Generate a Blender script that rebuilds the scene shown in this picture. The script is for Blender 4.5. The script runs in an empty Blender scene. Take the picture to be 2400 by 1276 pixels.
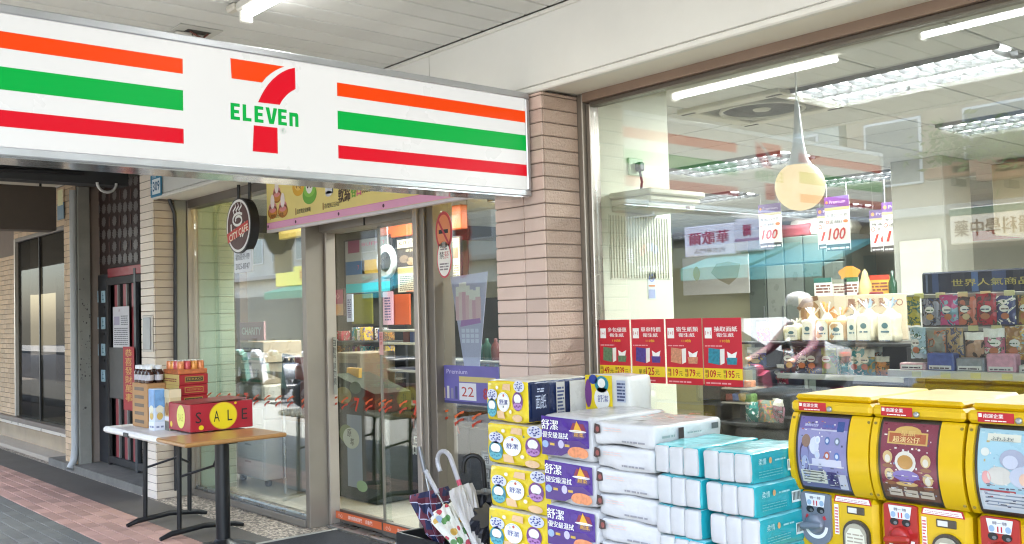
import bpy, math, random
from mathutils import Vector, Matrix
random.seed(7)
SC = bpy.context.scene
COL = SC.collection
R_ = math.radians

# ------------------------------------------------------------------ camera
FPX, CX, CY, EYE = 2289.245, 1200.0, 638.0, 1.5        # focal length in photo pixels, centre, eye height
YAW, PITCH, ROLL = R_(49.0755), R_(2.4156), R_(1.5902)
CAMR = Matrix.Rotation(YAW, 3, 'Z') @ Matrix.Rotation(PITCH, 3, 'X') @ Matrix.Rotation(ROLL, 3, 'Y')
cam = bpy.data.cameras.new('camera')
cam.sensor_width = 36.0
cam.lens = FPX / 2400 * 36
cam.clip_start, cam.clip_end = 0.05, 400
camo = bpy.data.objects.new('camera', cam)
right, fwd, up = CAMR.col[0], CAMR.col[1], CAMR.col[2]
mw = Matrix((right, up, -fwd)).transposed().to_4x4()
mw.translation = (0, 0, EYE)
camo.matrix_world = mw
COL.objects.link(camo)
SC.camera = camo

# ------------------------------------------------------------------ sky, sun, exposure
SUN_EL, SUN_AZ = R_(67), R_(165)       # high sun over the street: it lights the road and kerb, the arcade stays in open shade
W = bpy.data.worlds.new('World')
SC.world = W
W.use_nodes = True
nt = W.node_tree
sky = nt.nodes.new('ShaderNodeTexSky')
sky.sky_type = 'NISHITA'
sky.sun_disc = False
sky.sun_elevation = SUN_EL
sky.sun_rotation = SUN_AZ
sky.dust_density = 2.4
bg = nt.nodes['Background']
bg.inputs[1].default_value = 0.15
nt.links.new(sky.outputs[0], bg.inputs[0])
sl = bpy.data.lights.new('sun', 'SUN')
sl.energy, sl.angle, sl.color = 4.0, R_(0.6), (1.0, 0.965, 0.92)
so = bpy.data.objects.new('sun', sl)
sd = Vector((math.sin(SUN_AZ) * math.cos(SUN_EL), math.cos(SUN_AZ) * math.cos(SUN_EL), math.sin(SUN_EL)))
so.rotation_euler = sd.to_track_quat('Z', 'Y').to_euler()
so.location = (0, 0, 30)
COL.objects.link(so)
SC.view_settings.view_transform = 'Standard'
SC.view_settings.look = 'None'
SC.view_settings.gamma = 1.0
SC.view_settings.use_curve_mapping = False
SC.view_settings.exposure = 3.88
SC.render.engine = 'CYCLES'
SC.cycles.use_denoising = True
SC.cycles.filter_width = 1.15
SC.cycles.max_bounces = 10
SC.cycles.transparent_max_bounces = 16
SC.cycles.glossy_bounces = 4
SC.cycles.caustics_reflective = False
SC.cycles.caustics_refractive = False
SC.cycles.sample_clamp_indirect = 6.0

# ------------------------------------------------------------------ helpers: pixels to places on known planes
def ray(px, py):
    return CAMR @ Vector(((px - CX) / FPX, 1.0, -(py - CY) / FPX))
def Py(px, py, y):
    d = ray(px, py); t = y / d.y
    return Vector((t * d.x, y, EYE + t * d.z))
def Px(px, py, x):
    d = ray(px, py); t = x / d.x
    return Vector((x, t * d.y, EYE + t * d.z))
def Pz(px, py, z):
    d = ray(px, py); t = (z - EYE) / d.z
    return Vector((t * d.x, t * d.y, z))
def RY(a, b, c, d, y):                     # pixel box on a plane parallel to the shop front -> x0, x1, z0, z1
    my, mx = (b + d) / 2, (a + c) / 2
    return Py(a, my, y).x, Py(c, my, y).x, Py(mx, d, y).z, Py(mx, b, y).z
def mirror(px, py, yr, yg):                # where the thing stands whose reflection in the pane at yg shows at this pixel
    p = Py(px, py, 2 * yg - yr); return Vector((p.x, yr, p.z))

# ------------------------------------------------------------------ materials
def lin(h):
    h = h.lstrip('#')
    o = []
    for i in (0, 2, 4):
        c = int(h[i:i + 2], 16) / 255
        o.append(c / 12.92 if c <= .04045 else ((c + .055) / 1.055) ** 2.4)
    return (*o, 1)
MATS = {}
def mat(h, rough=.55, metal=0., var=.07, scale=6., bump=0., bscale=50., orand=0., emit=0., coat=0., spec=.5, name=None, dirt=0., ecol=None):
    key = (h, rough, metal, var, scale, bump, bscale, orand, emit, coat, spec, dirt, ecol)
    if key in MATS: return MATS[key]
    m = bpy.data.materials.new(name or 'paint_' + h.lstrip('#'))
    m.use_nodes = True
    n, l = m.node_tree.nodes, m.node_tree.links
    b = n['Principled BSDF']
    col = lin(h)
    b.inputs['Base Color'].default_value = col
    b.inputs['Roughness'].default_value = rough
    b.inputs['Metallic'].default_value = metal
    b.inputs['Specular IOR Level'].default_value = spec
    b.inputs['Coat Weight'].default_value = coat
    if emit:
        b.inputs['Emission Color'].default_value = lin(ecol or h)
        b.inputs['Emission Strength'].default_value = emit
    tc = None
    if var or bump or dirt:
        tc = n.new('ShaderNodeTexCoord')
    cur = None
    def mul(prev, fac, lo, hi):
        mr = n.new('ShaderNodeMapRange')
        mr.inputs[1].default_value, mr.inputs[2].default_value = .25, .75
        mr.inputs[3].default_value, mr.inputs[4].default_value = lo, hi
        l.new(fac, mr.inputs[0])
        mx = n.new('ShaderNodeMix'); mx.data_type = 'RGBA'; mx.blend_type = 'MULTIPLY'
        mx.inputs[0].default_value = 1
        if prev is None: mx.inputs[6].default_value = col
        else: l.new(prev, mx.inputs[6])
        cb = n.new('ShaderNodeCombineColor')
        for i in range(3): l.new(mr.outputs[0], cb.inputs[i])
        l.new(cb.outputs[0], mx.inputs[7])
        return mx.outputs[2]
    if var:
        ns = n.new('ShaderNodeTexNoise'); ns.inputs['Scale'].default_value = scale; ns.inputs['Detail'].default_value = 5
        l.new(tc.outputs['Object'], ns.inputs['Vector'])
        cur = mul(cur, ns.outputs[0], 1 - var, 1 + var)
        mr = n.new('ShaderNodeMapRange')
        mr.inputs[3].default_value, mr.inputs[4].default_value = max(.02, rough - .12), min(1, rough + .12)
        l.new(ns.outputs[0], mr.inputs[0]); l.new(mr.outputs[0], b.inputs['Roughness'])
    if dirt:
        ns = n.new('ShaderNodeTexNoise'); ns.inputs['Scale'].default_value = 2.3; ns.inputs['Detail'].default_value = 9; ns.inputs['Roughness'].default_value = .7
        l.new(tc.outputs['Object'], ns.inputs['Vector'])
        cur = mul(cur, ns.outputs[0], 1.0, 1 - dirt)
    if orand:
        oi = n.new('ShaderNodeObjectInfo')
        cur = mul(cur, oi.outputs['Random'], 1 - orand, 1 + orand)
    if cur is not None: l.new(cur, b.inputs['Base Color'])
    if bump:
        nb = n.new('ShaderNodeTexNoise'); nb.inputs['Scale'].default_value = bscale; nb.inputs['Detail'].default_value = 4
        l.new(tc.outputs['Object'], nb.inputs['Vector'])
        bp = n.new('ShaderNodeBump'); bp.inputs['Strength'].default_value = bump; bp.inputs['Distance'].default_value = .01
        l.new(nb.outputs[0], bp.inputs['Height']); l.new(bp.outputs[0], b.inputs['Normal'])
    MATS[key] = m
    return m
def flat(h, rough=.5): return mat(h, rough=rough, var=.03, scale=14)
def gloss(h, bump=0.): return mat(h, rough=.28, var=.05, bump=bump, bscale=22)
def lamp(h, s, base='#8a8a88'): return mat(base, var=0, emit=s, ecol=h)
def glass(name, tint, refl=1.0, ior=1.5, rough=0.0):
    m = bpy.data.materials.new(name); m.use_nodes = True
    n, l = m.node_tree.nodes, m.node_tree.links
    n.remove(n['Principled BSDF'])
    t = n.new('ShaderNodeBsdfTransparent'); t.inputs[0].default_value = (*tint, 1)
    g = n.new('ShaderNodeBsdfGlossy'); g.inputs['Roughness'].default_value = rough; g.inputs[0].default_value = (1, 1, 1, 1)
    fr = n.new('ShaderNodeFresnel'); ge = n.new('ShaderNodeNewGeometry'); mi = n.new('ShaderNodeMapRange')   # same reflectance from either side of the pane
    mi.inputs[3].default_value, mi.inputs[4].default_value = ior, 1 / ior
    l.new(ge.outputs['Backfacing'], mi.inputs[0]); l.new(mi.outputs[0], fr.inputs[0])
    mm = n.new('ShaderNodeMath'); mm.operation = 'MULTIPLY'; mm.use_clamp = True; mm.inputs[1].default_value = refl
    l.new(fr.outputs[0], mm.inputs[0])
    mx = n.new('ShaderNodeMixShader')
    l.new(mm.outputs[0], mx.inputs[0]); l.new(t.outputs[0], mx.inputs[1]); l.new(g.outputs[0], mx.inputs[2])
    l.new(mx.outputs[0], n['Material Output'].inputs[0])
    return m
GLASS = glass('window_glass', (.93, .965, .95), 1.15, 1.9)
DOORGLASS = glass('door_glass', (.93, .965, .95), .75, 1.75)
FILM = glass('clear_wrap', (.97, .98, .98), 1.0, 1.35, .18)
DARKGLASS = glass('dark_showroom_glass', (.36, .33, .28), .22, 1.5)
ALU = mat('#8d857b', .42, .55, .05, name='brown_grey_anodised_aluminium')
ALUD = mat('#6e665d', .45, .5, .05, name='dark_anodised_aluminium')
STEEL = mat('#a8acae', .28, .9, .05, name='brushed_steel')
BLACK = mat('#17181a', .45, 0, .1, name='black_paint')
BLACKM = mat('#1d1e20', .38, .3, .1, name='black_powder_coat')

def packmat(cols, seed, scale=26.):          # printed film: blocks of a few inks, crinkled and shiny
    key = ('pack', tuple(cols), seed, scale)
    if key in MATS: return MATS[key]
    m = bpy.data.materials.new('printed_film'); m.use_nodes = True
    n, l = m.node_tree.nodes, m.node_tree.links; b = n['Principled BSDF']; b.inputs['Roughness'].default_value = .26
    tc = n.new('ShaderNodeTexCoord'); mp = n.new('ShaderNodeMapping'); mp.inputs['Location'].default_value = (seed * 1.7, seed * .9, seed * 2.3); l.new(tc.outputs['Object'], mp.inputs[0])
    ns = n.new('ShaderNodeTexNoise'); ns.inputs['Scale'].default_value = scale; ns.inputs['Detail'].default_value = 2.5; ns.inputs['Distortion'].default_value = 1.2; l.new(mp.outputs[0], ns.inputs['Vector'])
    cr = n.new('ShaderNodeValToRGB'); cr.color_ramp.interpolation = 'CONSTANT'; e = cr.color_ramp.elements
    e[0].color = lin(cols[0]); e[1].position = .40; e[1].color = lin(cols[0])
    for ps, cc in zip((.52, .585, .64), cols[1:]): x = e.new(ps); x.color = lin(cc)
    l.new(ns.outputs[0], cr.inputs[0]); l.new(cr.outputs[0], b.inputs['Base Color'])
    nb = n.new('ShaderNodeTexNoise'); nb.inputs['Scale'].default_value = 34; nb.inputs['Detail'].default_value = 3; l.new(mp.outputs[0], nb.inputs['Vector'])
    bp = n.new('ShaderNodeBump'); bp.inputs['Strength'].default_value = .55; bp.inputs['Distance'].default_value = .012; l.new(nb.outputs[0], bp.inputs['Height']); l.new(bp.outputs[0], b.inputs['Normal'])
    MATS[key] = m
    return m

# ------------------------------------------------------------------ mesh builder
TXT = {}
def txt_mesh(s, bold, shear):
    k = (s, bold, shear)
    if k not in TXT:
        c = bpy.data.curves.new('t', 'FONT'); c.body = s; c.size = 1; c.offset = bold; c.shear = shear; c.resolution_u = 2
        o = bpy.data.objects.new('t', c)
        me = bpy.data.meshes.new_from_object(o)
        vs = [(v.co.x, v.co.y) for v in me.vertices]; fs = [tuple(p.vertices) for p in me.polygons]
        bpy.data.objects.remove(o); bpy.data.curves.remove(c); bpy.data.meshes.remove(me)
        if vs:
            x0 = min(v[0] for v in vs); y0 = min(v[1] for v in vs)
            x1 = max(v[0] for v in vs); y1 = max(v[1] for v in vs)
        else: x0 = y0 = 0; x1 = y1 = 1
        TXT[k] = ([((a - x0), (b - y0)) for a, b in vs], fs, x1 - x0, y1 - y0)
    return TXT[k]

class MB:
    def __init__(s):
        s.v, s.f, s.mi, s.sm, s.mats = [], [], [], [], []
    def add(s, vs, fs, m, smooth=False):
        if m not in s.mats: s.mats.append(m)
        k, o = s.mats.index(m), len(s.v)
        s.v += [tuple(v) for v in vs]
        for f in fs:
            s.f.append(tuple(i + o for i in f)); s.mi.append(k); s.sm.append(smooth)
        return s
    def box(s, x0, x1, y0, y1, z0, z1, m):
        return s.add([(x, y, z) for x in (x0, x1) for y in (y0, y1) for z in (z0, z1)],
                     [(0, 1, 3, 2), (4, 6, 7, 5), (0, 4, 5, 1), (2, 3, 7, 6), (0, 2, 6, 4), (1, 5, 7, 3)], m)
    def rbox(s, x0, x1, y0, y1, z0, z1, m, r=.006):
        lo, hi = (x0, y0, z0), (x1, y1, z1)
        r = min(r, *(abs(h - l) * .45 for l, h in zip(lo, hi)))
        vs, idx = [], {}
        for sx in (0, 1):
            for sy in (0, 1):
                for sz in (0, 1):
                    c = [(lo, hi)[q][i] for i, q in enumerate((sx, sy, sz))]
                    inn = [c[i] + (r if q == 0 else -r) for i, q in enumerate((sx, sy, sz))]
                    for a in range(3):
                        p = list(inn); p[a] = c[a]
                        idx[sx, sy, sz, a] = len(vs); vs.append(p)
        fs = []
        for a in range(3):
            b, c = [i for i in range(3) if i != a]
            for q in (0, 1):
                f = []
                for (ub, uc) in ((0, 0), (1, 0), (1, 1), (0, 1)):
                    k = [0, 0, 0]; k[a] = q; k[b] = ub; k[c] = uc
                    f.append(idx[(*k, a)])
                fs.append(f if (q == 1) == (a != 1) else f[::-1])
        for a in range(3):
            b, c = [i for i in range(3) if i != a]
            for qb in (0, 1):
                for qc in (0, 1):
                    k0 = [0, 0, 0]; k0[b] = qb; k0[c] = qc; k1 = list(k0); k1[a] = 1
                    fs.append([idx[(*k0, b)], idx[(*k0, c)], idx[(*k1, c)], idx[(*k1, b)]])
        for sx in (0, 1):
            for sy in (0, 1):
                for sz in (0, 1):
                    fs.append([idx[sx, sy, sz, a] for a in range(3)])
        return s.add(vs, fs, m)
    def cyl(s, p0, p1, r0, m, r1=None, n=16, caps=True, smooth=True):
        p0, p1 = Vector(p0), Vector(p1); r1 = r0 if r1 is None else r1
        d = (p1 - p0).normalized()
        a = d.orthogonal().normalized(); b = d.cross(a)
        vs = []
        for p, r in ((p0, r0), (p1, r1)):
            for i in range(n):
                t = 2 * math.pi * i / n
                vs.append(p + r * (math.cos(t) * a + math.sin(t) * b))
        s.add(vs, [(i, (i + 1) % n, n + (i + 1) % n, n + i) for i in range(n)], m, smooth)
        if caps: s.add(vs, [tuple(range(n - 1, -1, -1)), tuple(range(n, 2 * n))], m)
        return s
    def tube(s, pts, r, m, n=8, smooth=True, caps=True):
        pts = [Vector(p) for p in pts]; k = len(pts)
        rs = r if isinstance(r, (list, tuple)) else [r] * k
        vs = []; a = None
        for i, p in enumerate(pts):
            d = (pts[min(i + 1, k - 1)] - pts[max(i - 1, 0)]).normalized()
            a = d.orthogonal().normalized() if a is None else (a - d * a.dot(d)).normalized()
            b = d.cross(a)
            for j in range(n):
                t = 2 * math.pi * j / n
                vs.append(p + rs[i] * (math.cos(t) * a + math.sin(t) * b))
        fs = [(i * n + j, i * n + (j + 1) % n, (i + 1) * n + (j + 1) % n, (i + 1) * n + j) for i in range(k - 1) for j in range(n)]
        s.add(vs, fs, m, smooth)
        if caps: s.add(vs, [tuple(range(n - 1, -1, -1)), tuple(range((k - 1) * n, k * n))], m)
        return s
    def lathe(s, prof, m, c=(0, 0, 0), n=24, smooth=True):
        vs = [(c[0] + r * math.cos(2 * math.pi * j / n), c[1] + r * math.sin(2 * math.pi * j / n), c[2] + z) for r, z in prof for j in range(n)]
        fs = [(i * n + j, i * n + (j + 1) % n, (i + 1) * n + (j + 1) % n, (i + 1) * n + j) for i in range(len(prof) - 1) for j in range(n)]
        s.add(vs, fs, m, smooth)
        if prof[0][0] > 1e-4: s.add(vs[:n], [tuple(range(n))[::-1]], m)
        if prof[-1][0] > 1e-4: s.add(vs[-n:], [tuple(range(n))], m)
        return s
    def prism(s, pts, ax, a0, a1, m, smooth=False):   # 2-D outline pushed along one axis ('x': pts are y,z; 'y': x,z; 'z': x,y)
        def p3(p, a): return {'x': (a, p[0], p[1]), 'y': (p[0], a, p[1]), 'z': (p[0], p[1], a)}[ax]
        n = len(pts)
        vs = [p3(p, a0) for p in pts] + [p3(p, a1) for p in pts]
        s.add(vs, [(i, (i + 1) % n, n + (i + 1) % n, n + i) for i in range(n)], m, smooth)
        return s.add(vs, [tuple(range(n))[::-1], tuple(range(n, 2 * n))], m)
    def soft(s, x0, x1, y0, y1, z0, z1, m, r=.02, seg=6, noise=.003, seed=0, mtop=None, mside=None, mfront=None):
        rnd = random.Random(seed)
        ph = [rnd.uniform(0, 6.28) for _ in range(9)]
        lo, hi = (x0, y0, z0), (x1, y1, z1)
        r = min(r, *(abs(h - l) * .45 for l, h in zip(lo, hi)))
        for a in range(3):
            b, c = [i for i in range(3) if i != a]
            for q in (0, 1):
                vs = []
                for i in range(seg + 1):
                    for j in range(seg + 1):
                        p = [0, 0, 0]
                        p[a] = (lo, hi)[q][a]
                        for ax, t in ((b, i / seg), (c, j / seg)):
                            t = .5 - .5 * math.cos(math.pi * t)
                            p[ax] = lo[ax] + (hi[ax] - lo[ax]) * t
                        inn = Vector([min(max(p[k], lo[k] + r), hi[k] - r) for k in range(3)])
                        d = Vector(p) - inn
                        if d.length > 1e-6: d = d.normalized() * r
                        w = inn + d
                        f = noise * (math.sin(w.x * 31 + ph[0] + 2 * math.sin(w.z * 23 + ph[1])) + math.sin(w.y * 37 + ph[2] + 2 * math.sin(w.x * 19 + ph[3])) + .6 * math.sin(w.z * 61 + ph[4]))
                        w = w + d.normalized() * f if d.length > 1e-6 else w
                        vs.append(w)
                k = seg + 1
                fs = []
                for i in range(seg):
                    for j in range(seg):
                        f = (i * k + j, (i + 1) * k + j, (i + 1) * k + j + 1, i * k + j + 1)
                        fs.append(f if (q == 1) == (a != 1) else f[::-1])
                mm = m
                if a == 2 and q == 1 and mtop: mm = mtop
                if a == 0 and mside: mm = mside
                if a == 1 and q == 0 and mfront: mm = mfront
                s.add(vs, fs, mm, True)
        return s
    def xf(s, M, start=0):
        s.v = s.v[:start] + [tuple(M @ Vector(v)) for v in s.v[start:]]
        return s
    def mesh(s, name):
        me = bpy.data.meshes.new(name)
        me.from_pydata(s.v, [], s.f)
        for m in s.mats: me.materials.append(m)
        me.polygons.foreach_set('material_index', s.mi)
        me.polygons.foreach_set('use_smooth', s.sm)
        me.update()
        return me
    def build(s, name, parent=None, loc=None, label=None, cat=None, group=None, kind=None):
        o = bpy.data.objects.new(name, s.mesh(name))
        COL.objects.link(o)
        if parent is not None: o.parent = parent
        if loc is not None: o.location = loc
        return tag(o, label, cat, group, kind)

class Pr(MB):                                   # flat print laid on a real surface: frame origin o, directions u (right) and v (up)
    def __init__(s, o, u=(1, 0, 0), v=(0, 0, 1), step=.0007):
        super().__init__()
        s.o, s.u, s.w = Vector(o), Vector(u).normalized(), Vector(v).normalized()
        s.n = s.u.cross(s.w).normalized(); s.step = step
    def pt(s, x, y, l): return s.o + s.u * x + s.w * y + s.n * (l * s.step)
    def poly(s, pts, m, l=1): return s.add([s.pt(x, y, l) for x, y in pts], [tuple(range(len(pts)))], m)
    def rect(s, x0, y0, x1, y1, m, l=1): return s.poly([(x0, y0), (x1, y0), (x1, y1), (x0, y1)], m, l)
    def ell(s, cx, cy, rx, ry, m, l=1, n=28): return s.poly([(cx + rx * math.cos(6.28319 * i / n), cy + ry * math.sin(6.28319 * i / n)) for i in range(n)], m, l)
    def ring(s, cx, cy, rx, ry, t, m, l=1, n=32, a0=0., a1=6.28319):
        vs = []
        for i in range(n + 1):
            a = a0 + (a1 - a0) * i / n
            vs += [s.pt(cx + rx * math.cos(a), cy + ry * math.sin(a), l), s.pt(cx + (rx - t) * math.cos(a), cy + (ry - t) * math.sin(a), l)]
        return s.add(vs, [(2 * i, 2 * i + 2, 2 * i + 3, 2 * i + 1) for i in range(n)], m)
    def stroke(s, pts, t, m, l=1):
        vs = []
        for i, (x, y) in enumerate(pts):
            xa, ya = pts[max(0, i - 1)]; xb, yb = pts[min(len(pts) - 1, i + 1)]
            dx, dy = xb - xa, yb - ya; q = math.hypot(dx, dy) or 1
            w = t if not isinstance(t, (list, tuple)) else t[i]
            vs += [s.pt(x - dy / q * w / 2, y + dx / q * w / 2, l), s.pt(x + dy / q * w / 2, y - dx / q * w / 2, l)]
        return s.add(vs, [(2 * i, 2 * i + 1, 2 * i + 3, 2 * i + 2) for i in range(len(pts) - 1)], m)
    def text(s, t, x, y, h, m, l=2, w=None, bold=0., shear=0., heavy=0., center=False, vert=False):
        if vert:
            for i, ch in enumerate(t): s.text(ch, x, y - i * h * 1.12, h, m, l, w, bold, shear, heavy, center)
            return s
        vs, fs, tw, th = txt_mesh(t, bold, shear)
        if not vs: return s
        k = h / th; kx = k if w is None else w / tw
        if center: x -= tw * kx / 2
        for q in range(2 if heavy else 1):
            s.add([s.pt(x + a * kx + q * heavy * h, y + b * k, l + q * .3) for a, b in vs], fs, m)
        return s
    def lines(s, x0, y0, x1, y1, n, m, l=2, seed=0, fill=.55):        # rows of print too small to read
        rnd = random.Random(seed); h = (y1 - y0) / n
        for i in range(n):
            x = x0; yb = y0 + i * h
            while x < x1 - h * .3:
                q = min(x1, x + h * rnd.uniform(.6, 3.0))
                s.rect(x, yb, q, yb + h * fill, m, l)
                x = q + h * rnd.uniform(.15, .5)
        return s

def tag(o, label=None, cat=None, group=None, kind=None):
    if label: o['label'] = label
    if cat: o['category'] = cat
    if group: o['group'] = group
    if kind: o['kind'] = kind
    return o
def thing(name, label, cat, loc=(0, 0, 0), rz=0., group=None):
    o = bpy.data.objects.new(name, None); o.empty_display_size = .1
    COL.objects.link(o); o.location = loc; o.rotation_euler = (0, 0, rz)
    return tag(o, label, cat, group)
def struct(mb, name): return mb.build(name, kind='structure')
def inst(me, name, parent, loc, rot=None):
    o = bpy.data.objects.new(name, me); COL.objects.link(o)
    o.parent = parent; o.location = loc
    if rot: o.rotation_euler = rot
    return o
def pouch(w, h, t, m, seed=0, mtop=None, seg=7):           # pillow bag standing in x-z, bulging along y, base at z=0
    b = MB(); rnd = random.Random(seed); p = [rnd.uniform(0, 6) for _ in range(4)]
    for sgn in (-1, 1):
        vs = []
        for i in range(seg + 1):
            for j in range(seg + 1):
                u, v = i / seg, j / seg
                bul = (math.sin(math.pi * u) ** .6) * (math.sin(math.pi * min(1, max(0, (v - .06) / .88))) ** .55)
                wr = .12 * math.sin(u * 17 + p[0] + v * 5) + .10 * math.sin(v * 21 + p[1] + u * 6)
                x = (u - .5) * w * (1 - .06 * math.sin(math.pi * v))
                vs.append((x, sgn * t / 2 * bul * (1 + wr), v * h + .012 * h * math.sin(u * 9 + p[2])))
        k = seg + 1
        for i in range(seg):
            for j in range(seg):
                f = (i * k + j, (i + 1) * k + j, (i + 1) * k + j + 1, i * k + j + 1)
                mm = mtop if (mtop and j >= seg - 2) else m
                b.add([vs[q] for q in (f if sgn < 0 else f[::-1])], [(0, 1, 2, 3)], mm, True)
    return b

# ================================================================== SETTING
YP = 3.16            # front of the tiled pillars and the beam
YL, YD, YW = 3.53, 3.71, 3.45     # glass planes: fixed pane left, sliding door, big window
ZB, ZC = 2.565, 2.955             # underside of the beam, arcade ceiling

asph = mat('#303133', .9, 0, .12, 1.2, .4, 90, name='asphalt')
struct(MB().box(-90, 60, -60, 40, -.4, -.16, asph), 'road')
conc = mat('#8f8f8a', .85, 0, .12, 2, .2, 60, name='concrete')
struct(MB().box(-90, 60, -15.5, -10.2, -.159, -.02, conc), 'far_pavement')
mortar = mat('#837d75', .9, 0, .15, 3, .3, 80, name='paving_mortar', dirt=.2)
floor = struct(MB().box(-60, 12, -1.1, 3.15, -.155, -.012, mortar), 'arcade_pavement')
# dark granite strip and pebble wash strip
granite = mat('#57524b', .62, 0, .12, 3, .12, 200, name='dark_granite_strip', dirt=.25)
MB().box(-30, 8, 2.775, 3.145, -.011, -.001, granite).build('granite_strip', floor)
def pebble_mat():
    m = bpy.data.materials.new('washed_pebble'); m.use_nodes = True
    n, l = m.node_tree.nodes, m.node_tree.links; b = n['Principled BSDF']; b.inputs['Roughness'].default_value = .75
    tc = n.new('ShaderNodeTexCoord'); vo = n.new('ShaderNodeTexVoronoi'); vo.inputs['Scale'].default_value = 62
    l.new(tc.outputs['Object'], vo.inputs['Vector'])
    cr = n.new('ShaderNodeValToRGB'); e = cr.color_ramp.elements
    e[0].color, e[1].color = lin('#5b544c'), lin('#c9bba8')
    e2 = cr.color_ramp.elements.new(.5); e2.color = lin('#8a7f73')
    sp = n.new('ShaderNodeSeparateColor'); l.new(vo.outputs['Color'], sp.inputs[0]); l.new(sp.outputs[0], cr.inputs[0])
    l.new(cr.outputs[0], b.inputs['Base Color'])
    bp = n.new('ShaderNodeBump'); bp.inputs['Strength'].default_value = .8; bp.inputs['Distance'].default_value = .006; bp.invert = True
    l.new(vo.outputs['Distance'], bp.inputs['Height']); l.new(bp.outputs[0], b.inputs['Normal'])
    return m
PEB = pebble_mat()
struct(MB().box(-30, 8, 3.148, 3.76, -.155, 0.0, PEB), 'pebble_pavement')
# pavers: a pink band and the dark field, each brick its own piece
pinkb = mat('#a78373', .75, 0, .14, 5, .15, 120, orand=.16, name='pink_paver', dirt=.22)
darkb = mat('#63635b', .75, 0, .14, 5, .15, 120, orand=.10, name='grey_green_paver', dirt=.2)
pm = MB().rbox(-.098, .098, -.048, .048, -.012, 0, pinkb, .003).mesh('paver')
dm = MB().rbox(-.0985, .0985, -.0485, .0485, -.012, 0, darkb, .003).mesh('paver')
for r in range(5):
    for c in range(44):
        x = -14.6 + c * .2 + (r % 2) * .1
        inst(pm, 'paver', floor, (x, 2.325 + r * .1, random.uniform(-.001, .001)))
for r in range(8):
    for c in range(30):
        x = -12.4 + c * .2 + (r % 2) * .1
        inst(dm, 'paver', floor, (x, 2.222 - r * .1, random.uniform(-.001, .001)))
MB().box(-30, 8, -1.1, 1.47, -.0119, -.002, mat('#4b4b46', .75, 0, .14, 5, .15, 120)).build('paved_field', floor)

# arcade ceiling: metal strips running out from the beam
cm = mat('#d9d9d4', .5, .0, .05, 2.5, name='painted_ceiling_strip', orand=.05, dirt=.10)
ceil = struct(MB().box(-9.2, 6, -.3, YP, ZC + .014, ZC + .3, mat('#161616', .9)), 'arcade_ceiling')
sm = MB().rbox(-.0768, .0768, -1.27, 2.165, -.012, .012, cm, .004).mesh('ceiling_strip')
for i in range(-9, 42):
    inst(sm, 'ceiling_strip', ceil, (-4.793 + .1648 * (i + .5), .98, ZC))
# neighbour's ceiling and the dark steel beam between the two buildings
struct(MB().box(-60, -9.95, -.3, 3.2, 3.02, 3.3, mat('#c9c2b3', .7)), 'neighbour_ceiling')

CREAM = mat('#dad9d2', .42, 0, .05, 1.6, name='cream_painted_panel', dirt=.07)
b = MB().rbox(-8.335, 6, YP, YP + .06, ZB + .03, ZC - .012, CREAM, .004)
b.box(-8.335, 6, YP + .06, 3.47, ZB + .02, ZC - .02, CREAM)
beam = thing('beam', 'long cream panelled beam above the shop window and door', 'beam')
b.build('panel', beam)
MB().rbox(-8.335, 6, YP + .031, 3.47, ZB + .006, ZB + .019, mat('#e2dccf', .5, 0, .05, 2), .003).build('lightened_soffit', beam)  # lighter cream than the beam face, brightness put into the underside's colour
MB().rbox(-8.335, 6, YP - .008, YP + .03, ZB - .004, ZB + .026, mat('#dad8d0', .4), .006).build('edge_trim', beam)
MB().rbox(-8.335, 6, YP - .012, YP + .008, ZC - .034, ZC - .013, mat('#cfcdc4', .45), .004).build('top_trim', beam)
sx = Py(1006, 150, YP).x
MB().box(sx - .0015, sx + .0015, YP - .001, YP + .01, ZB + .03, ZC - .034, mat('#a39f94')).build('panel_seam', beam)
# number plate on the beam's end
x0, x1, z0, z1 = RY(359, 412, 386, 457, YP - .012)
plate = MB().rbox(-8.335, -8.10, YP - .02, YP - .010, ZB + .01, ZB + .20, mat('#2b7fa3', .35), .004).build('number_plate', label='blue and white house number plate reading 309 on the beam end', cat='plate')
p = Pr((-8.335, YP - .0205, ZB + .01))
p.rect(.045, .02, .225, .15, flat('#e8eef0'), 1)
p.text('309', .06, .045, .085, flat('#1d5f82'), 2, w=.15, bold=.02)
p.text('文林路', .05, .158, .026, flat('#eef4f5'), 2); p.text('北市', .01, .09, .028, flat('#eef4f5'), 2, vert=True)
p.build('lettering', plate)

# ---- tiled pillars
TILE = mat('#c8b0a4', .55, 0, .06, 9, .25, 130, orand=.09, name='pink_beige_wall_tile', dirt=.10)
TILER = mat('#b8a091', .6, 0, .08, 9, .7, 95, orand=.09, name='rough_wall_tile', dirt=.12)
TILEL = mat('#b9aa98', .55, 0, .05, 9, .25, 130, orand=.05, name='beige_wall_tile')
GROUT = mat('#83756a', .9, 0, .1, name='tile_grout')
def tiles_on(parent, o, u, w, z0, z1, tw, th, m, gap=.005, proud=.008, stagger=False, off=0.):
    # courses of separate tiles on an upright face: o = foot corner, u = direction along the face
    o, u = Vector(o), Vector(u); n = u.cross(Vector((0, 0, 1)))
    ang = math.atan2(u.y, u.x)
    cache = {}
    k = 0; z = z0
    while z < z1 - .01:
        h = min(th, z1 - z); x = 0.; first = True
        while x < w - .004:
            ww = tw * (.5 if (first and stagger and k % 2) else 1)
            ww = min(ww, w - x); first = False
            key = (round(ww, 3), round(h, 3))
            if key not in cache:
                cache[key] = MB().rbox(gap / 2, ww - gap / 2, -proud, .002, gap / 2, h - gap / 2, m, .003).mesh('tile')
            p = o + u * x
            inst(cache[key], 'tile', parent, (p.x, p.y, z), (0, 0, ang))
            x += ww
        z += th; k += 1
XA, XB = -3.766, -3.397
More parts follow.
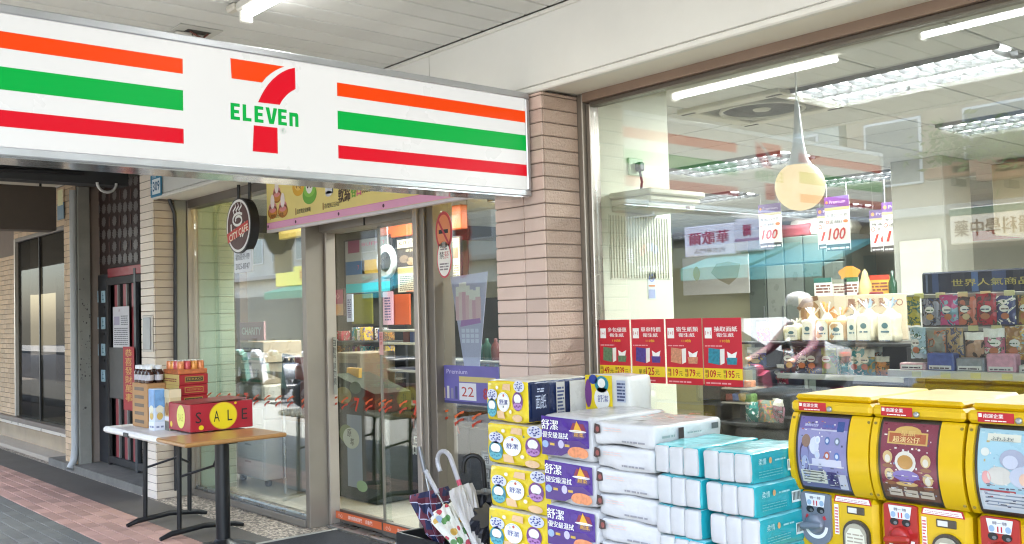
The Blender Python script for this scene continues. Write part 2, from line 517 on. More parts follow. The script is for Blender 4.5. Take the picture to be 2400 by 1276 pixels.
pil = MB().box(XA + .008, XB - .008, YP + .008, 3.47, 0, ZB - .003, GROUT).build('tiled_pillar', label='square pillar of pinkish beige tiles between the door and the big window', cat='pillar')
tiles_on(pil, (XA, YP + .008, 0), (1, 0, 0), XB - XA, 0, ZB - .005, .219, .0652, TILE)
tiles_on(pil, (XB - .008, YP + .009, 0), (0, 1, 0), .235, 0, ZB - .005, .24, .0652, TILER)
LA, LB = -8.644, -8.335
pil2 = MB().box(LA + .008, LB - .008, YP + .008, 3.47, 0, 2.95, GROUT).build('tiled_pilaster', label='narrow cream tiled pilaster left of the shop entrance under the number plate', cat='pillar')
tiles_on(pil2, (LA, YP + .008, 0), (1, 0, 0), LB - LA, 0, 2.95, .4, .0668, mat('#e2d5c5', .5, 0, .05, 9, .2, 130, orand=.06))
tiles_on(pil2, (LB - .008, YP + .009, 0), (0, 1, 0), .178, 0, ZB - .01, .3, .0668, TILEL)
x0, x1, z0, z1 = RY(338, 745, 355, 820, YP - .01)
b = MB().rbox(x0 - .03, x1 + .03, YP - .016, YP - .004, z0 - .02, z1 + .02, mat('#c3bdb3', .5), .003)
mb_ = b.build('meter_box', label='small grey meter box set in the tiled pilaster', cat='meter box')
MB().rbox(x0, x1, YP - .022, YP - .0165, z0, z1, mat('#76787a', .4, .5), .003).build('cover', mb_)
# black cable down the pilaster's side
pts = [Px(392, 452, LB + .015), Px(399, 474, LB + .02), Px(409, 500, LB + .022), Px(411, 540, LB + .022), Px(411, 800, LB + .022), Px(412, 1060, LB + .022), Px(413, 1150, LB + .022)]
MB().tube(pts, .017, BLACK, 10).build('black_cable', label='thick black cable running down beside the left tiled pilaster', cat='cable')

# ---- left jamb, fixed glass pane
JG = mat('#8b8a7f', .5, .2, .06, name='grey_green_painted_jamb')
sf = thing('shop_front', 'grey aluminium shop front with glass panes and a sliding glass door', 'shop front', (0, 0, 0))
MB().rbox(LB - .12, LB + .002, 3.347, 3.455, 0, ZB + .01, JG, .004).build('jamb', sf)
MB().rbox(LB - .10, LB + .012, 3.457, 3.50, 0, ZB + .01, ALU, .004).build('jamb', sf)
MB().rbox(LB - .10, LB - .004, 3.502, 3.56, 0, ZB + .01, ALU, .004).build('jamb', sf)
MB().rbox(LB + .014, -6.362, 3.46, 3.57, 2.50, ZB + .012, ALUD, .004).build('head_rail', sf)
MB().rbox(LB + .0, -6.362, 3.48, 3.58, 0.0, .05, ALU, .004).build('sill_rail', sf)
MB().rbox(LB + .0, -6.362, 3.505, 3.555, .051, .075, STEEL, .004).build('sill_bead', sf)
gl = MB().box(LB, -6.362, YL - .004, YL + .004, .075, 2.50, GLASS).build('glass_pane', sf)
# door post
MB().rbox(-6.36, -6.30, 3.49, 3.72, 0, 2.56, ALU, .004).build('post', sf)
MB().rbox(-6.298, -6.270, 3.64, 3.72, 0, 2.13, mat('#a59b90', .45, .5), .003).build('post_cover', sf)
MB().rbox(-6.298, -5.12, 3.60, 3.80, 2.125, 2.30, ALU, .005).build('door_header', sf)
MB().rbox(-6.298, -5.12, 3.597, 3.61, 2.305, 2.56, ALUD, .004).build('transom_panel', sf)
MB().box(-5.676, -5.672, 3.592, 3.60, 2.127, 2.298, BLACK).build('header_seam', sf)
MB().rbox(-5.118, -5.07, 3.60, 3.80, 0, 2.56, mat('#a89e94', .4, .5), .004).build('post', sf)
MB().rbox(-5.068, -5.02, 3.62, 3.80, 0, 2.56, ALU, .004).build('post', sf)
MB().rbox(-5.018, -4.95, 3.64, 3.80, 0, 2.56, ALUD, .004).build('post', sf)
MB().box(-4.948, XA + .02, YD - .004, YD + .004, .07, 2.54, DOORGLASS).build('glass_pane', sf)
MB().rbox(-4.948, XA + .02, 3.66, 3.76, 0, .07, ALU, .004).build('sill_rail', sf)
MB().rbox(-4.948, XA + .02, 3.66, 3.76, 2.541, 2.563, ALUD, .004).build('head_rail', sf)
MB().box(-8.3, XA, 3.58, 3.82, 2.566, 2.97, mat('#6b665e')).build('lintel', sf)
# sliding door: two leaves with glass, low rail
door = thing('sliding_door', 'automatic sliding glass door with an orange sticker strip on its bottom rail', 'door', (0, 0, 0))
for i, (a, c, y) in enumerate(((-6.268, -5.62, 3.73), (-5.66, -5.12, 3.70))):
    lf = MB().box(a, c, y - .004, y + .004, .115, 2.124, DOORGLASS).build('door_leaf', door)
    MB().rbox(a, c, y - .018, y + .018, .02, .115, ALUD, .003).build('bottom_rail', lf)
    if i: MB().rbox(a, a + .012, y - .010, y + .010, .116, 2.12, mat('#77736b', .35, .5), .002).build('stile', lf)
MB().rbox(-6.27, -5.12, 3.60, 3.80, .0, .018, STEEL, .003).build('floor_track', door)
p = Pr((-6.268, 3.681, .055)); OR = flat('#dd6a3c')
for i, (a, w) in enumerate(((.0, .60), (.62, .52))):
    p.rect(a, 0, a + w, .052, OR, 1)
    p.text('小心', a + .03, .01, .03, flat('#f3ddd0'), 2); p.text('請勿倚靠玻璃門', a + .17, .012, .028, flat('#f7efe8'), 2, w=.18); p.text('自動門', a + .40, .012, .028, flat('#f7efe8'), 2)
p.build('sticker_strip', door)
# safety stickers across the glass: paired orange slashes
ORS = flat('#d9622f'); RDS = flat('#b8402a')
def slash(y):
    s = Pr((0, y, 0))
    s.poly([(-.05, -.012), (.02, .018), (.05, .024), (.045, .01), (.0, .0), (-.04, -.03)], ORS, 1)
    s.poly([(-.05, -.055), (.01, -.028), (.045, -.02), (.04, -.036), (-.005, -.045), (-.04, -.075)], RDS, 1)
    return s.mesh('safety_sticker')
sl_ = slash(0)
for px in (470, 490, 512, 534, 556, 600, 626, 652, 680, 714): inst(sl_, 'safety_sticker', gl, Py(px, 925 + (px - 470) * .045, YL - .0055))
for px in (783, 808, 865, 896, 910, 945): inst(sl_, 'safety_sticker', door, Py(px, 936 + (px - 780) * .06, 3.694))
for px in (1040, 1076, 1117): inst(sl_, 'safety_sticker', sf, Py(px, 968 + (px - 1040) * .1, YD - .0055))
for px, yy in ((576, YL - .0055), (836, 3.694), (974, 3.694)):
    q = Pr(Py(px, 930 + (px - 576) * .05, yy)); q.text('7', -.03, -.07, .1, flat('#c9442c'), 1, bold=.03)
    q.build('sticker', gl if px < 700 else door)

# ---- big window right of the pillar
win = thing('shop_window', 'wide shop window in a brown aluminium frame right of the tiled pillar', 'window', (0, 0, 0))
MB().box(-3.33, 4.0, YW - .004, YW + .004, .30, 2.505, GLASS).build('glass_pane', win)
MB().rbox(XB - .006, -3.365, 3.402, 3.50, .0, ZB + .005, ALU, .004).build('frame', win)
MB().rbox(-3.363, -3.335, 3.425, 3.49, .0, 2.52, mat('#8f8880', .3, .75), .004).build('frame', win)
MB().rbox(-3.363, 4.0, 3.40, 3.50, 2.528, ZB + .008, mat('#957f70', .5, .2), .003).build('frame', win)
MB().rbox(-3.333, 4.0, 3.42, 3.49, 2.506, 2.526, ALUD, .003).build('frame', win)
MB().rbox(-3.333, 4.0, 3.40, 3.50, .0, .299, ALU, .003).build('sill_panel', win)

# ================================================================== LIGHTBOX SIGN across the arcade
XS = -3.476
SY0, SY1, SZ0, SZ1 = .37, 3.150, 2.060, 2.562
sign = thing('lightbox_sign', 'long backlit white shop sign with orange, green and red stripes above the entrance', 'sign', (XS, 0, SZ0))
AL = mat('#b9bcc0', .32, .75, .05, name='sign_aluminium')
b = MB()
fr = .030
for (a, c, d, e) in ((SY0, SY1, 0, fr), (SY0, SY1, SZ1 - SZ0 - fr, SZ1 - SZ0)):
    MB().rbox(-.16, .006, a, c, d, e, AL, .004).build('frame', sign)
for (a, c) in ((SY0, SY0 + fr), (SY1 - fr * .8, SY1)):
    MB().rbox(-.16, .0055, a, c, fr, SZ1 - SZ0 - fr, AL, .004).build('frame', sign)
FACE = mat('#7c7c7a', .3, 0, .02, 3, emit=.046, spec=.3, ecol='#fdfdfa', name='backlit_white_acrylic')
MB().box(-.15, -.002, SY0 + fr, SY1 - fr * .8, fr, SZ1 - SZ0 - fr, FACE).build('face_panel', sign)
MB().box(-.158, -.002, SY0 + .02, SY1 - .02, -.006, -.0005, mat('#c9ccd0', .12, .95, .06, 3, .06, 9, name='mirror_finish_metal')).build('underside', sign)
def back(h, base, s): return mat(base, .35, 0, 0, emit=s, ecol=h, spec=.15)
O_, G_, D_ = back('#f4480c', '#701c04', .061), back('#00b044', '#004a1c', .061), back('#e01026', '#60040e', .061)
F0 = Vector((XS, 0, 0))
def stripe(y0, y1, za, zb, m):
    q = Pr((-.002, 0, -SZ0), (0, 1, 0), (0, 0, 1), .0012)
    q.rect(y0, za, y1, zb, m, 1); return q.build('stripe', sign)
zs = [Px(600, 0, XS)]
for y0, y1 in ((SY0 + fr, 1.435), (2.087, SY1 - fr * .8)):
    stripe(y0, y1, 2.4155, 2.4715, O_); stripe(y0, y1, 2.278, 2.354, G_); stripe(y0, y1, 2.156, 2.211, D_)
lg = lambda px, py: (Px(px, py, XS).y, Px(px, py, XS).z)
q = Pr((-.002, 0, -SZ0), (0, 1, 0), (0, 0, 1), .0012)
# the numeral: orange bar, red curved stem, red foot
def arc(c, r, a0, a1, n=14): return [(c[0] + r * math.cos(a0 + (a1 - a0) * i / n), c[1] + r * math.sin(a0 + (a1 - a0) * i / n)) for i in range(n + 1)]
bar = [lg(540, 136.5), lg(667, 156.5)] + [lg(a, c) for a, c in ((656, 160.5), (645, 166), (634, 173.5), (624, 182), (614.5, 194))] + [lg(543, 184)]
q.poly(bar[::-1], O_, 1); q.build('numeral_bar', sign)
q = Pr((-.002, 0, -SZ0), (0, 1, 0), (0, 0, 1), .0012)
outer = [(691.5, 159), (676, 162.5), (662, 169), (650, 177), (638, 187.5), (628, 199), (618.5, 213), (611, 227), (605, 240)]
inner = [(656, 246), (661, 236.5), (667, 229), (675, 220.5), (683, 214.5), (693, 209)]
os_, is_ = [lg(*t) for t in outer], [lg(*t) for t in inner]
# triangulate as a strip between the two curves
def resample(pts, n):
    L = [0]
    for a, c in zip(pts, pts[1:]): L.append(L[-1] + math.hypot(c[0] - a[0], c[1] - a[1]))
    out = []
    for i in range(n + 1):
        t = L[-1] * i / n
        k = max(j for j in range(len(L) - 1) if L[j] <= t + 1e-9)
        f = (t - L[k]) / ((L[k + 1] - L[k]) or 1)
        out.append((pts[k][0] + (pts[k + 1][0] - pts[k][0]) * f, pts[k][1] + (pts[k + 1][1] - pts[k][1]) * f))
    return out
ra, rb = resample(os_, 16), resample(is_[::-1], 16)
for i in range(16): q.poly([ra[i], ra[i + 1], rb[i + 1], rb[i]], D_, 1)
q.build('numeral_stem', sign)
q = Pr((-.002, 0, -SZ0), (0, 1, 0), (0, 0, 1), .0012)
q.poly([lg(595, 294), lg(592.5, 355), lg(651.5, 360.5), lg(650.5, 300)], D_, 1); q.build('numeral_foot', sign)
q = Pr((-.002, 0, -SZ0), (0, 1, 0), (0, 0, 1), .0012)
a = lg(541, 280); c = lg(700, 297)
LT = {'E': [(0, 0, .75, .2), (0, .8, .75, 1), (0, .4, .68, .6), (0, 0, .30, 1)], 'L': [(0, 0, .30, 1), (0, 0, .72, .2)]}
zb, zt = lg(541, 280)[1], lg(541, 241)[1]
hh = zt - zb; cw = (c[0] - a[0]) / 5.78
def glyph(ch, y0):
    if ch in LT:
        for (u0, v0, u1, v1) in LT[ch]: q.rect(y0 + u0 * cw, zb + v0 * hh, y0 + u1 * cw, zb + v1 * hh, G_, 1 if v1 - v0 > .5 else 1.4)
    elif ch == 'V':
        q.poly([(y0 - .04 * cw, zt), (y0 + .28 * cw, zt), (y0 + .46 * cw, zb + .28 * hh), (y0 + .46 * cw, zb), (y0 + .26 * cw, zb)], G_, 1)
        q.poly([(y0 + .64 * cw, zt), (y0 + .96 * cw, zt), (y0 + .66 * cw, zb), (y0 + .46 * cw, zb), (y0 + .46 * cw, zb + .28 * hh)], G_, 1)
    else:
        q.rect(y0, zb, y0 + .29 * cw, zb + .86 * hh, G_, 1)
        q.rect(y0 + .51 * cw, zb, y0 + .8 * cw, zb + .66 * hh, G_, 1.4)
        q.poly([(y0 + .1 * cw, zb + .62 * hh), (y0 + .51 * cw, zb + .62 * hh), (y0 + .8 * cw, zb + .62 * hh), (y0 + .78 * cw, zb + .76 * hh), (y0 + .68 * cw, zb + .86 * hh), (y0 + .1 * cw, zb + .86 * hh)], G_, 1.7)
for i, ch in enumerate('ELEVEn'): glyph(ch, a[0] + i * cw * .985 + (.05 * cw if i > 3 else 0))
rc = lg(664, 307)
q.ring(rc[0], rc[1], .011, .011, .0015, flat('#7f9a86'), 1); q.text('R', rc[0] - .0045, rc[1] - .006, .012, flat('#7f9a86'), 1)
q.build('lettering', sign)

# building mass over the arcade and shop (keeps the sun and sky out, as the real storeys above do)
struct(MB().box(-60, 12, -.3, 16, 3.305, 9.0, mat('#b3aca2', .8)), 'upper_storeys')

# ================================================================== STAIR DOORWAY between shop and neighbour
YG = 3.46
DW = thing('stair_doorway', 'dark stair doorway with a perforated screen above red and black gate bars', 'doorway', (0, 0, 0))
DARK = mat('#2a2726', .7, 0, .12, 5, name='dark_painted_steel')
x0, x1, z0, z1 = RY(196, 405, 331, 640, YG)
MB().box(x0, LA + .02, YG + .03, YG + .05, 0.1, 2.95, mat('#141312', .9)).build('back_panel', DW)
scr = MB().rbox(x0, x1 + .25, YG - .01, YG + .012, z0, 2.93, mat('#33241f', .6, .1, .25, 26, name='rusty_perforated_sheet'), .003).build('screen', DW)
ros = MB()
n_ = 12
ros.add([(math.cos(i * 6.28319 / 24) * (.07 if i % 2 else .052), -.006, math.sin(i * 6.28319 / 24) * (.058 if i % 2 else .044)) for i in range(24)], [tuple(range(24))], mat('#6b6663', .5, .2, .2, 30))
rosm = ros.mesh('rosette')
slot = MB().rbox(-.011, .011, -.006, 0, -.05, .05, mat('#57423c', .6, .1, .2, 30), .004).mesh('slot')
for r in range(7):
    for c in range(9):
        px, py = 232 + c * 12.5, 432 + r * 30
        if px > 326: continue
        p = Py(px, py - (px - 232) * .1, YG - .012)
        if (r + c) % 2 == 0 or r % 2 == 0: inst(rosm, 'rosette', scr, p)
        else: inst(slot, 'slot', scr, p)
# mailbox panel with eight blue plates
x0, x1, z0, z1 = RY(212, 645, 259, 1090, YG - .02)
mp = MB().rbox(x0, x1, YG - .03, YG - .012, .08, z1, mat('#35373a', .5, .2, .12, 8), .004).build('mailbox_panel', DW)
pl = MB().rbox(-.058, .058, -.008, 0, -.062, .062, mat('#a6c3cf', .4), .004)
pp = Pr((0, -.0085, 0)); pp.rect(-.03, -.03, .03, -.022, flat('#3f6c80'), 1); pp.rect(-.02, .01, .02, .018, flat('#3f6c80'), 1); pp.rect(-.006, -.04, .006, .04, flat('#5f8ea0'), 2)
plm, ppm = pl.mesh('name_plate'), pp.mesh('print')
slm = MB().box(-.03, .03, -.004, 0, -.012, .012, BLACK).mesh('mail_slot')
for r, py in enumerate((696, 758, 820, 881)):
    for px in (227, 243):
        p = Py(px, py, YG - .031)
        o = inst(plm, 'name_plate', mp, p); inst(ppm, 'print', o, (0, 0, 0))
        inst(slm, 'mail_slot', mp, p + Vector((0, 0, -.11)))
# gate: frame, red and black bars
RED = mat('#8d2f35', .5, .1, .12, 8, name='faded_red_paint')
x0, x1, z0, z1 = RY(259, 632, 331, 1108, YG - .03)
gate = thing('stair_gate', 'black steel gate with red upright bars left of the tiled pilaster', 'gate', (0, 0, 0))
MB().rbox(x0, x1 + .2, YG - .05, YG - .02, z1 - .06, z1 + .03, RED, .004).build('top_rail', gate)
MB().rbox(x0, x1 + .2, YG - .052, YG - .02, .10, .17, DARK, .004).build('bottom_rail', gate)
MB().rbox(x0, x1 + .2, YG - .052, YG - .02, z1 - .14, z1 - .062, DARK, .004).build('rail', gate)
MB().rbox(x0 - .03, x0 + .012, YG - .055, YG - .02, .08, z1 - .062, DARK, .004).build('stile', gate)
MB().rbox(Py(327, 800, YG).x, Py(327, 800, YG).x + .06, YG - .055, YG - .02, .08, z1, mat('#3c3f42', .5, .3), .004).build('stile', gate)
for px in (277, 297, 317):
    c = Py(px, 800, YG - .03).x
    MB().rbox(c - .045, c + .035, YG - .045, YG - .022, .172, z1 - .142, RED, .003).build('bar', gate)
    MB().rbox(c + .036, c + .055, YG - .047, YG - .022, .172, z1 - .142, mat('#8a8783', .5, .4), .003).build('bar', gate)
a, c, d, e = RY(258, 815, 296, 935, YG - .06)
MB().rbox(a, c, YG - .066, YG - .057, d, e, mat('#5c5a57', .6, .2, .2, 12, dirt=.3), .003).build('lock_panel', gate)
a, c, d, e = RY(267, 719, 305, 815, YG - .06)
nt_ = MB().rbox(a, c, YG - .069, YG - .0675, d, e, flat('#d4d2d6', .7), .0005).build('paper_notice', label='white printed paper notice taped on the red and black gate', cat='notice')
p = Pr((a, YG - .0695, d)); w, h = c - a, e - d
p.text('公告', w * .35, h * .88, h * .06, flat('#8d5a66'), 1); p.rect(w * .08, h * .55, w * .42, h * .76, flat('#a59ab5'), 1)
p.lines(w * .08, h * .06, w * .92, h * .5, 9, flat('#77757c'), 1, 3); p.lines(w * .5, h * .55, w * .92, h * .8, 5, flat('#77757c'), 1, 4)
p.build('lettering', nt_)
a, c, d, e = RY(292, 813, 318, 962, YG - .06)
cp_ = MB().rbox(a, c, YG - .0725, YG - .0705, d, e, mat('#b0232a', .6, 0, .1), .0005).build('couplet_strip', label='red paper strip with gold characters pasted on the gate', cat='banner')
p = Pr((a, YG - .073, d)); p.text('恭喜發財萬事', (c - a) / 2, (e - d) * .84, (e - d) * .125, flat('#d9a544'), 1, center=True, vert=True, w=(c - a) * .62, heavy=.05); p.build('lettering', cp_)
MB().box(-11.4, LA, 3.15, YG + .05, .0005, .075, mat('#77736b', .8, 0, .2, 10, .4, 60, dirt=.3)).build('door_step', DW)

# ---- grey steel pilaster with drain pipe
b = MB().rbox(-10.83, -10.55, 3.215, 3.34, 0, 2.94, mat('#8d8a80', .6, 0, .1, 4, .1, 60, dirt=.35, name='stained_grey_paint'), .006)
gp = b.build('grey_pilaster', label='stained grey painted pilaster beside the dark stair doorway', cat='pillar')
sp_ = MB()
rnd = random.Random(4)
for i in range(46):
    c = Vector((-10.5485, rnd.uniform(3.225, 3.335), rnd.uniform(.9, 1.75) if i < 36 else rnd.uniform(.2, 2.0))); r = rnd.uniform(.003, .009)
    sp_.add([c + Vector((0, r * math.cos(t), r * 1.4 * math.sin(t))) for t in (0, 1.05, 2.1, 3.14, 4.2, 5.2)], [(0, 1, 2, 3, 4, 5)], mat('#4a4640', .8, 0, 0))
sp_.build('rust_spots', gp, kind='stuff')
MB().tube([(-10.60, 3.185, 2.9), (-10.60, 3.185, .25), (-10.59, 3.17, .12), (-10.56, 3.12, .04)], .035, mat('#a3a5a3', .5), 12).build('drain_pipe', label='pale grey drain pipe running down beside the neighbour pier', cat='pipe')

# ---- neighbour: pier, lintel, side wall of small tiles, glazed showroom front
NT = mat('#c2a685', .6, 0, .08, 9, .3, 110, orand=.09, name='tan_split_tile')
nb = thing('neighbour_front', 'tan tiled shop front of the neighbour with a dark glass showroom', 'building', (0, 0, 0))
pier = MB().box(-10.99, -10.60, 3.215, 3.6, 0, 3.02, GROUT).build('pier', nb)
tiles_on(pier, (-10.995, 3.215, .0), (1, 0, 0), .395, 0, 3.0, .2, .0655, NT, stagger=True)
YN = 3.46
xr = -10.995
# side wall at far left and lintel
xl = Py(33, 750, YN).x
side = MB().box(-16, xl, YN + .008, YN + .2, 0, 3.0, GROUT).build('wall', nb)
tiles_on(side, (xl - 1.2, YN + .008, .3), (1, 0, 0), 1.2, .3, 2.45, .2, .0655, NT, stagger=True)
zt = Py(90, 545, YN).z
lint = MB().box(xl + .002, xr, YN + .008, YN + .2, zt, 3.0, GROUT).build('lintel', nb)
tiles_on(lint, (xl + .002, YN + .008, zt), (1, 0, 0), xr - xl, zt, zt + .46, .2, .0655, NT, stagger=True)
MB().rbox(xl - 2, xr, YN - .05, YN + .02, zt + .47, zt + .52, mat('#d8d4cc', .5), .004).build('cornice', nb)
MB().box(-16, xr, 2.9, YN + .1, zt + .525, zt + .56, mat('#cfc5b4', .6)).build('soffit', nb)
zs_ = .34
MB().rbox(xl, xl + .05, YN - .0, YN + .06, zs_, zt, mat('#b8b2a6', .4, .4), .004).build('window_frame', nb)
MB().rbox(xl + .05, xr, YN, YN + .06, zt - .05, zt - .001, ALUD, .004).build('window_frame', nb)
MB().box(xl + .05, xr, YN + .04, YN + .048, zs_, zt - .05, DARKGLASS).build('glass_pane', nb)
c = Py(88, 750, YN).x
MB().rbox(c - .012, c + .012, YN + .02, YN + .039, zs_, zt - .05, BLACK, .003).build('glazing_bar', nb)
MB().rbox(-16, xr, YN - .06, YN + .07, zs_ - .06, zs_, mat('#6d6057', .4, .2), .004).build('window_sill', nb)
MB().rbox(-16, xr, YN - .05, YN + .07, zs_ - .10, zs_ - .0605, mat('#d9d0c2', .3), .004).build('sill_edge', nb)
MB().rbox(-16, xr, YN - .03, YN + .07, .05, zs_ - .1005, mat('#b09b7d', .15, 0, .2, 3, name='polished_tan_marble'), .003).build('plinth', nb)
MB().rbox(-16, xr, 3.2, YN + .07, .001, .0495, mat('#a99c8c', .5, 0, .1), .006).build('step', nb)
MB().box(-16, xr, 5.2, 5.3, 0, 3.0, mat('#8b7a63', .8, 0, .2, 2)).build('back_wall', nb)
MB().box(-16, xr, YN + .08, 5.2, .05, .1, mat('#8c8072', .35, 0, .1)).build('floor', nb)
x0, x1, z0, z1 = RY(131, 650, 150, 900, 3.9)
bn = MB().rbox(x0, x1 + .15, 3.9, 3.92, z0, z1, mat('#b9c6dc', .4), .004).build('roll_up_banner', label='pale blue banner stand behind the neighbour dark glass', cat='banner')
p = Pr((x0, 3.8995, z0)); p.ell(.1, (z1 - z0) * .55, .07, .09, flat('#4d8f7a'), 1); p.ell(.1, (z1 - z0) * .9, .03, .03, flat('#7c4f86'), 1); p.build('print', bn)
MB().rbox(x0 - .05, x1 + .2, 3.86, 3.96, .105, .14, STEEL, .004).build('base', bn); MB().rbox(x1, x1 + .02, 3.921, 3.94, .14, z0 + .05, STEEL, .002).build('pole', bn)
# hanging brown sign of the neighbour
hx = -10.6
pa, pb, pc = Px(132, 437, hx), Px(132, 541, hx), Px(0, 430, hx)
hs = MB().rbox(hx - .25, hx, pc.y - 1.2, pa.y, pb.z, pa.z - .01, mat('#4a4138', .5, 0, .08), .006).build('hanging_sign', label='dark brown box sign hanging over the neighbour entrance', cat='sign')
p = Pr((hx + .0005, pc.y, pb.z), (0, 1, 0)); p.text('S', -.085, .12, .12, flat('#b62a3d'), 1, bold=.03); p.text('U', -.25, .12, .12, flat('#b62a3d'), 1, bold=.03); p.build('lettering', hs)
MB().cyl((hx - .12, pa.y - .12, pa.z - .02), (hx - .12, pa.y - .12, 3.02), .012, BLACK).build('hanger', hs)
x0, x1, z0, z1 = RY(134, 476, 149, 515, 3.19)
b = MB().rbox(x0, x1, 3.19, 3.2, z0, z1, mat('#5b7f95', .4), .002).build('door_number_sign', label='small blue and yellow plate on the neighbour tiled pier', cat='plate')
p = Pr((x0, 3.1895, z0)); p.rect(.02, .15, x1 - x0 - .02, .32, flat('#d8d2a0'), 1); p.build('print', b)
# dark steel beam crossing the arcade between the two buildings
db = MB().rbox(-9.94, -9.72, -.3, 3.45, 2.86, 3.02, mat('#3b3c3c', .6, .3, .12), .005).build('steel_beam', label='dark grey steel beam crossing the arcade behind the lit sign', cat='beam')
MB().tube([(-9.66, -.3, 2.93), (-9.66, 1.6, 2.91), (-9.66, 3.0, 2.95)], .022, BLACK, 8).build('cable', db)
MB().tube([Vector((-9.6, Px(250, 400, -9.6).y + .09 * math.cos(t), 2.86 - .09 * math.sin(t))) for t in [i * math.pi / 10 for i in range(11)]], .014, mat('#d5d6d3', .5), 8).build('white_conduit', label='short loop of white conduit hanging under the dark steel beam', cat='conduit')

# ================================================================== FITTINGS ON THE ARCADE CEILING
p0, p1 = Pz(580, 33, 2.875), Pz(655, 0, 2.875)
tl = thing('tube_lamp', 'white fluorescent tube lamp on the arcade ceiling above the lit sign', 'lamp', (p0.x, p0.y, ZC - .013))
MB().rbox(-.06, 1.2, -.03, .03, -.05, -.002, mat('#c9c7be', .5), .01).build('housing', tl)
MB().cyl((.0, 0, -.072), (1.15, 0, -.072), .016, lamp('#ffffff', 2.4), n=14).build('tube', tl)
MB().rbox(-.03, .0, -.03, .03, -.105, -.0505, mat('#e6e4dc', .5), .006).build('end_cap', tl)
MB().rbox(-.14, -.062, -.04, .0, -.035, -.002, mat('#cfcabd', .5), .008).build('cable_box', tl)
c0 = Pz(455, 74, ZC - .012)
bd = thing('broken_downlight', 'broken white ceiling fitting with a bent bracket above the sign', 'lamp', (c0.x, c0.y, ZC - .0125))
MB().rbox(-.10, .10, -.11, .11, -.006, 0, mat('#b9b9b3', .5), .003).build('plate', bd)
MB().box(-.05, .045, -.05, .07, -.0075, -.0062, BLACK).build('opening', bd)
MB().soft(-.045, .0, -.095, -.015, -.035, -.0076, mat('#e4e2da', .5), .015, 5, .005, 3).build('bracket', bd)
MB().soft(-.06, -.01, -.005, .06, -.028, -.0076, mat('#d9d6ca', .5), .012, 5, .004, 8).build('bracket', bd)
MB().tube([(.02, -.03, -.008), (.035, 0, -.03), (.01, .04, -.03), (.03, .06, -.01)], .005, mat('#6b3f38', .6), 6).build('wire', bd)

# ================================================================== BANNER AND ROUND SIGN BY THE DOOR
YB = 3.455
bx0, bz0 = Py(626, 539, YB).x, Py(626, 541, YB).z
bw, bh = 2.72, .385
ban = MB().rbox(bx0, bx0 + bw, YB, YB + .02, bz0, bz0 + bh, flat('#e6d382'), .002).build('promotion_banner', label='yellow and pink promotion banner hung above the glass door', cat='banner')
MB().rbox(bx0, bx0 + bw, YB - .004, YB + .03, bz0 - .02, bz0 + .002, mat('#d6cfd0', .4, .3), .003).build('bottom_batten', ban)
p = Pr((bx0, YB - .0002, bz0))
PK = flat('#e3a3c4'); YLb = '#e9d98c'
p.rect(0, .004, bw, .05, PK, 1)
for i in range(9): p.rect(i * .3, .05, i * .3 + .3, .055, flat('#d989b4'), 1)
for i in (.02, .45, 1.05, 1.6): p.ell(i, .028, .012, .012, flat('#55283c'), 2)
BRN, DG, GR, PK2 = flat('#8d5a22'), flat('#3b2a1d'), flat('#69a636'), flat('#d35a82')
for (cx, cy, s) in ((.10, .16, 1), (.26, .155, 1), (.17, .27, .95)):          # tart pastries
    p.ell(cx, cy - .03 * s, .075 * s, .05 * s, flat('#c8863a'), 2); p.ell(cx, cy + .005, .062 * s, .04 * s, flat('#d88a86'), 3); p.ell(cx, cy + .05 * s, .032 * s, .055 * s, flat('#efe2dc'), 4)
    p.ring(cx, cy - .03 * s, .075 * s, .05 * s, .012, flat('#a8691f'), 3)
p.ell(.50, .28, .09, .07, flat('#d9a52a'), 2); p.ell(.50, .30, .06, .05, flat('#e9c46a'), 3); p.stroke([(.47, .27), (.49, .30), (.53, .26), (.54, .32)], .012, flat('#6a4420'), 4)
p.ell(.66, .205, .10, .07, GR, 2); p.ell(.66, .24, .085, .055, flat('#86bf4a'), 3); p.ell(.66, .27, .05, .06, flat('#f0ede6'), 4); p.ell(.655, .335, .07, .04, flat('#c94a63'), 5); p.ell(.64, .26, .012, .012, DG, 6); p.ell(.68, .26, .012, .012, DG, 6)
p.rect(.88, .18, .97, .37, flat('#cdd0da'), 2); p.rect(.97, .18, .985, .37, flat('#4e5361'), 2); p.ell(.925, .18, .045, .02, flat('#cdd0da'), 2)
for i, (t, x) in enumerate((('伸縮公仔湯匙', .05), ('造型微波保鮮碗', .45), ('造型紅豆枕', .84))): p.text(t, x + .02, .082, .034, DG, 2, w=.2, heavy=.03); p.rect(x, .075, x + .012, .125, BRN, 2)
for i, ch in enumerate('軟綿'): p.text(ch, 1.05 + i * .078, .10, .12, flat('#4a3423'), 3, heavy=.06, w=.07)
p.text('春', 1.21, .12, .12, GR, 3, heavy=.07, w=.066); p.text('日', 1.285, .125, .11, PK2, 3, heavy=.07, w=.05)
for i, ch in enumerate('集點送'): p.text(ch, 1.35 + i * .06, .135, .09, flat('#4a3423'), 3, heavy=.06, w=.055)
p.text('奇奇蒂蒂安全椅', 1.63, .16, .06, DG, 3, w=.2, heavy=.04); p.ell(1.60, .18, .014, .04, flat('#d7b24a'), 2)
p.ell(1.32, .35, .16, .06, flat('#efe6ea'), 2); p.ell(2.4, .34, .2, .12, flat('#bcd27a'), 2)
for i in range(14): p.ell(1.2 + (i * .37) % 1.45, .26 + (i * .13) % .11, .018, .018, flat(('#e2a9c0', '#b9d27c', '#e8c05a')[i % 3]), 4)
p.build('print', ban)
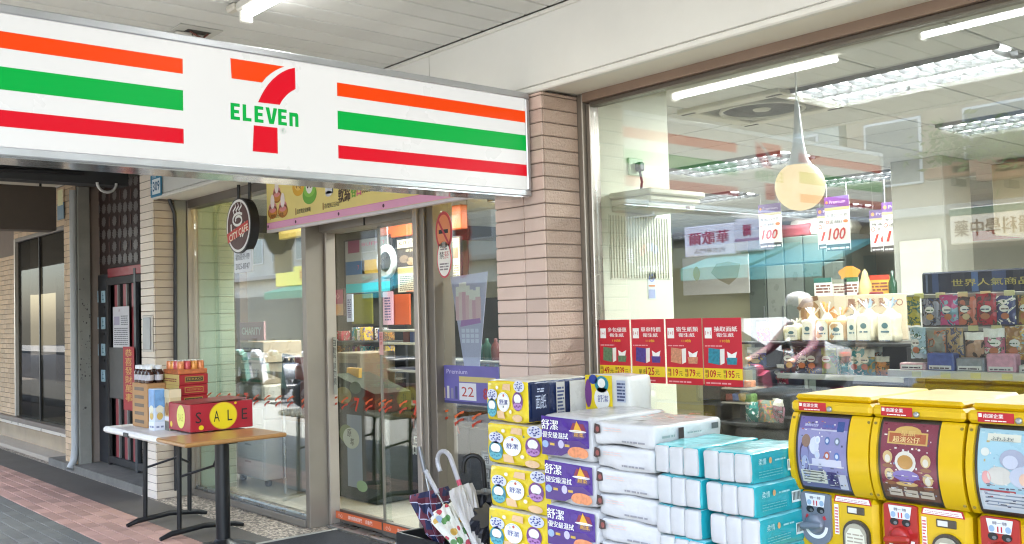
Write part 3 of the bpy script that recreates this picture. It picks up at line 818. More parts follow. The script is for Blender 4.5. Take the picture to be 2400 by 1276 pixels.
# round coffee sign, hung in front of the glass
YR = 3.36
cc = Py(566, 530, YR); rr = .215
rs = thing('coffee_sign', 'round black and brown coffee sign hanging at the left pane', 'sign', cc)
ring = [(rr * math.cos(i * 6.28319 / 40), rr * math.sin(i * 6.28319 / 40)) for i in range(40)]
MB().prism(ring, 'y', -.025, .045, BLACK, True).build('case', rs)
p = Pr((0, -.026, 0), step=.0009); WH, BR = flat('#eceae6'), flat('#4b221b')
p.ell(0, 0, rr * .95, rr * .95, WH, 1, 40); p.ell(0, 0, rr * .86, rr * .86, BR, 2, 40)
sp = [(.105 * (1 - .62 * t) * math.cos(9 * t + .8) , .045 + .055 * (1 - .62 * t) * math.sin(9 * t + .8)) for t in [i / 22 for i in range(23)]]
p.stroke(sp, .020, WH, 3)
for dx in (-.05, .0, .05): p.stroke([(dx - .01, .09), (dx - .03, .12), (dx + .015, .15), (dx, .18)], [.01, .018, .018, .006], WH, 4)
p.stroke([(-.12, .02), (-.115, -.04), (-.085, -.10)], .022, WH, 4); p.stroke([(.12, .02), (.105, -.04), (.07, -.09)], .022, WH, 4)
p.stroke([(-.07, -.02), (-.05, -.06), (-.055, -.1)], .016, WH, 4); p.stroke([(.03, -.03), (.05, -.06), (.04, -.09)], .016, WH, 4)
p.poly([(-rr * .83, -.125), (rr * .88, -.045), (rr * .80, .03), (-rr * .90, -.052)], flat('#c53a2b'), 5)
q = Pr((0, -.026, 0), (1, 0, .22), (-.22, 0, 1), .0009); q.text('CITY CAFE', -.165, -.085, .055, flat('#f3e3cd'), 7, w=.33, bold=.02)
p.build('face', rs); q.build('lettering', rs)
for dx in (-.06, .13): MB().cyl((dx, .01, rr * .9), (dx, .01, 2.56 - cc.z), .013, BLACK, n=10).build('rod', rs)
pc = Py(571, 613, YR)
hp = MB().rbox(-.15, .15, -.008, .008, -.085, .085, mat('#d9dde2', .4), .004).build('hours_plate', loc=pc, label='small white plate with lettering hanging below the round coffee sign', cat='plate')
p = Pr((0, -.0085, 0)); p.text('歡迎外帶', -.12, .01, .05, flat('#5d6270'), 1, w=.24); p.text('2025-8747', -.12, -.06, .045, flat('#5d6270'), 1, w=.24); p.build('lettering', hp)
for dx in (-.08, .08): MB().cyl((dx, 0, .085), (dx, 0, cc.z - rr - pc.z + .01), .005, BLACK, n=8).build('rod', hp)
# stickers on the right-hand post and sidelight
st = Py(1040, 543, 3.635)
s = MB().prism([(.085 * math.cos(i * .2094), .125 * math.sin(i * .2094)) for i in range(30)], 'y', 0, .002, flat('#b23b46')).build('no_smoking_sticker', loc=st, label='round red no smoking sticker on the door post', cat='sticker')
p = Pr((0, -.0003, 0)); p.ell(0, 0, .068, .105, flat('#d9885f'), 1); p.rect(-.05, -.012, .045, .012, BLACK, 2); p.stroke([(-.055, .075), (.05, -.08)], .016, flat('#b23b46'), 3); p.text('禁', -.02, -.1, .035, WH, 3); p.build('print', s)
st = Py(1041, 607, 3.635)
s = MB().prism([(.075 * math.cos(i * .2094), .12 * math.sin(i * .2094)) for i in range(30)], 'y', 0, .002, flat('#c14a5a')).build('oval_sticker', loc=st, label='white oval sticker with red rim below the no smoking sticker', cat='sticker')
p = Pr((0, -.0003, 0)); p.ell(0, 0, .066, .108, WH, 1); p.text('禁', -.045, .0, .045, BLACK, 2); p.text('菸', .005, .0, .045, flat('#c14a5a'), 2); p.lines(-.045, -.07, .045, -.02, 3, flat('#8a7f86'), 2, 5); p.lines(-.035, .055, .035, .085, 2, flat('#8a7f86'), 2, 6); p.build('print', s)

# ================================================================== SHOP INTERIOR
ZI = 2.70
SHOPF = mat('#c9c3b6', .22, 0, .06, 2, name='polished_cream_floor_tile')
struct(MB().box(-12.5, 4.2, 3.762, 13.2, -.1, .012, SHOPF), 'shop_floor')
WALLC = mat('#c3c0ae', .7, 0, .05, 2, name='cream_interior_wall')
ws = MB().box(-12.5, 4.2, 13.0, 13.2, .012, 3.3, WALLC); struct(ws, 'shop_back_wall')
struct(MB().box(4.0, 4.2, 3.5, 13.0, .012, 3.3, WALLC), 'shop_right_wall')
struct(MB().box(-12.7, -12.5, 3.9, 13.2, 0, 3.3, WALLC), 'shop_left_wall')
struct(MB().box(-12.5, -9.2, 3.75, 3.9, 0, 3.3, WALLC), 'shop_front_wall')
sidew = struct(MB().box(-9.2, LB - .03, 3.56, 3.9, .012, 3.3, mat('#74826f', .6)), 'shop_side_wall')
# ribbed pale green panels on the side wall seen through the left pane
pan = MB().rbox(0, .012, 0, .335, 0, .148, mat('#8fa390', .5, 0, .04, orand=.03), .003).mesh('wall_panel')
for i in range(17): inst(pan, 'wall_panel', sidew, (LB - .029, 3.563, .05 + i * .152))
# ceiling of square tiles
CT = mat('#b4b5b1', .8, 0, .03, 3, .1, 150, orand=.03, name='mineral_ceiling_tile')
sc_ = struct(MB().box(-12.5, 4.2, 3.505, 13.0, ZI + .012, ZI + .1, mat('#4a4945', .8)), 'shop_ceiling')
ctm = MB().rbox(.007, .593, .007, .593, -.004, .011, CT, .003).mesh('ceiling_tile')
FIX = [(0, 0, 2), (-4, 3, 2), (0, 3, 2), (-4, 6, 2), (-7, 10, 2), (-7, 6, 2), (3, 0, 2), (3, 3, 2), (-5, 0, 2), (-8, 0, 2), (-8, 3, 2), (-10, 1, 2)]  # the last entry is an added light that brightens the coffee corner
GX, GY = -3.1, 4.67
occ = {(gx + k, gy) for gx, gy, w in FIX for k in range(w)} | {(-1, 0)}
for i in range(-15, 12):
    for j in range(-2, 14):
        if (i, j) in occ: continue
        if j < -1 or GX + i * .6 < -12.4 or GX + i * .6 > 3.5 or GY + j * .6 > 12.4: continue
        if GY + j * .6 < 3.52: continue
        if i > 6 or i < -12: continue
        inst(ctm, 'ceiling_tile', sc_, (GX + i * .6, GY + j * .6, ZI))
LOUV = mat('#77797b', .4, .5, .05); TUBE = lamp('#fdfdff', 1.3)
fixture_names = {}
for k, (gx, gy, w) in enumerate(FIX):
    pos = ('nearest the big window glass', 'in the far left row over the shelves', 'behind the nearest one over the racks', 'far back over the posters', 'at the very back left of the shop',
           'deep in the shop over the counter', 'at the right beside the window', 'right of the racks further back', 'above the door side of the shop', 'above the copier', 'over the tray rack', 'added to brighten the coffee corner')[k]
    f = thing('louvre_light', 'twin tube louvre light in the shop ceiling ' + pos, 'lamp', (GX + gx * .6, GY + gy * .6, ZI), group='shop ceiling lights')
    MB().box(.01, 1.19, .01, .59, .004, .011, mat('#8f8f8c', .5)).build('tray', f)
    for y in (.06, .34):
        MB().box(.02, 1.18, y + .06, y + .14, -.006, .003, TUBE).build('tube', f)
        MB().box(.012, 1.188, y - .008, y - .002, -.022, .003, LOUV).build('side_rail', f)
        MB().box(.012, 1.188, y + .202, y + .208, -.022, .003, LOUV).build('side_rail', f)
        lv = MB()
        for i in range(13): lv.add([(.03 + i * .093, y, -.030), (.03 + i * .093, y + .2, -.030), (.04 + i * .093, y + .2, -.0065), (.04 + i * .093, y, -.0065), (.036 + i * .093, y, -.029), (.036 + i * .093, y + .2, -.029)], [(0, 1, 2, 3), (4, 5, 2, 3)], LOUV)
        lv.build('louvre', f, kind='stuff')
    L = bpy.data.lights.new('louvre_light_lamp', 'AREA'); L.shape = 'RECTANGLE'; L.size, L.size_y, L.energy, L.color = 1.15, .5, (8, 2.3, 3.2, 2.2, 2.0, 2.0, 5.5, 2.5, 3.2, 5.5, 2.6, 6)[k], (.97, .99, 1)
    Lo = bpy.data.objects.new('louvre_light_lamp', L); COL.objects.link(Lo); Lo.parent = f; Lo.location = (.6, .3, -.04)
# ceiling cassette air conditioner
ac = thing('ceiling_air_conditioner', 'square ceiling air conditioner with a round dark grille inside the window', 'air conditioner', (GX - .3, GY + .3, ZI))
for a, c, d, e in ((-.36, .36, -.36, -.27), (-.36, .36, .27, .36), (-.36, -.27, -.268, .268), (.27, .36, -.268, .268)): MB().rbox(a, c, d, e, -.03, .0, mat('#b4b2a6', .5), .006).build('frame', ac)
MB().box(-.268, .268, -.268, .268, -.012, .0, mat('#57584f', .7)).build('recess', ac)
MB().lathe([(.25, -.013), (.255, -.03), (.235, -.032), (.23, -.018)], mat('#a3a297', .5), n=36).build('grille_ring', ac)
g = MB()
for r in [.06 + i * .018 for i in range(10)]: g.lathe([(r, -.018), (r + .005, -.02), (r + .009, -.018)], mat('#3e3f3a', .6), n=32)
g.build('grille', ac, kind='stuff')
MB().lathe([(.001, -.026), (.045, -.026), (.055, -.018)], mat('#9d9c90', .5), n=20).build('hub', ac)
for sx, sy in ((-1, -1), (1, -1), (-1, 1), (1, 1)): MB().rbox(sx * .3 - .05, sx * .3 + .05, sy * .318 - .01, sy * .318 + .01, -.034, -.0305, BLACK, .002).build('vent', ac)

# wing wall by the pillar with the air curtain
WC = mat('#d8d8c4', .6, 0, .05, 3, name='pale_green_cream_wall')
struct(MB().box(XB - .3, XB, 3.51, 4.085, .012, ZI, WC), 'wing_wall')
e0 = Px(1533, 470, XB + .06)
acb = thing('air_curtain', 'cream air curtain unit mounted high on the wall inside the window', 'air curtain', (0, 0, 0))
xb = -3.115; yf = 3.6; ya = Px(1655, 470, xb).y
zt_, zb_ = Px(1535, 440, xb).z, Px(1535, 485, xb).z
CRM = mat('#cbc8b4', .45, 0, .04)
MB().rbox(XB + .001, xb, yf, ya, zt_ - .03, zt_, CRM, .008).build('top_cover', acb)
MB().rbox(XB + .001, xb - .015, yf + .012, ya - .02, zb_ + .03, zt_ - .031, CRM, .01).build('body', acb)
MB().rbox(XB + .001, xb - .03, yf + .02, ya - .05, zb_, zb_ + .029, mat('#b9b69f', .5), .006).build('outlet', acb)
MB().box(xb - .029, xb - .027, ya - .13, ya - .10, zb_ + .004, zb_ + .022, flat('#5a3a2c')).build('indicator', acb)
so_ = Px(1490, 392, XB + .004)
sk = MB().rbox(XB + .001, XB + .012, so_.y - .06, so_.y + .05, so_.z - .045, so_.z + .045, mat('#b9c7ab', .5), .004).build('wall_socket', label='pale wall socket with a black plug above the air curtain', cat='socket')
MB().rbox(XB + .0125, XB + .05, so_.y - .02, so_.y + .02, so_.z - .025, so_.z + .02, BLACK, .006).build('plug', sk)
MB().tube([(XB + .03, so_.y, so_.z - .02), (XB + .035, so_.y + .01, so_.z - .08), (XB + .03, so_.y, zt_ + .002)], .007, BLACK, 6).build('cord', sk)
rib = MB().rbox(0, .004, -.003, .003, -.32, 0, mat('#b5b39c', .6), .001).mesh('rib')
rb_ = tag(MB().box(XB + .0005, XB + .002, 3.60, 4.07, zb_ - .34, zb_ - .01, WC).build('ribbed_vent'), 'ribbed cream vent panel below the air curtain', 'vent')
for i in range(22): inst(rib, 'rib', rb_, (XB + .0021, 3.61 + i * .021, zb_ - .015))
nl = Px(1527, 670, XB); nz = MB().rbox(XB + .0005, XB + .002, nl.y - .03, nl.y + .03, nl.z - .07, nl.z + .07, flat('#cfd2d6'), .0005).build('wall_notice', label='small white and blue notice on the cream wall below the ribbed vent', cat='notice')
q = Pr((XB + .0022, nl.y, nl.z), (0, 1, 0)); q.rect(-.025, -.065, .025, -.02, flat('#9aa3c4'), 1); q.rect(-.025, -.005, .025, .003, flat('#d2894a'), 1); q.ring(0, .04, .02, .02, .006, flat('#6f7fc0'), 1); q.build('print', nz)

# ---- pendant globe
pc_ = Py(1875, 437, 4.0)
pl_ = thing('pendant_lamp', 'teardrop pendant lamp with a glowing cream globe inside the window', 'lamp', pc_)
r0 = .114
prof = [(.001, -r0)] + [(r0 * math.sin(t), -r0 * math.cos(t)) for t in [i * .13 for i in range(1, 21)]]
MB().lathe(prof, lamp('#fcd9a2', .070, '#8a7a60'), n=36).build('globe', pl_)
r1, z1_ = prof[-1]
MB().lathe([(r1 + .001, z1_ - .001), (.047, z1_ + .02), (.036, z1_ + .055), (.027, z1_ + .10), (.020, z1_ + .17), (.014, z1_ + .24), (.009, z1_ + .30), (.005, z1_ + .305)], mat('#c3c5c8', .4), n=28).build('neck', pl_)
MB().cyl((0, 0, z1_ + .30), (0, 0, ZI - pc_.z), .004, mat('#d8d8d4', .5), n=8).build('cord', pl_)
MB().lathe([(.05, ZI - pc_.z - .03), (.05, ZI - pc_.z - .001)], mat('#d8d8d4', .5), n=20).build('ceiling_rose', pl_)

# ---- red price posters on the inside of the window
PR = [(1407, 1479, '149', '239', '多包優惠', '#5f7a5b'), (1483, 1560, '125', None, '單串特價', '#4b3a86'), (1564, 1648, '119', '179', '衛生紙類', '#c98a6a'), (1651, 1741, '109', '195', '抽取面紙', '#2d7f92')]
PW = 'leftmost,second,third,rightmost'.split(',')
for i, (a, c, p1, p2, tt, hc) in enumerate(PR):
    x0, x1, z0, z1 = RY(a, 750 - i * 1.2, c, 897 + i * 3, YW)
    z0, z1 = 1.160 + .0, 1.455
    po = MB().rbox(x0, x1, YW - .0065, YW - .0045, z0, z1, mat('#c02434', .4, 0, .05), .0004).build('price_poster', label=f'{PW[i]} of four red price posters on the window reading {p1}', cat='poster', group='red price posters on the window')
    w, h = x1 - x0, z1 - z0
    q = Pr((x0, YW - .0067, z0), step=.0003)
    YLW = flat('#e5c52e')
    q.rect(0, h * .10, w, h * .26, YLW, 1); q.rect(w * .05, h * .70, w * .24, h * .86, WH, 1); q.text('1+1', w * .07, h * .75, h * .06, flat('#c02434'), 2, w=w * .14)
    q.text(tt, w * .30, h * .80, h * .075, WH, 1, w=w * .6, heavy=.05); q.text('衛生紙', w * .36, h * .72, h * .06, WH, 1, w=w * .45, heavy=.05); q.text('110抽', w * .45, h * .64, h * .045, YLW, 1, w=w * .25)
    q.lines(w * .05, h * .58, w * .5, h * .61, 1, flat('#e0a0a4'), 1, i)
    sh = mat(hc, .4, 0, .3, 90)
    q.poly([(w * .12, h * .34), (w * .42, h * .31), (w * .44, h * .54), (w * .14, h * .56)], sh, 1); q.poly([(w * .44, h * .31), (w * .55, h * .34), (w * .56, h * .55), (w * .44, h * .54)], flat('#e3dfd8'), 1)
    q.poly([(w * .62, h * .32), (w * .86, h * .32), (w * .88, h * .42), (w * .6, h * .42)], sh, 1); q.poly([(w * .64, h * .42), (w * .84, h * .42), (w * .88, h * .51), (w * .74, h * .47), (w * .62, h * .51)], WH, 1)
    RDK = flat('#b01226')
    if p2:
        q.text(p1, w * .10, h * .125, h * .11, RDK, 2, w=w * .22, bold=.02); q.text('元', w * .34, h * .13, h * .07, BLACK, 2); q.text(p2, w * .58, h * .125, h * .11, RDK, 2, w=w * .22, bold=.02); q.text('元', w * .82, h * .13, h * .07, BLACK, 2)
        for xx in (.03, .51): q.text('單', w * xx, h * .185, h * .05, BLACK, 2); q.text('包', w * xx, h * .12, h * .05, BLACK, 2)
    else:
        q.text('單串', w * .2, h * .135, h * .08, BLACK, 2); q.text(p1, w * .42, h * .125, h * .12, RDK, 2, w=w * .26, bold=.02); q.text('元', w * .7, h * .13, h * .08, BLACK, 2)
    q.lines(w * .05, h * .03, w * .7, h * .07, 1, flat('#e0a0a4'), 1, i + 9)
    q.build('print', po)

# ---- column deep in the shop, back units
cl = MB().rbox(Py(2090, 500, 7.9).x, Py(2214, 500, 7.9).x, 7.9, 8.4, .012, ZI, mat('#b3b2a8', .6, 0, .04), .01)
col2 = cl.build('white_column', label='white square column standing behind the snack racks', cat='column')
x0, x1, z0, z1 = RY(2112, 562, 2210, 735, 7.89)
MB().rbox(x0, x1, 7.878, 7.895, z0, z1, mat('#d6d4c8', .5), .006).build('panel', col2)
bx = MB().rbox(-3.6, 3.9, 8.6, 12.9, 2.05, 2.66, mat('#b9ad92', .7, 0, .05, 2), .01); struct(bx, 'bulkhead')
struct(MB().box(-3.6, 3.9, 9.6, 9.7, .012, 2.049, mat('#b7ab8c', .7, 0, .05, 2)), 'store_room_wall')
fz = thing('drinks_cooler', 'grey green glass door cooler along the back of the shop', 'cooler', (0, 0, 0))
x0, x1, z0, z1 = RY(1752, 555, 1978, 690, 11.2)
CO = mat('#77857e', .35, .2, .08, 3, name='grey_green_steel'); n4 = 5; wd = (x1 - x0) / n4
MB().box(x0, x1, 11.24, 12.0, .02, z1, mat('#5d655f', .5)).build('carcass', fz)
for i in range(n4):
    MB().rbox(x0 + i * wd + .01, x0 + (i + 1) * wd - .01, 11.2, 11.238, z1 - .34, z1, CO, .006).build('top_panel', fz)
    MB().rbox(x0 + i * wd + .01, x0 + (i + 1) * wd - .01, 11.2, 11.238, .1, z1 - .36, mat(('#6b756c', '#a7aca4', '#8c938d', '#6f7a70', '#7e877f')[i], .3, .1), .006).build('door', fz)
    MB().rbox(x0 + (i + 1) * wd - .05, x0 + (i + 1) * wd - .03, 11.18, 11.198, .9, 1.5, STEEL, .003).build('handle', fz)
# stock on top of the cooler
for i, (px, cc_, w_) in enumerate(((1850, '#a8505a', .55), (1880, '#d9d2c8', .5), (1930, '#3a3a3e', .5), (1895, '#e0ddd4', .35), (1955, '#b9b4a8', .3))):
    p = Py(px, 545, 11.3)
    MB().soft(p.x - w_ / 2, p.x + w_ / 2, 11.35 + .02 * i, 11.75, z1 + .004, z1 + .18 + .06 * (i % 2), mat(cc_, .6, 0, .2, 12), .04, 6, .012, i).build('stock_bundle', label=('red', 'cream', 'dark grey', 'white', 'beige')[i] + ' bundle of stock lying on top of the back cooler', cat='bundle', group='bundles on the cooler')
rs_ = struct(MB().box(-9.8, 3.9, 12.97, 12.999, 2.28, 2.40, flat('#9e3433')), 'red_wall_band')

# ---- hanging 100 posters
HP = [(1779, 1832, 478, 582, 8.7, 'left of the globe lamp'), (1934, 1992, 460, 588, 8.5, 'right of the globe lamp, the largest'), (1916, 1940, 487, 585, 9.1, 'half hidden behind the largest one'),
      (2039, 2076, 492, 590, 9.3, 'second from the white column'), (2068, 2098, 474, 590, 8.7, 'cut off by the white column')]
for i, (a, c, d, e, y, lb) in enumerate(HP):
    x0, x1, z0, z1 = RY(a, d, c, e, y)
    if i in (2, 3, 4): x1 = x0 + .36 * y / 9
    o = MB().rbox(x0, x1, y, y + .004, z0, z1, flat('#e6e3dc'), .0008).build('hanging_poster', label='hanging white poster with red 100 and purple head, ' + lb, cat='poster', group='hanging 100 posters')
    w, h = x1 - x0, z1 - z0
    q = Pr((x0, y - .0005, z0), step=.0012)
    q.rect(0, h * .8, w, h, flat('#5c3a7c'), 1); q.ell(w * .1, h * .9, w * .05, w * .05, flat('#d98a3a'), 2); q.text('Premium', w * .2, h * .87, h * .06, flat('#c9b6d8'), 2, w=w * .65)
    q.rect(0, h * .745, w, h * .8, flat('#b7a268'), 1); q.text('每滿222元折', w * .06, h * .62, h * .07, flat('#3a3438'), 2, w=w * .86); q.text('送 8881', w * .18, h * .5, h * .07, flat('#3a3438'), 2, w=w * .5); q.ring(w * .1, h * .535, w * .06, w * .06, w * .02, flat('#b8483a'), 2); q.ell(w * .84, h * .535, w * .1, w * .06, flat('#d9772a'), 2)
    q.text('100', w * .1, h * .2, h * .22, flat('#c22a25'), 3, w=w * .72, shear=.25, bold=.02); q.rect(w * .02, .0, w * .98, h * .12, flat('#4a4648'), 1); q.lines(w * .06, h * .03, w * .94, h * .09, 1, WH, 2, i)
    q.build('print', o)
    for k in (.1, .9): MB().cyl((x0 + w * k, y + .002, z1), (x0 + w * k, y + .002, ZI), .002, mat('#d5d5d5'), n=5).build('string', o)

# ---- white sign panel, cloth with a map shape at the back left of the window view
x0, x1, z0, z1 = RY(1600, 600, 1755, 690, 11.0)
o = MB().rbox(x0, x1, 11.0, 11.02, z0, z1, flat('#d9d6d2'), .004).build('cloth_banner', label='white cloth banner with a brown patch at the back of the shop', cat='banner')
q = Pr((x0, 10.9995, z0)); q.poly([(.5, .3), (.62, .2), (.8, .12), (.95, .22), (1.0, .4), (.8, .44), (.6, .42)], flat('#a79f88'), 1); q.ell(.25, .3, .06, .1, flat('#b79a3a'), 1); q.build('print', o)
x0, x1, z0, z1 = RY(1588, 690, 1760, 930, 11.3)
struct(MB().box(-12.4, x1, 11.35, 11.5, .012, 2.4, mat('#b5b18e', .7, 0, .05, 2)), 'back_partition')

# ================================================================== SHELVES AND GOODS behind the window
def ordw(i): return ('first', 'second', 'third', 'fourth', 'fifth', 'sixth', 'seventh', 'eighth', 'ninth', 'tenth', 'eleventh', 'twelfth', 'thirteenth', 'fourteenth')[i]
SB = mat('#1f1f20', .5, .1, .1, name='black_shelf_steel')
YS = 5.2
sx0, sx1 = Py(1838, 850, YS).x, Py(2094, 850, YS).x
z_top, z_mid = Py(1960, 803, YS + .1).z, Py(1960, 880, YS).z
z_low = z_mid - .26
gd = thing('bread_shelf', 'black gondola shelf of bread with a beige header board in the shop', 'shelf', (0, 0, 0))
MB().box(sx0, sx1 + .1, YS + .34, YS + .38, .03, z_top, SB).build('back_panel', gd)
MB().rbox(sx1 + .07, sx1 + .1, YS + .02, YS + .339, .03, z_top - .021, SB, .003).build('end_panel', gd)
MB().rbox(sx0, sx1 + .14, YS + .02, YS + .4, z_top - .02, z_top, SB, .003).build('shelf_board', gd)
MB().rbox(sx0 - .05, sx1 + .06, YS, YS + .339, z_mid - .012, z_mid, SB, .003).build('shelf_board', gd)
MB().rbox(sx0 - .05, sx1 + .06, YS - .012, YS - .001, z_mid - .03, z_mid + .004, mat('#a3a39c', .3, .6), .003).build('price_rail', gd)
MB().rbox(sx0 - .05, sx1 + .9, YS - .1, YS + .339, z_low - .012, z_low, SB, .003).build('shelf_board', gd)
MB().rbox(sx0 - .05, sx1 + .9, YS, YS + .33, .03, .15, SB, .003).build('base', gd)
hz0, hz1 = z_top + .005, Py(1990, 692, YS + .37).z
hb = MB().rbox(Py(1872, 740, YS + .36).x, Py(2124, 740, YS + .36).x, YS + .36, YS + .38, hz0, hz1, mat('#bfae94', .5, 0, .1, 5), .003).build('header_board', gd)
hx0, hx1 = Py(1872, 740, YS + .36).x, Py(2124, 740, YS + .36).x
q = Pr((hx0, YS + .3595, hz0)); w, h = hx1 - hx0, hz1 - hz0
q.text('晨食樂 點GO', w * .48, h * .72, h * .2, flat('#8a5a4a'), 1, w=w * .5); q.ell(w * .12, h * .6, w * .1, h * .3, flat('#8d6a44'), 1); q.ell(w * .14, h * .55, w * .06, h * .2, flat('#c9a36a'), 2); q.stroke([(0, h * .7), (w * .06, h * .9), (w * .2, h * .96)], .03, flat('#6e4f33'), 2)
q.ell(w * .32, h * .45, w * .08, h * .18, flat('#c58a4a'), 1); q.lines(w * .5, h * .5, w * .8, h * .62, 1, flat('#6a6f8a'), 1, 2); q.build('print', hb)
# loaves and bags on the top board
LOAF = mat('#d9cbae', .55, 0, .08, 20); bagc = ('#d8c9a8', '#cdb892', '#d9cfbb', '#c9b48c', '#e0d8c8', '#ddd5c2')
def bread_bag(px, w_, h_, neck, nc, lab, seed, front):
    p = Py(px, 795, YS + .14)
    t = thing('bread_bag', lab, 'bread', (p.x, YS + .14, z_top + .002), group='bread bags on the top board')
    MB().soft(-w_ / 2, w_ / 2, -.05, .05, 0, h_, mat(front, .35, 0, .1, 25, .2, 30), .02, 6, .003, seed).build('loaf', t)
    nk = MB(); n = 11; rnd = random.Random(seed)
    cw_, cc2 = mat('#cfccc2', .25, 0, .15, 40, .3, 60), mat(nc, .3, 0, .2, 40)
    for k in range(n):                                      # gathered film: pleats up to the tie, a small frill above it
        a = -1 + 2 * k / (n - 1); d = rnd.uniform(-.012, .012)
        nk.add([(a * w_ * .42, -.03 * (1 - abs(a)), h_ - .012), (a * w_ * .10, d * .3, h_ + neck * .34), (a * w_ * .10 + .008, d * .3 + .004, h_ + neck * .34), (a * w_ * .42 + w_ * .075, -.03 * (1 - abs(a)) + .012, h_ - .012)], [(0, 1, 2, 3)], cw_)
        q_ = rnd.uniform(.62, 1.0)
        nk.add([(a * w_ * .10, d * .3, h_ + neck * .34), (a * w_ * .38 + d, d, h_ + neck * q_), (a * w_ * .38 + w_ * .055 + d, d + .01, h_ + neck * (q_ - .06)), (a * w_ * .10 + .008, d * .3 + .004, h_ + neck * .34)], [(0, 1, 2, 3)], cc2 if k % 3 else cw_)
    nk.build('twisted_neck', t)
    q = Pr((0, -.0535, 0)); q.poly([(-w_ * .36, .012), (w_ * .36, .012), (w_ * .36, h_ * .75), (w_ * .2, h_ * .93), (-w_ * .2, h_ * .93), (-w_ * .36, h_ * .75)], flat('#e2dcc8'), 1)
    q.ell(0, h_ * .58, w_ * .17, h_ * .1, flat('#4d6f74'), 2); q.lines(-w_ * .22, h_ * .34, w_ * .22, h_ * .45, 1, flat('#5d7a86'), 2, seed); q.lines(-w_ * .3, h_ * .04, w_ * .3, h_ * .1, 1, flat('#5d6a86'), 2, seed + 1); q.build('label_print', t)
bread_bag(2036, .115, .165, .095, '#aebfd2', 'cream bread bag with blue twisted top, middle of the header board', 1, '#d9d0b4')
bread_bag(2086, .115, .165, .095, '#a9bcd4', 'cream bread bag with blue twisted top at the right end of the header board', 2, '#d9d0b4')
bread_bag(2008, .08, .15, .08, '#d8d3c8', 'narrow cream bread bag left of the two blue topped loaves', 3, '#d3c8aa')
bread_bag(1972, .13, .13, .085, '#d9a468', 'brown bread bag with orange twisted top on the top board', 4, '#b98f5e')
bread_bag(1938, .11, .14, .11, '#d98f4a', 'wide brown bread bag with orange ribbon near the left of the header', 5, '#c4a273')
bread_bag(1904, .10, .14, .08, '#e3ddd6', 'round white wrapped loaf left of the orange ribboned bread', 6, '#ddd6cc')
bread_bag(1866, .12, .10, .05, '#e4decb', 'pale sandwich bread bag at the left end of the top board', 7, '#d6cfa8')
# middle row: snack bags
MR = [(1856, '#8e5a4e', 'dark red'), (1884, '#4f4640', 'brown'), (1908, '#6b5f60', 'grey'), (1944, '#9aa13c', 'olive green'), (1982, '#4f9aa0', 'teal'), (2010, '#2f8d96', 'deep teal'), (2034, '#5f8f8c', 'grey teal'), (2068, '#d98a3c', 'orange and white')]
SNK = 'snack bags on the middle board'
def bag_at(p, w_, h_, t_, cc_, lab, seed, group, rz=0., tilt=0., cat='snack bag', accent='#e6dfd2', nm='snack_bag'):
    t = thing(nm, lab, cat, p, rz, group)
    if tilt: t.rotation_euler = (tilt, 0, rz)
    rnd = random.Random(seed)
    inks = ['#d9d3c6', '#7a2a2c', '#2f3b63', '#c79b3a', '#3d5f3f', '#c9718a', '#efe9df', '#4a3527', '#b9683a', '#86a9b8']
    m = packmat([cc_, rnd.choice(inks), rnd.choice(inks), cc_], seed % 13, rnd.uniform(16, 34))
    pouch(w_ * rnd.uniform(.88, 1.12), h_ * rnd.uniform(.9, 1.1), t_, m, seed, m if rnd.random() < .6 else mat(accent, .3, 0, .2, 30)).build('pouch', t)
    if rnd.random() < .45: return t
    q = Pr((0, -t_ * .56, 0), step=.0007)
    q.ell(w_ * rnd.uniform(-.1, .1), h_ * .56, w_ * .26, h_ * .12, flat(accent), 1); q.lines(-w_ * .2, h_ * .52, w_ * .2, h_ * .6, 1, flat(rnd.choice(('#8a2f2f', '#39425e', '#3e5a3a', '#5a3a2a'))), 2, seed)
    q.ell(0, h_ * .3, w_ * .22, h_ * .11, flat(rnd.choice(('#c99a5a', '#b5683a', '#d6b98a', '#a04a3a'))), 1)
    q.build('label_print', t)
    return t
for i, (px, cc_, nm) in enumerate(MR):
    p = Py(px, 868, YS + .08)
    bag_at((p.x, YS + .08, z_mid + .001), .105, .16 if i != 7 else .12, .05, cc_, f'{nm} snack bag, {ordw(i)} from the left on the middle bread shelf board', 20 + i, SNK, random.uniform(-.2, .2), 0)
LR = [(1890, '#b9764a', 'rust'), (1918, '#5b5a52', 'dark grey'), (1952, '#2f5f9e', 'blue'), (1985, '#7a6a5a', 'brown'), (2030, '#6a5f52', 'taupe'), (2072, '#857662', 'beige brown'), (2138, '#c9b52f', 'bright yellow')]
for i, (px, cc_, nm) in enumerate(LR):
    p = Py(px, 915, YS + .05)
    bag_at((p.x, YS + .05, z_low + .001), .11, .15 if i < 6 else .17, .06, cc_, f'{nm} snack bag on the lowest board just above the yellow machines', 40 + i, 'snack bags on the lowest board', random.uniform(-.3, .3))
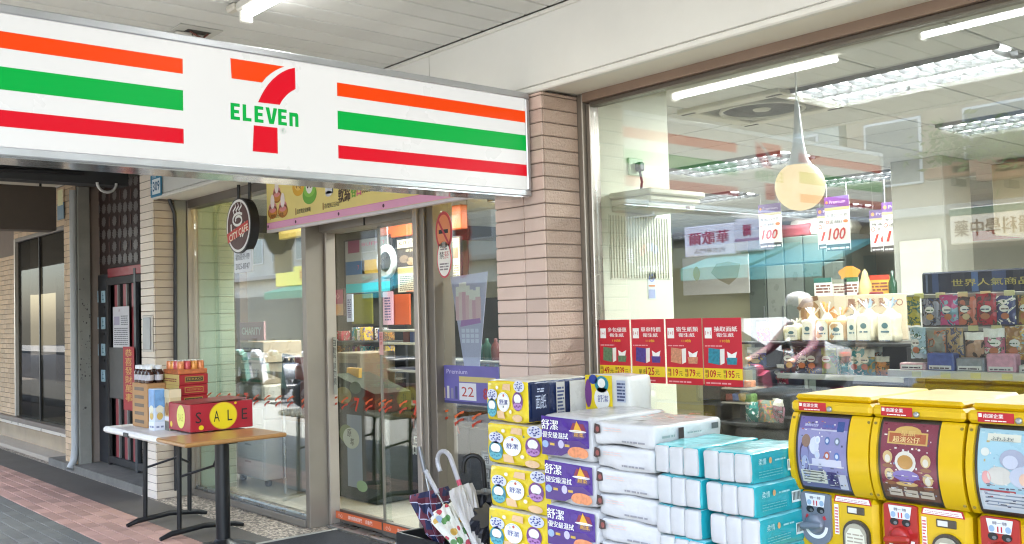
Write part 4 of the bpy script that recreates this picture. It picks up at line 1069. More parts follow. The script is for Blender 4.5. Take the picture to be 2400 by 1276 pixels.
# cards and figures standing on the header
CARDS = [(1929, 652, 712, 42, '#e3e0d8', '#3a6f66', 'white card with green head'), (1968, 655, 705, 34, '#d2cfc2', '#8a8a7a', 'pale grey card'), (1995, 650, 690, 34, '#e6e2da', '#3f6a4a', 'white sandwich board card'), (2062, 645, 672, 46, '#d2a046', '#b8402e', 'orange and white card')]
for i, (px, a, c, wpx, c1, c2, nm) in enumerate(CARDS):
    x0, x1, z0, z1 = RY(px - wpx / 2, a, px + wpx / 2, 690, YS + .5)
    o = MB().rbox(x0, x1, YS + .5, YS + .505, hz1 - .03 - i * .001, z1, flat(c1), .0008).build('shelf_card', label=nm + ' standing behind the bread header board', cat='sign', group='cards behind the header board')
    q = Pr((x0, YS + .4995, hz1 - .03)); w, h = x1 - x0, z1 - hz1 + .03
    q.rect(0, h * .8, w, h, flat(c2), 1); q.lines(w * .1, h * .35, w * .9, h * .75, 3, flat('#7a4a40'), 1, i); q.build('print', o)
o = thing('pastry_cutout', 'orange pastry shaped cut-out standing above the bread header board', 'cut-out', (0, 0, 0)); p = Py(1990, 642, YS + .52)
MB().prism([(p.x + .07 * math.cos(t) * (1 + .15 * math.sin(5 * t)), p.z + .05 * math.sin(t)) for t in [i * .2618 for i in range(24)]], 'y', YS + .52, YS + .53, flat('#d08a3a')).build('board', o); MB().box(p.x - .006, p.x + .006, YS + .521, YS + .529, hz1 - .03, p.z - .045, flat('#d08a3a')).build('stick', o)
p = Py(2027, 650, YS + .45)
o = thing('shelf_figurine', 'small beige pointed bottle figure standing above the bread header board', 'figurine', (p.x, YS + .45, hz1 - .03))
MB().lathe([(.04, 0), (.042, .06), (.036, .1), (.022, .14), (.016, .17), (.001, .19)], mat('#b9a06a', .5, 0, .2, 30), n=16).build('body', o)
MB().rbox(-.05, .1, -.02, .04, -.0, .045, mat('#7a2f33', .5), .006).build('base', o)
p = Py(2091, 640, YS + .5); MB().lathe([(.025, 0), (.025, .1), (.01, .13), (.009, .17), (.001, .175)], mat('#23402d', .15), (p.x, YS + .5, hz1 - .03), 14).build('green_bottle', label='dark green bottle standing beside the white column', cat='bottle')

# ---- snack rack at the right
YK = 4.3
rk = thing('snack_rack', 'wire snack rack with a dark blue header at the right of the window', 'rack', (0, 0, 0))
kx0, kx1 = Py(2114, 780, YK).x, -.55
ztop = Py(2260, 688, YK + .1).z; zhd0, zhd1 = Py(2280, 688, YK + .12).z, Py(2280, 634, YK + .12).z
MB().box(kx0, kx1, YK + .20, YK + .215, .05, ztop, mat('#3a3632', .6, 0, .2, 8)).build('back_panel', rk)
hd = MB().rbox(Py(2160, 660, YK + .12).x, kx1, YK + .12, YK + .135, zhd0, zhd1, mat('#262b3d', .25, 0, .2, 3), .012).build('header', rk)
q = Pr((Py(2160, 660, YK + .12).x, YK + .1195, zhd0)); h = zhd1 - zhd0
q.text('世界人氣商品', .14, h * .32, h * .32, flat('#c9bb5a'), 1, w=.34, heavy=.03); q.rect(.02, h * .1, .03, h * .9, flat('#6b7894'), 1)
for i in range(7): q.rect(.05 + i * .09, h * .08, .05 + i * .09 + .03 * (1 + i % 2), h * .92, flat(('#3b4c78', '#1c2030', '#4b6a9c')[i % 3]), .5)
q.build('print', hd)
zr = [ztop - .005, Py(2260, 770, YK + .05).z, Py(2260, 872, YK - .02).z]
for z in zr[:2]: MB().rbox(kx0, kx1, YK + .06, YK + .075, z - .012, z + .006, mat('#8d8a80', .4, .5), .002).build('rail', rk)
MB().rbox(kx0 - .04, kx1, YK - .06, YK + .199, zr[2] - .02, zr[2], mat('#b9bbbb', .35, .4), .003).build('shelf_board', rk)
MB().rbox(kx0 - .04, kx1, YK - .075, YK - .0605, zr[2] - .03, zr[2] + .006, mat('#c5c7c6', .3, .4), .003).build('price_rail', rk)
MB().rbox(kx0, kx1, YK - .04, YK + .199, zr[2] - .34, zr[2] - .32, SB, .003).build('shelf_board', rk)
for x in (kx0 + .01, kx1 - .02): MB().rbox(x - .012, x + .012, YK + .216, YK + .24, .03, ztop, SB, .003).build('upright', rk)
tg = MB().rbox(-.022, .022, -.003, 0, -.012, .012, flat('#c9c48a'), .001).mesh('price_tag')
for i in range(7): inst(tg, 'price_tag', rk, (kx0 + .06 + i * .1, YK + .059, zr[0] + .0)); inst(tg, 'price_tag', rk, (kx0 + .3 + i * .1, YK + .059, zr[1])); inst(tg, 'price_tag', rk, (kx0 + .1 + i * .13, YK - .0755, zr[2] - .012))
T1 = [('#b3a528', 'mustard yellow'), ('#8d8a94', 'silver and navy'), ('#c2437a', 'hot pink'), ('#c96b4e', 'coral'), ('#b81f2c', 'glossy red'), ('#3b3f70', 'indigo'), ('#b08a3a', 'ochre'), ('#d98b28', 'orange'), ('#6a8a3a', 'green'), ('#7a4a8a', 'violet')]
for i, (cc_, nm) in enumerate(T1):
    x = kx0 + .045 + i * .082
    bag_at((x, YK + .03, zr[0] - .135), .075 if i != 4 else .09, .125, .03, cc_, f'{nm} pouch, {ordw(i)} from the left in the top row of the snack rack', 60 + i, 'pouches in the top row of the rack', random.uniform(-.15, .15), 0, 'pouch', '#e9e4da', 'hanging_pouch')
T2 = [('#a3bcc4', 'pale blue'), ('#86806e', 'grey brown'), ('#a9895a', 'tan triangular'), ('#b58a6a', 'pinkish tan'), ('#c56a84', 'rose'), ('#9a6a2c', 'caramel'), ('#8f8a86', 'silver'), ('#6e6a78', 'slate'), ('#b55a6a', 'raspberry'), ('#5a7a8a', 'steel blue')]
for i, (cc_, nm) in enumerate(T2):
    x = kx0 + .06 + i * .085
    bag_at((x, YK + .03, zr[1] - .135), .085 if i else .075, .13, .035, cc_, f'{nm} pouch, {ordw(i)} from the left in the lower row of the snack rack', 80 + i, 'pouches in the lower row of the rack', random.uniform(-.2, .2), 0, 'pouch', '#e9e4da', 'hanging_pouch')
T3 = [('#d1a2a6', 'pink'), ('#4a5a9e', 'blue'), ('#8f8f94', 'grey'), ('#d597a8', 'light pink'), ('#c9c5b9', 'white'), ('#b57a4a', 'copper')]
for i, (cc_, nm) in enumerate(T3):
    x = kx0 + .06 + i * .13
    o = MB().rbox(-.06, .06, -.03, .03, 0, .035 if i in (0, 4) else .06 + .02 * (i % 2), mat(cc_, .35, 0, .25, 40), .006)
    b_ = o.build('snack_box', loc=(x, YK - .01, zr[2] + .001), label=f'{nm} snack box {ordw(i)} from the left on the shelf of the snack rack', cat='box', group='snack boxes on the rack shelf')
    q = Pr((0, -.0305, 0)); q.rect(-.05, .008, .05, .026, flat('#e9e2dc'), 1); q.lines(-.045, .011, .04, .022, 1, flat('#5a4550'), 2, i); q.build('print', b_)
for i, (px, cc_) in enumerate(((2290, '#b5443c'), (2352, '#5a3c34'), (2392, '#d8d4cc'))):
    p = Py(px, 925, YK + .0)
    bag_at((p.x, YK + .0, zr[2] - .319), .13, .13, .05, cc_, ('red and white', 'dark brown', 'black and white')[i] + ' snack bag on the low board under the snack rack', 95 + i, 'snack bags under the rack')

# ---- small stand of wrapped snacks behind the posters
bs = thing('snack_stand', 'low tiered stand of wrapped snacks behind the red posters', 'stand', (0, 0, 0)); y = 5.0
for k, (a, c, z_) in enumerate(((1690, 1752, 936), (1690, 1752, 903))):
    x0, x1, zz = Py(a, z_, y).x, Py(c, z_, y).x, Py(1720, z_, y).z
    MB().rbox(x0, x1, y, y + .2, zz - .03, zz - .02, mat('#8d8272', .5), .003).build('tray', bs)
MB().rbox(Py(1690, 930, y).x - .02, Py(1690, 930, y).x - .005, y, y + .2, .02, Py(1720, 903, y).z, SB, .003).build('post', bs)
MB().box(Py(1600, 930, y).x, Py(1850, 930, y).x, y + .21, y + .24, .02, Py(1720, 912, y).z, SB).build('back_panel', bs)
for i in range(8):
    zz = Py(1720, (936, 903)[i // 4], y).z
    MB().soft(-.03, .03, -.03, .03, 0, .05, mat(('#a8433a', '#5b6fae', '#c9a24a', '#6a8a4a', '#b8a48a', '#7a4a5a', '#4a7a8a', '#c97a4a')[i], .3, 0, .3, 40), .012, 4, .003, i).build('wrapped_snack', loc=(Py(1698 + (i % 4) * 15, 930, y).x, y + .07, zz - .0195), label=('red', 'blue', 'gold', 'green', 'beige', 'plum', 'teal', 'orange')[i] + ' wrapped snack on the small stand behind the posters', cat='snack', group='wrapped snacks on the stand')
for i, (px, cc_, nm) in enumerate(((1770, '#2e8a80', 'green'), (1800, '#7a8a80', 'grey green'), (1825, '#9a6a7a', 'mauve'), (1835, '#b0485e', 'crimson'), (1790, '#c43a78', 'magenta'), (1775, '#5f6a9a', 'periwinkle'))):
    yy = 5.05 + (i > 2) * .3; py_ = 990 if i < 3 else (900, 800, 860)[i - 3]
    p = Py(px, py_, yy)
    bag_at(p, .13, .13, .06, cc_, nm + ' crinkled bag lying between the posters and the bread shelf', 110 + i, 'bags left of the bread shelf', random.uniform(-.6, .6))
x0, x1 = Py(1740, 960, 5.3).x, Py(1850, 960, 5.3).x
lt = thing('low_table', 'low black display table left of the bread shelf', 'table', (0, 0, 0))
for zz in (Py(1790, 990, 5.05).z, ): MB().rbox(x0, x1, 4.95, 5.2, zz - .02, zz - .002, SB, .003).build('top', lt)
for i, py_ in enumerate((900, 800, 860)): MB().rbox(x0 - .0, x1, 5.26, 5.46, Py(1790, py_, 5.35).z - .016, Py(1790, py_, 5.35).z - .003, SB, .003).build('shelf_board', lt)
MB().box(x0, x1, 5.461, 5.48, .02, Py(1790, 800, 5.35).z, SB).build('back_panel', lt)

# ================================================================== COFFEE CORNER AND COPIER behind the door glass
c0 = Pz(622, 1142, .02); c1 = Pz(537, 1122, .02)
cpw = Vector((c1.x, c1.y, 0)) - Vector((c0.x, c0.y, 0))
cp = thing('copier', 'white office copier standing behind the left pane', 'copier', (c0.x - .62, c0.y, .012))
WP = mat('#d5d7d8', .45, 0, .03); GPl = mat('#9a9da0', .45)
hz_ = Py(622, 985, c0.y).z - .012
MB().rbox(0, .62, 0, .6, .06, hz_, WP, .012).build('cabinet', cp)
for i in range(4): MB().rbox(.02, .60, -.012, -.001, .09 + i * .155, .235 + i * .155, WP, .006).build('paper_drawer', cp); MB().box(.25, .37, -.0135, -.0125, .2 + i * .155, .215 + i * .155, GPl).build('drawer_grip', cp)
MB().rbox(-.02, .64, .0, .6, hz_ + .001, hz_ + .16, mat('#b9bcbc', .45), .01).build('scanner_bed', cp)
MB().rbox(.0, .5, .05, .58, hz_ + .161, hz_ + .30, mat('#c3bfb4', .5), .02).build('document_feeder', cp)
MB().rbox(.05, .40, -.04, .05, hz_ + .161, hz_ + .185, mat('#55585a', .4), .006).build('control_panel', cp)
for sx in (.06, .56):
    for sy in (.06, .54): MB().cyl((sx, sy - .02, .03), (sx, sy + .02, .03), .03, BLACK, n=12).build('caster', cp)
# cartons on the copier
CB = mat('#a08a6c', .75, 0, .08, 6, name='cardboard')
bx_ = Vector((c0.x + .09, c0.y + .12, 0))
ct = thing('open_carton', 'open cardboard carton with a raised flap beside the copier', 'carton', (bx_.x, bx_.y, .012))
zc0 = .60; MB().rbox(0, .5, 0, .4, .0, zc0, mat('#8d8d88', .6), .008).build('stand', ct)
MB().box(0, .48, 0, .38, zc0 + .001, zc0 + .36, CB).build('carton_body', ct)
MB().add([(0, 0, zc0 + .362), (.48, 0, zc0 + .362), (.42, -.16, zc0 + .44), (-.05, -.16, zc0 + .44)], [(0, 1, 2, 3)], CB).build('flap', ct)
MB().box(.2, .23, -.002, -.0005, zc0 + .12, zc0 + .27, BLACK).build('slot', ct)
for i, (dx, dz, cc_) in enumerate(((.02, .302, '#a59883'), (.05, .50, '#b3a48c'))):
    p = MB().rbox(0, .45, .06, .45, 0, .19, mat(cc_, .7, 0, .12, 9), .006).build('packed_carton', loc=(c0.x - .62 + dx, c0.y, hz_ + .012 + dz), label=('lower', 'upper')[i] + ' beige carton stacked on the copier behind the left pane', cat='carton', group='cartons on the copier')
    q = Pr((0, .0595, 0)); q.rect(.0, .02, .45, .045, flat('#4a7a55'), 1); q.lines(.05, .09, .4, .15, 2, flat('#5a4a3a'), 1, i); q.build('print', p)
p = MB().rbox(0, .5, 0, .02, 0, .17, flat('#c39a9c'), .003).build('pink_sign', loc=(c0.x - .68, c0.y + .1, hz_ + 1.0 - .285), label='pink sign board with white lettering on top of the copier cartons', cat='sign')
q = Pr((0, -.0005, 0)); q.text('CHARITY', .05, .05, .07, flat('#efe6e4'), 1, w=.4, bold=.02); q.build('lettering', p)
# dark bags and tags hung right of the cartons
hg = thing('umbrella_display', 'row of dark folded umbrellas with red tags hung by the door post', 'umbrellas', (0, 0, 0)); y = 4.0
for i, px in enumerate((672, 686, 700, 716, 730)):
    p = Py(px, 835 + i * 4, y); q_ = Py(px, 975 + i * 3, y)
    MB().lathe([(.012, 0), (.035, .06), (.04, (p.z - q_.z) * .5), (.03, p.z - q_.z - .05), (.008, p.z - q_.z)], mat(('#24262a', '#2e2a2a', '#1d1f22', '#7a5a55', '#34383c')[i], .5, 0, .3, 30), (q_.x, y, q_.z), 12).build('folded_umbrella', hg)
MB().cyl(Py(664, 832, y), Py(736, 848, y), .012, STEEL, n=10).build('hanging_bar', hg)
MB().cyl(Py(664, 832, y), Vector((Py(664, 832, y).x, y, .02)), .012, STEEL, n=10).build('upright', hg)
for i, (px, cc_) in enumerate(((703, '#8f2a2a'), (727, '#2f5a3c'))):
    x0, x1, z0, z1 = RY(px - 12, 838, px + 12, 890, y - .05)
    MB().rbox(x0, x1, y - .05, y - .046, z0, z1, flat(cc_), .001).build('tag', hg)
for px, py, lab in ((722, 780, 'upper'), (0, 0, '')):
    if not px: continue
    o = MB().prism([(.075 * math.cos(i * .2618), .17 * math.sin(i * .2618)) for i in range(24)], 'y', 0, .003, flat('#d9c9d0')).build('oval_hanger', loc=Py(px, py, 3.9), label='white oval hanging card with a pink mark beside the door post', cat='card')
    q = Pr((0, -.0005, 0)); q.rect(-.05, .03, .05, .08, flat('#c07a95'), 1); q.ell(0, -.05, .03, .05, flat('#7a3a4e'), 1); q.build('print', o)
    MB().cyl((0, .0015, .165), (0, .0015, ZI - Py(px, py, 3.9).z), .002, BLACK, n=5).build('string', o)

# coffee menu wall
YM = 6.2
mw_ = struct(MB().box(Py(762, 700, YM + .1).x, Py(1022, 700, YM + .1).x, YM + .1, YM + .2, .012, ZI, mat('#54503f', .6)), 'coffee_wall')
x0, x1, z0, z1 = RY(884, 520, 1040, 552, YM)
MB().rbox(x0, x1 + .3, YM, YM + .09, z0, z1 + .1, mat('#d2601c', .5, 0, .04), .01).build('orange_fascia', label='bright orange fascia above the coffee menu', cat='fascia')
def framed(px0, py0, px1, py1, y, frame, face, lab, draw, cat='menu'):
    x0, x1, z0, z1 = RY(px0, py0, px1, py1, y)
    o = thing('menu_board' if cat == 'menu' else 'framed_poster', lab, cat, (x0, y, z0)); w, h = x1 - x0, z1 - z0
    MB().rbox(0, w, 0, .03, 0, h, frame, .004).build('frame', o)
    q = Pr((0, -.0004, 0)); q.rect(w * .04, h * .03, w * .96, h * .97, face, 1); draw(q, w, h); q.build('print', o)
    return o
def menu_a(q, w, h):
    q.text('CITY CAFE', w * .1, h * .88, h * .055, flat('#4a3a28'), 2, w=w * .8, bold=.015)
    q.rect(w * .04, h * .48, w * .96, h * .82, flat('#3d3126'), 2); q.ell(w * .25, h * .62, w * .14, h * .07, flat('#75604a'), 3); q.ell(w * .45, h * .57, w * .12, h * .07, flat('#8d7455'), 3); q.ell(w * .75, h * .55, w * .13, h * .035, flat('#1f1812'), 3)
    q.text('拿鐵咖啡', w * .3, h * .74, h * .05, flat('#c9b590'), 3, w=w * .55); q.rect(w * .04, h * .36, w * .96, h * .46, flat('#a8905e'), 2)
    q.lines(w * .1, h * .06, w * .9, h * .33, 8, flat('#6b6152'), 2, 3); q.rect(w * .3, h * .035, w * .96, h * .05, flat('#c2562a'), 2)
framed(929, 555, 1006, 688, YM, mat('#2b2622', .5), flat('#c2b69c'), 'dark framed coffee menu reading CITY CAFE behind the sliding door', menu_a)
def board_reflections(q, w, h):  # coloured bands paint the street sign and awning reflected in the door
    q.rect(w * .1, h * .75, w * .35, h * .97, flat('#7a2f4e'), 2); q.text('BUFFET', w * .4, h * .85, h * .06, flat('#b04a6a'), 2, w=w * .5)
    q.rect(w * .04, h * .36, w * .45, h * .6, flat('#28567f'), 2); q.rect(w * .4, h * .36, w * .96, h * .6, flat('#c9a23f'), 2); q.text('7', w * .3, h * .44, h * .08, flat('#c93a3a'), 3)
    q.rect(w * .04, h * .04, w * .96, h * .2, flat('#3fb3b5'), 2)
framed(806, 556, 918, 690, YM, mat('#2b2622', .5), flat('#8f8f8a'), 'large dark framed promotion board with street reflections painted as coloured bands behind the door', board_reflections)
def pst(q, w, h): q.rect(w * .04, h * .45, w * .96, h * .97, flat('#8d4a55'), 2); q.text('點心', w * .25, h * .65, h * .2, flat('#d8b0a8'), 3, w=w * .5); q.ell(w * .5, h * .25, w * .35, h * .18, flat('#b98a5a'), 2)
framed(768, 678, 806, 742, YM - .3, mat('#3a2a22', .5), flat('#a88a6a'), 'small framed poster with pastries at the left of the doorway', pst, 'poster')
def menu_c(q, w, h): q.text('PEARL', w * .2, h * .88, h * .05, flat('#4a3a28'), 2, w=w * .6); q.lines(w * .1, h * .1, w * .9, h * .5, 9, flat('#6b6152'), 2, 7); q.rect(w * .1, h * .6, w * .9, h * .8, flat('#7d6a50'), 2)
framed(1030, 556, 1080, 684, 5.6, mat('#2b2622', .5), flat('#b9ae98'), 'narrow dark framed menu behind the glass right of the door', menu_c)
# convex mirror
mc = Py(908, 614, YM - .35)
mr_ = thing('convex_mirror', 'round convex mirror in a white rim beside the coffee menu', 'mirror', mc)
for nm, pr, m in (('rim', [(.165, -.01), (.185, 0), (.185, .02), (.165, .03)], mat('#8d908e', .5)), ('mirror_face', [(.001, .05), (.08, .04), (.13, .022), (.166, .0)], mat('#8f9692', .05, 1., 0))):
    b_ = MB().lathe(pr, m, n=32); b_.xf(Matrix.Rotation(R_(90), 4, 'X')); b_.build(nm, mr_)
MB().cyl((.0, .01, .18), (.0, .01, ZI - mc.z), .01, STEEL, n=8).build('bracket', mr_)
for i, (a, bq, c, d, cc_, lab) in enumerate(((824, 690, 872, 760, '#6d6a20', 'olive green panel of the coffee counter'), (922, 690, 960, 762, '#b34d22', 'burnt orange panel under the coffee menu'), (812, 690, 826, 755, '#c3c8d6', 'white strip with blue lettering beside the olive panel'), (897, 684, 920, 762, '#cfa3b0', 'pink and white leaflet strip between the panels'))):
    x0, x1, z0, z1 = RY(a, bq, c, d, YM - .1 - .02 * i)
    o = MB().rbox(x0, x1, YM - .1 - .02 * i, YM - .08 - .02 * i, z0, z1, mat(cc_, .5, 0, .05), .004).build('counter_panel', label=lab, cat='panel')
    if i > 1: q = Pr((x0, YM - .1005 - .02 * i, z0)); q.lines((x1 - x0) * .2, .05, (x1 - x0) * .8, z1 - z0 - .05, 9, flat('#5a4f7a'), 1, i); q.build('print', o)
# black open rack with steel trays
x0, x1, _, _ = RY(894, 770, 1004, 900, 5.3)
or_ = thing('tray_rack', 'black open rack with pale metal shelf edges behind the sliding door', 'rack', (0, 0, 0))
for i, py in enumerate((775, 806, 870)):
    z = Py(950, py, 5.3).z
    MB().rbox(x0, x1, 5.3, 5.32, z - .012, z + .012, mat('#b5b2a4', .35, .4), .003).build('shelf_edge', or_)
    MB().box(x0, x1, 5.321, 5.75, z - .008, z + .006, SB).build('shelf_board', or_)
MB().box(x0, x1, 5.751, 5.78, .02, Py(950, 760, 5.75).z, SB).build('back_panel', or_)
for x in (x0 + .01, x1 - .01): MB().rbox(x - .012, x + .012, 5.33, 5.36, .02, Py(950, 870, 5.3).z - .009, SB, .003).build('upright', or_)
z = Py(950, 806, 5.3).z
for i in range(3): MB().rbox(-.05, .05, 0, .08, 0, .12, mat(('#8a3f3a', '#3d55a8', '#3d55a8')[i], .4, 0, .1), .004).build('small_pack', loc=(x0 + .28 + i * .115, 5.4, z + .008), label=('dark red', 'left blue', 'right blue')[i] + ' small pack on the middle board of the tray rack', cat='pack', group='packs on the tray rack')
# microwave style unit, caution stand, backpack shape cushion, tea bin, prima board
x0, x1, z0, z1 = RY(790, 830, 845, 930, 5.0)
o = thing('oven_cabinet', 'beige oven cabinet with a dark opening behind the door glass', 'cabinet', (x0, 5.0, .012)); w = x1 - x0
MB().rbox(0, w, 0, .4, 0, z1, mat('#6d624e', .5, 0, .1), .008).build('body', o); MB().box(.05, w - .05, -.003, -.0005, z1 - .32, z1 - .1, BLACK).build('opening', o); MB().box(.05, w - .05, -.004, -.0005, z1 - .06, z1 - .03, flat('#5f553f')).build('control_strip', o)
x0, x1, z0, z1 = RY(786, 868, 823, 990, 4.3)
o = thing('caution_stand', 'folded yellow caution stand leaning behind the door glass', 'stand', (x0, 4.3, .012))
MB().add([(0, 0, 0), (x1 - x0, 0, 0), (x1 - x0 - .03, .1, z1), (.03, .1, z1), (0, .03, 0), (x1 - x0, .03, 0), (x1 - x0 - .03, .13, z1), (.03, .13, z1)], [(0, 1, 2, 3), (4, 7, 6, 5), (0, 4, 5, 1), (3, 2, 6, 7), (0, 3, 7, 4), (1, 5, 6, 2)], mat('#c99a26', .45)).build('panel', o)
o = thing('tea_display', 'dark green tea display box with pale round marks behind the door', 'display box', (0, 0, 0))
a = Pz(786, 1140, .02); x0, x1, z0, z1 = RY(784, 880, 880, 1150, 4.25)
DGm = mat('#2e3328', .9, 0, .1, spec=.08)
MB().add([(x0, 4.25, .02), (x1, 4.25, .02), (x1, 4.25, z1 - .14), (x0, 4.25, z1), (x0, 4.6, .02), (x1, 4.6, .02), (x1, 4.6, z1 - .14), (x0, 4.6, z1)], [(0, 1, 2, 3), (4, 7, 6, 5), (0, 3, 7, 4), (1, 5, 6, 2), (3, 2, 6, 7)], DGm).build('box', o)
q = Pr((x0, 4.2495, .02)); w = x1 - x0; h = z1 - .02
q.ell(w * .30, h * .52, w * .17, h * .075, flat('#6d7a3e'), 1); q.ell(w * .42, h * .49, w * .2, h * .085, flat('#c9cbb8'), 2); q.text('原', w * .33, h * .5, h * .06, DG, 3, heavy=.05); q.text('萃', w * .4, h * .43, h * .06, DG, 3, heavy=.05)
q.ell(w * .25, h * .83, w * .2, h * .07, flat('#8a7f3a'), 1); q.ell(w * .66, h * .12, w * .13, h * .045, flat('#8fae7c'), 1); q.ell(w * .55, h * .9, w * .14, h * .05, flat('#2f4a22'), 2); q.rect(w * .32, .1, w * .68, h * .68, flat('#8b94a0'), .5); q.build('print', o)
x0, x1, z0, z1 = RY(912, 950, 1030, 1075, 4.6)
o = MB().rbox(x0, x1, 4.6, 4.9, .02, z1, mat('#201c1b', .7, 0, .1, spec=.15), .006).build('coffee_counter', label='black coffee counter front lettered CITY PRIMA inside the door', cat='counter')
q = Pr((x0, 4.5995, 0)); w = x1 - x0
q.text("CITY'PRIMA", .02, Py(960, 1003, 4.6).z, .12, flat('#9a3f2c'), 1, w=w * 1.35, bold=.01)
for i, ch in enumerate('精品咖'): q.text(ch, Py(942 + i * 25, 1040, 4.6).x - x0, Py(960, 1064, 4.6).z, .15, flat('#cfcac2'), 1, w=.12, heavy=.05)
q.build('lettering', o)
# door glass paper strips
for i, (px, py0, py1, wpx, cc_, lab) in enumerate(((785, 790, 925, 11, '#c3c4b4', 'white strip of black characters taped at the left of the door glass'), (894, 778, 832, 9, '#d9a9a4', 'narrow white and red strip taped on the door glass edge'))):
    x0, x1, z0, z1 = RY(px - wpx / 2, py0, px + wpx / 2, py1, 3.69)
    o = MB().rbox(x0, x1, 3.688, 3.689, z0, z1, flat(cc_), .0003).build('paper_strip', label=lab, cat='sign')
    q = Pr((x0, 3.6875, z0)); q.text('自動門請勿觸'[:6 - i * 2], (x1 - x0) / 2, (z1 - z0) * .84, (z1 - z0) * .12, flat('#33342f' if not i else '#b03a34'), 1, center=True, vert=True, w=(x1 - x0) * .7); q.build('lettering', o)
# sidelight: cup poster, purple poster, stool, shelf
x0, x1, z0, z1 = RY(1058, 640, 1146, 862, YD + .03)
o = thing('cup_poster', 'translucent lilac poster of pink cups hanging behind the sidelight', 'poster', (x0, YD + .03, z0)); w, h = x1 - x0, z1 - z0
MB().add([(.12, 0, 0), (w * .72, 0, 0), (w, 0, h), (0, 0, h * .97), (.12, .003, 0), (w * .72, .003, 0), (w, .003, h), (0, .003, h * .97)], [(0, 1, 2, 3), (4, 7, 6, 5), (0, 4, 5, 1), (1, 5, 6, 2), (2, 6, 7, 3), (3, 7, 4, 0)], flat('#b3b0cc')).build('sheet', o)
q = Pr((0, -.0005, 0)); rnd = random.Random(2)
for i in range(7): cx = w * (.2 + .09 * i); ch = h * (.12 + .05 * math.sin(i)); q.rect(cx - w * .07, h * .5, cx + w * .07, h * .5 + ch + .08, flat(('#d9b3ba', '#dcc3c4', '#d0a3b0')[i % 3]), 1 + i * .2); q.rect(cx - w * .055, h * .5 + ch + .08, cx + w * .055, h * .5 + ch + .14, flat('#e0ddd6'), 1 + i * .2)
q.poly([(w * .25, h * .43), (w * .8, h * .47), (w * .78, h * .52), (w * .28, h * .5)], flat('#a97cb5'), 3)
for r in range(3):
    for c in range(4): q.rect(w * (.28 + .12 * c), h * (.26 + .055 * r), w * (.37 + .12 * c), h * (.30 + .055 * r), flat('#cfd0e4'), 2)
q.build('print', o)
MB().cyl((w * .5, .0015, h * .98), (w * .5, .0015, 2.54 - z0), .002, BLACK, n=5).build('string', o)
x0, x1, z0, z1 = RY(1030, 858, 1172, 948, YD)
o = MB().rbox(x0, x1, YD - .0075, YD - .0055, z0, z1, mat('#6a63a8', .4, 0, .08, 12), .0004).build('purple_poster', label='purple coffee price poster on the sidelight reading 22', cat='poster'); w, h = x1 - x0, z1 - z0
q = Pr((x0, YD - .0078, z0)); q.text('Premium', w * .15, h * .78, h * .12, flat('#cfc9e6'), 1, w=w * .35); q.rect(w * .36, h * .1, w * .64, h * .55, flat('#dcdce2'), 1); q.text('22', w * .4, h * .2, h * .25, flat('#b23a3a'), 2, w=w * .2); q.rect(w * .36, h * .58, w * .95, h * .72, flat('#c9b877'), 1); q.ell(w * .03, h * .85, w * .035, h * .12, flat('#c9b33a'), 1)
for i in range(4): q.rect(w * (.08 + .07 * i), h * .12, w * (.12 + .07 * i), h * (.4 + .05 * (i % 2)), flat(('#c9b49a', '#d6d0c6', '#8f8aa0', '#4a4a7a')[i]), 1)
q.text('8', w * .75, h * .15, h * .3, flat('#a83a4a'), 2, bold=.03); q.rect(0, 0, w, h * .06, flat('#3f3d6e'), 1); q.build('print', o)
x0, x1, z0, z1 = RY(1060, 800, 1172, 980, 4.7)
o = thing('drinks_shelf', 'dark shelf of green bottles behind the sidelight', 'shelf', (0, 0, 0))
MB().box(Py(1030, 900, 4.9).x, Py(1200, 900, 4.9).x, 4.95, 4.97, .02, Py(1100, 700, 4.9).z, SB).build('back_panel', o)
for py in (845, 905, 960, 1000): z = Py(1100, py, 4.7).z; MB().rbox(Py(1030, 900, 4.8).x, Py(1200, 900, 4.8).x, 4.7, 4.94, z - .015, z, mat('#8a8a82', .4, .4) if py == 845 else SB, .003).build('shelf_board', o)
for i in range(6):
    z = Py(1100, 845 if i < 3 else 905, 4.7).z
    MB().lathe([(.035, 0), (.038, .09), (.03, .12), (.014, .14), (.014, .165), (.001, .167)], mat(('#2f5a55', '#31584a', '#6b3a3a', '#2d6a70', '#2d6a70', '#3a5f6a')[i], .25, 0, .1), n=14).build('drink_bottle', loc=(Py(1118 + (i % 3) * 20, 840, 4.76).x, 4.78, z + .001), label=f'{"upper" if i < 3 else "lower"} row drink bottle, {ordw(i % 3)} from the left behind the sidelight', cat='bottle', group='bottles behind the sidelight')
p = Pz(1068, 1045, .02)
o = thing('blue_stool', 'small blue plastic step stool behind the sidelight', 'stool', (p.x, p.y, .012)); BL = mat('#2f6fb0', .4, 0, .05)
MB().rbox(-.2, .2, -.13, .13, .17, .22, BL, .02).build('seat', o)
for sx in (-1, 1):
    for sy in (-1, 1): MB().rbox(sx * .14 - .04, sx * .14 + .04, sy * .09 - .03, sy * .09 + .03, 0, .169, BL, .012).build('leg', o)

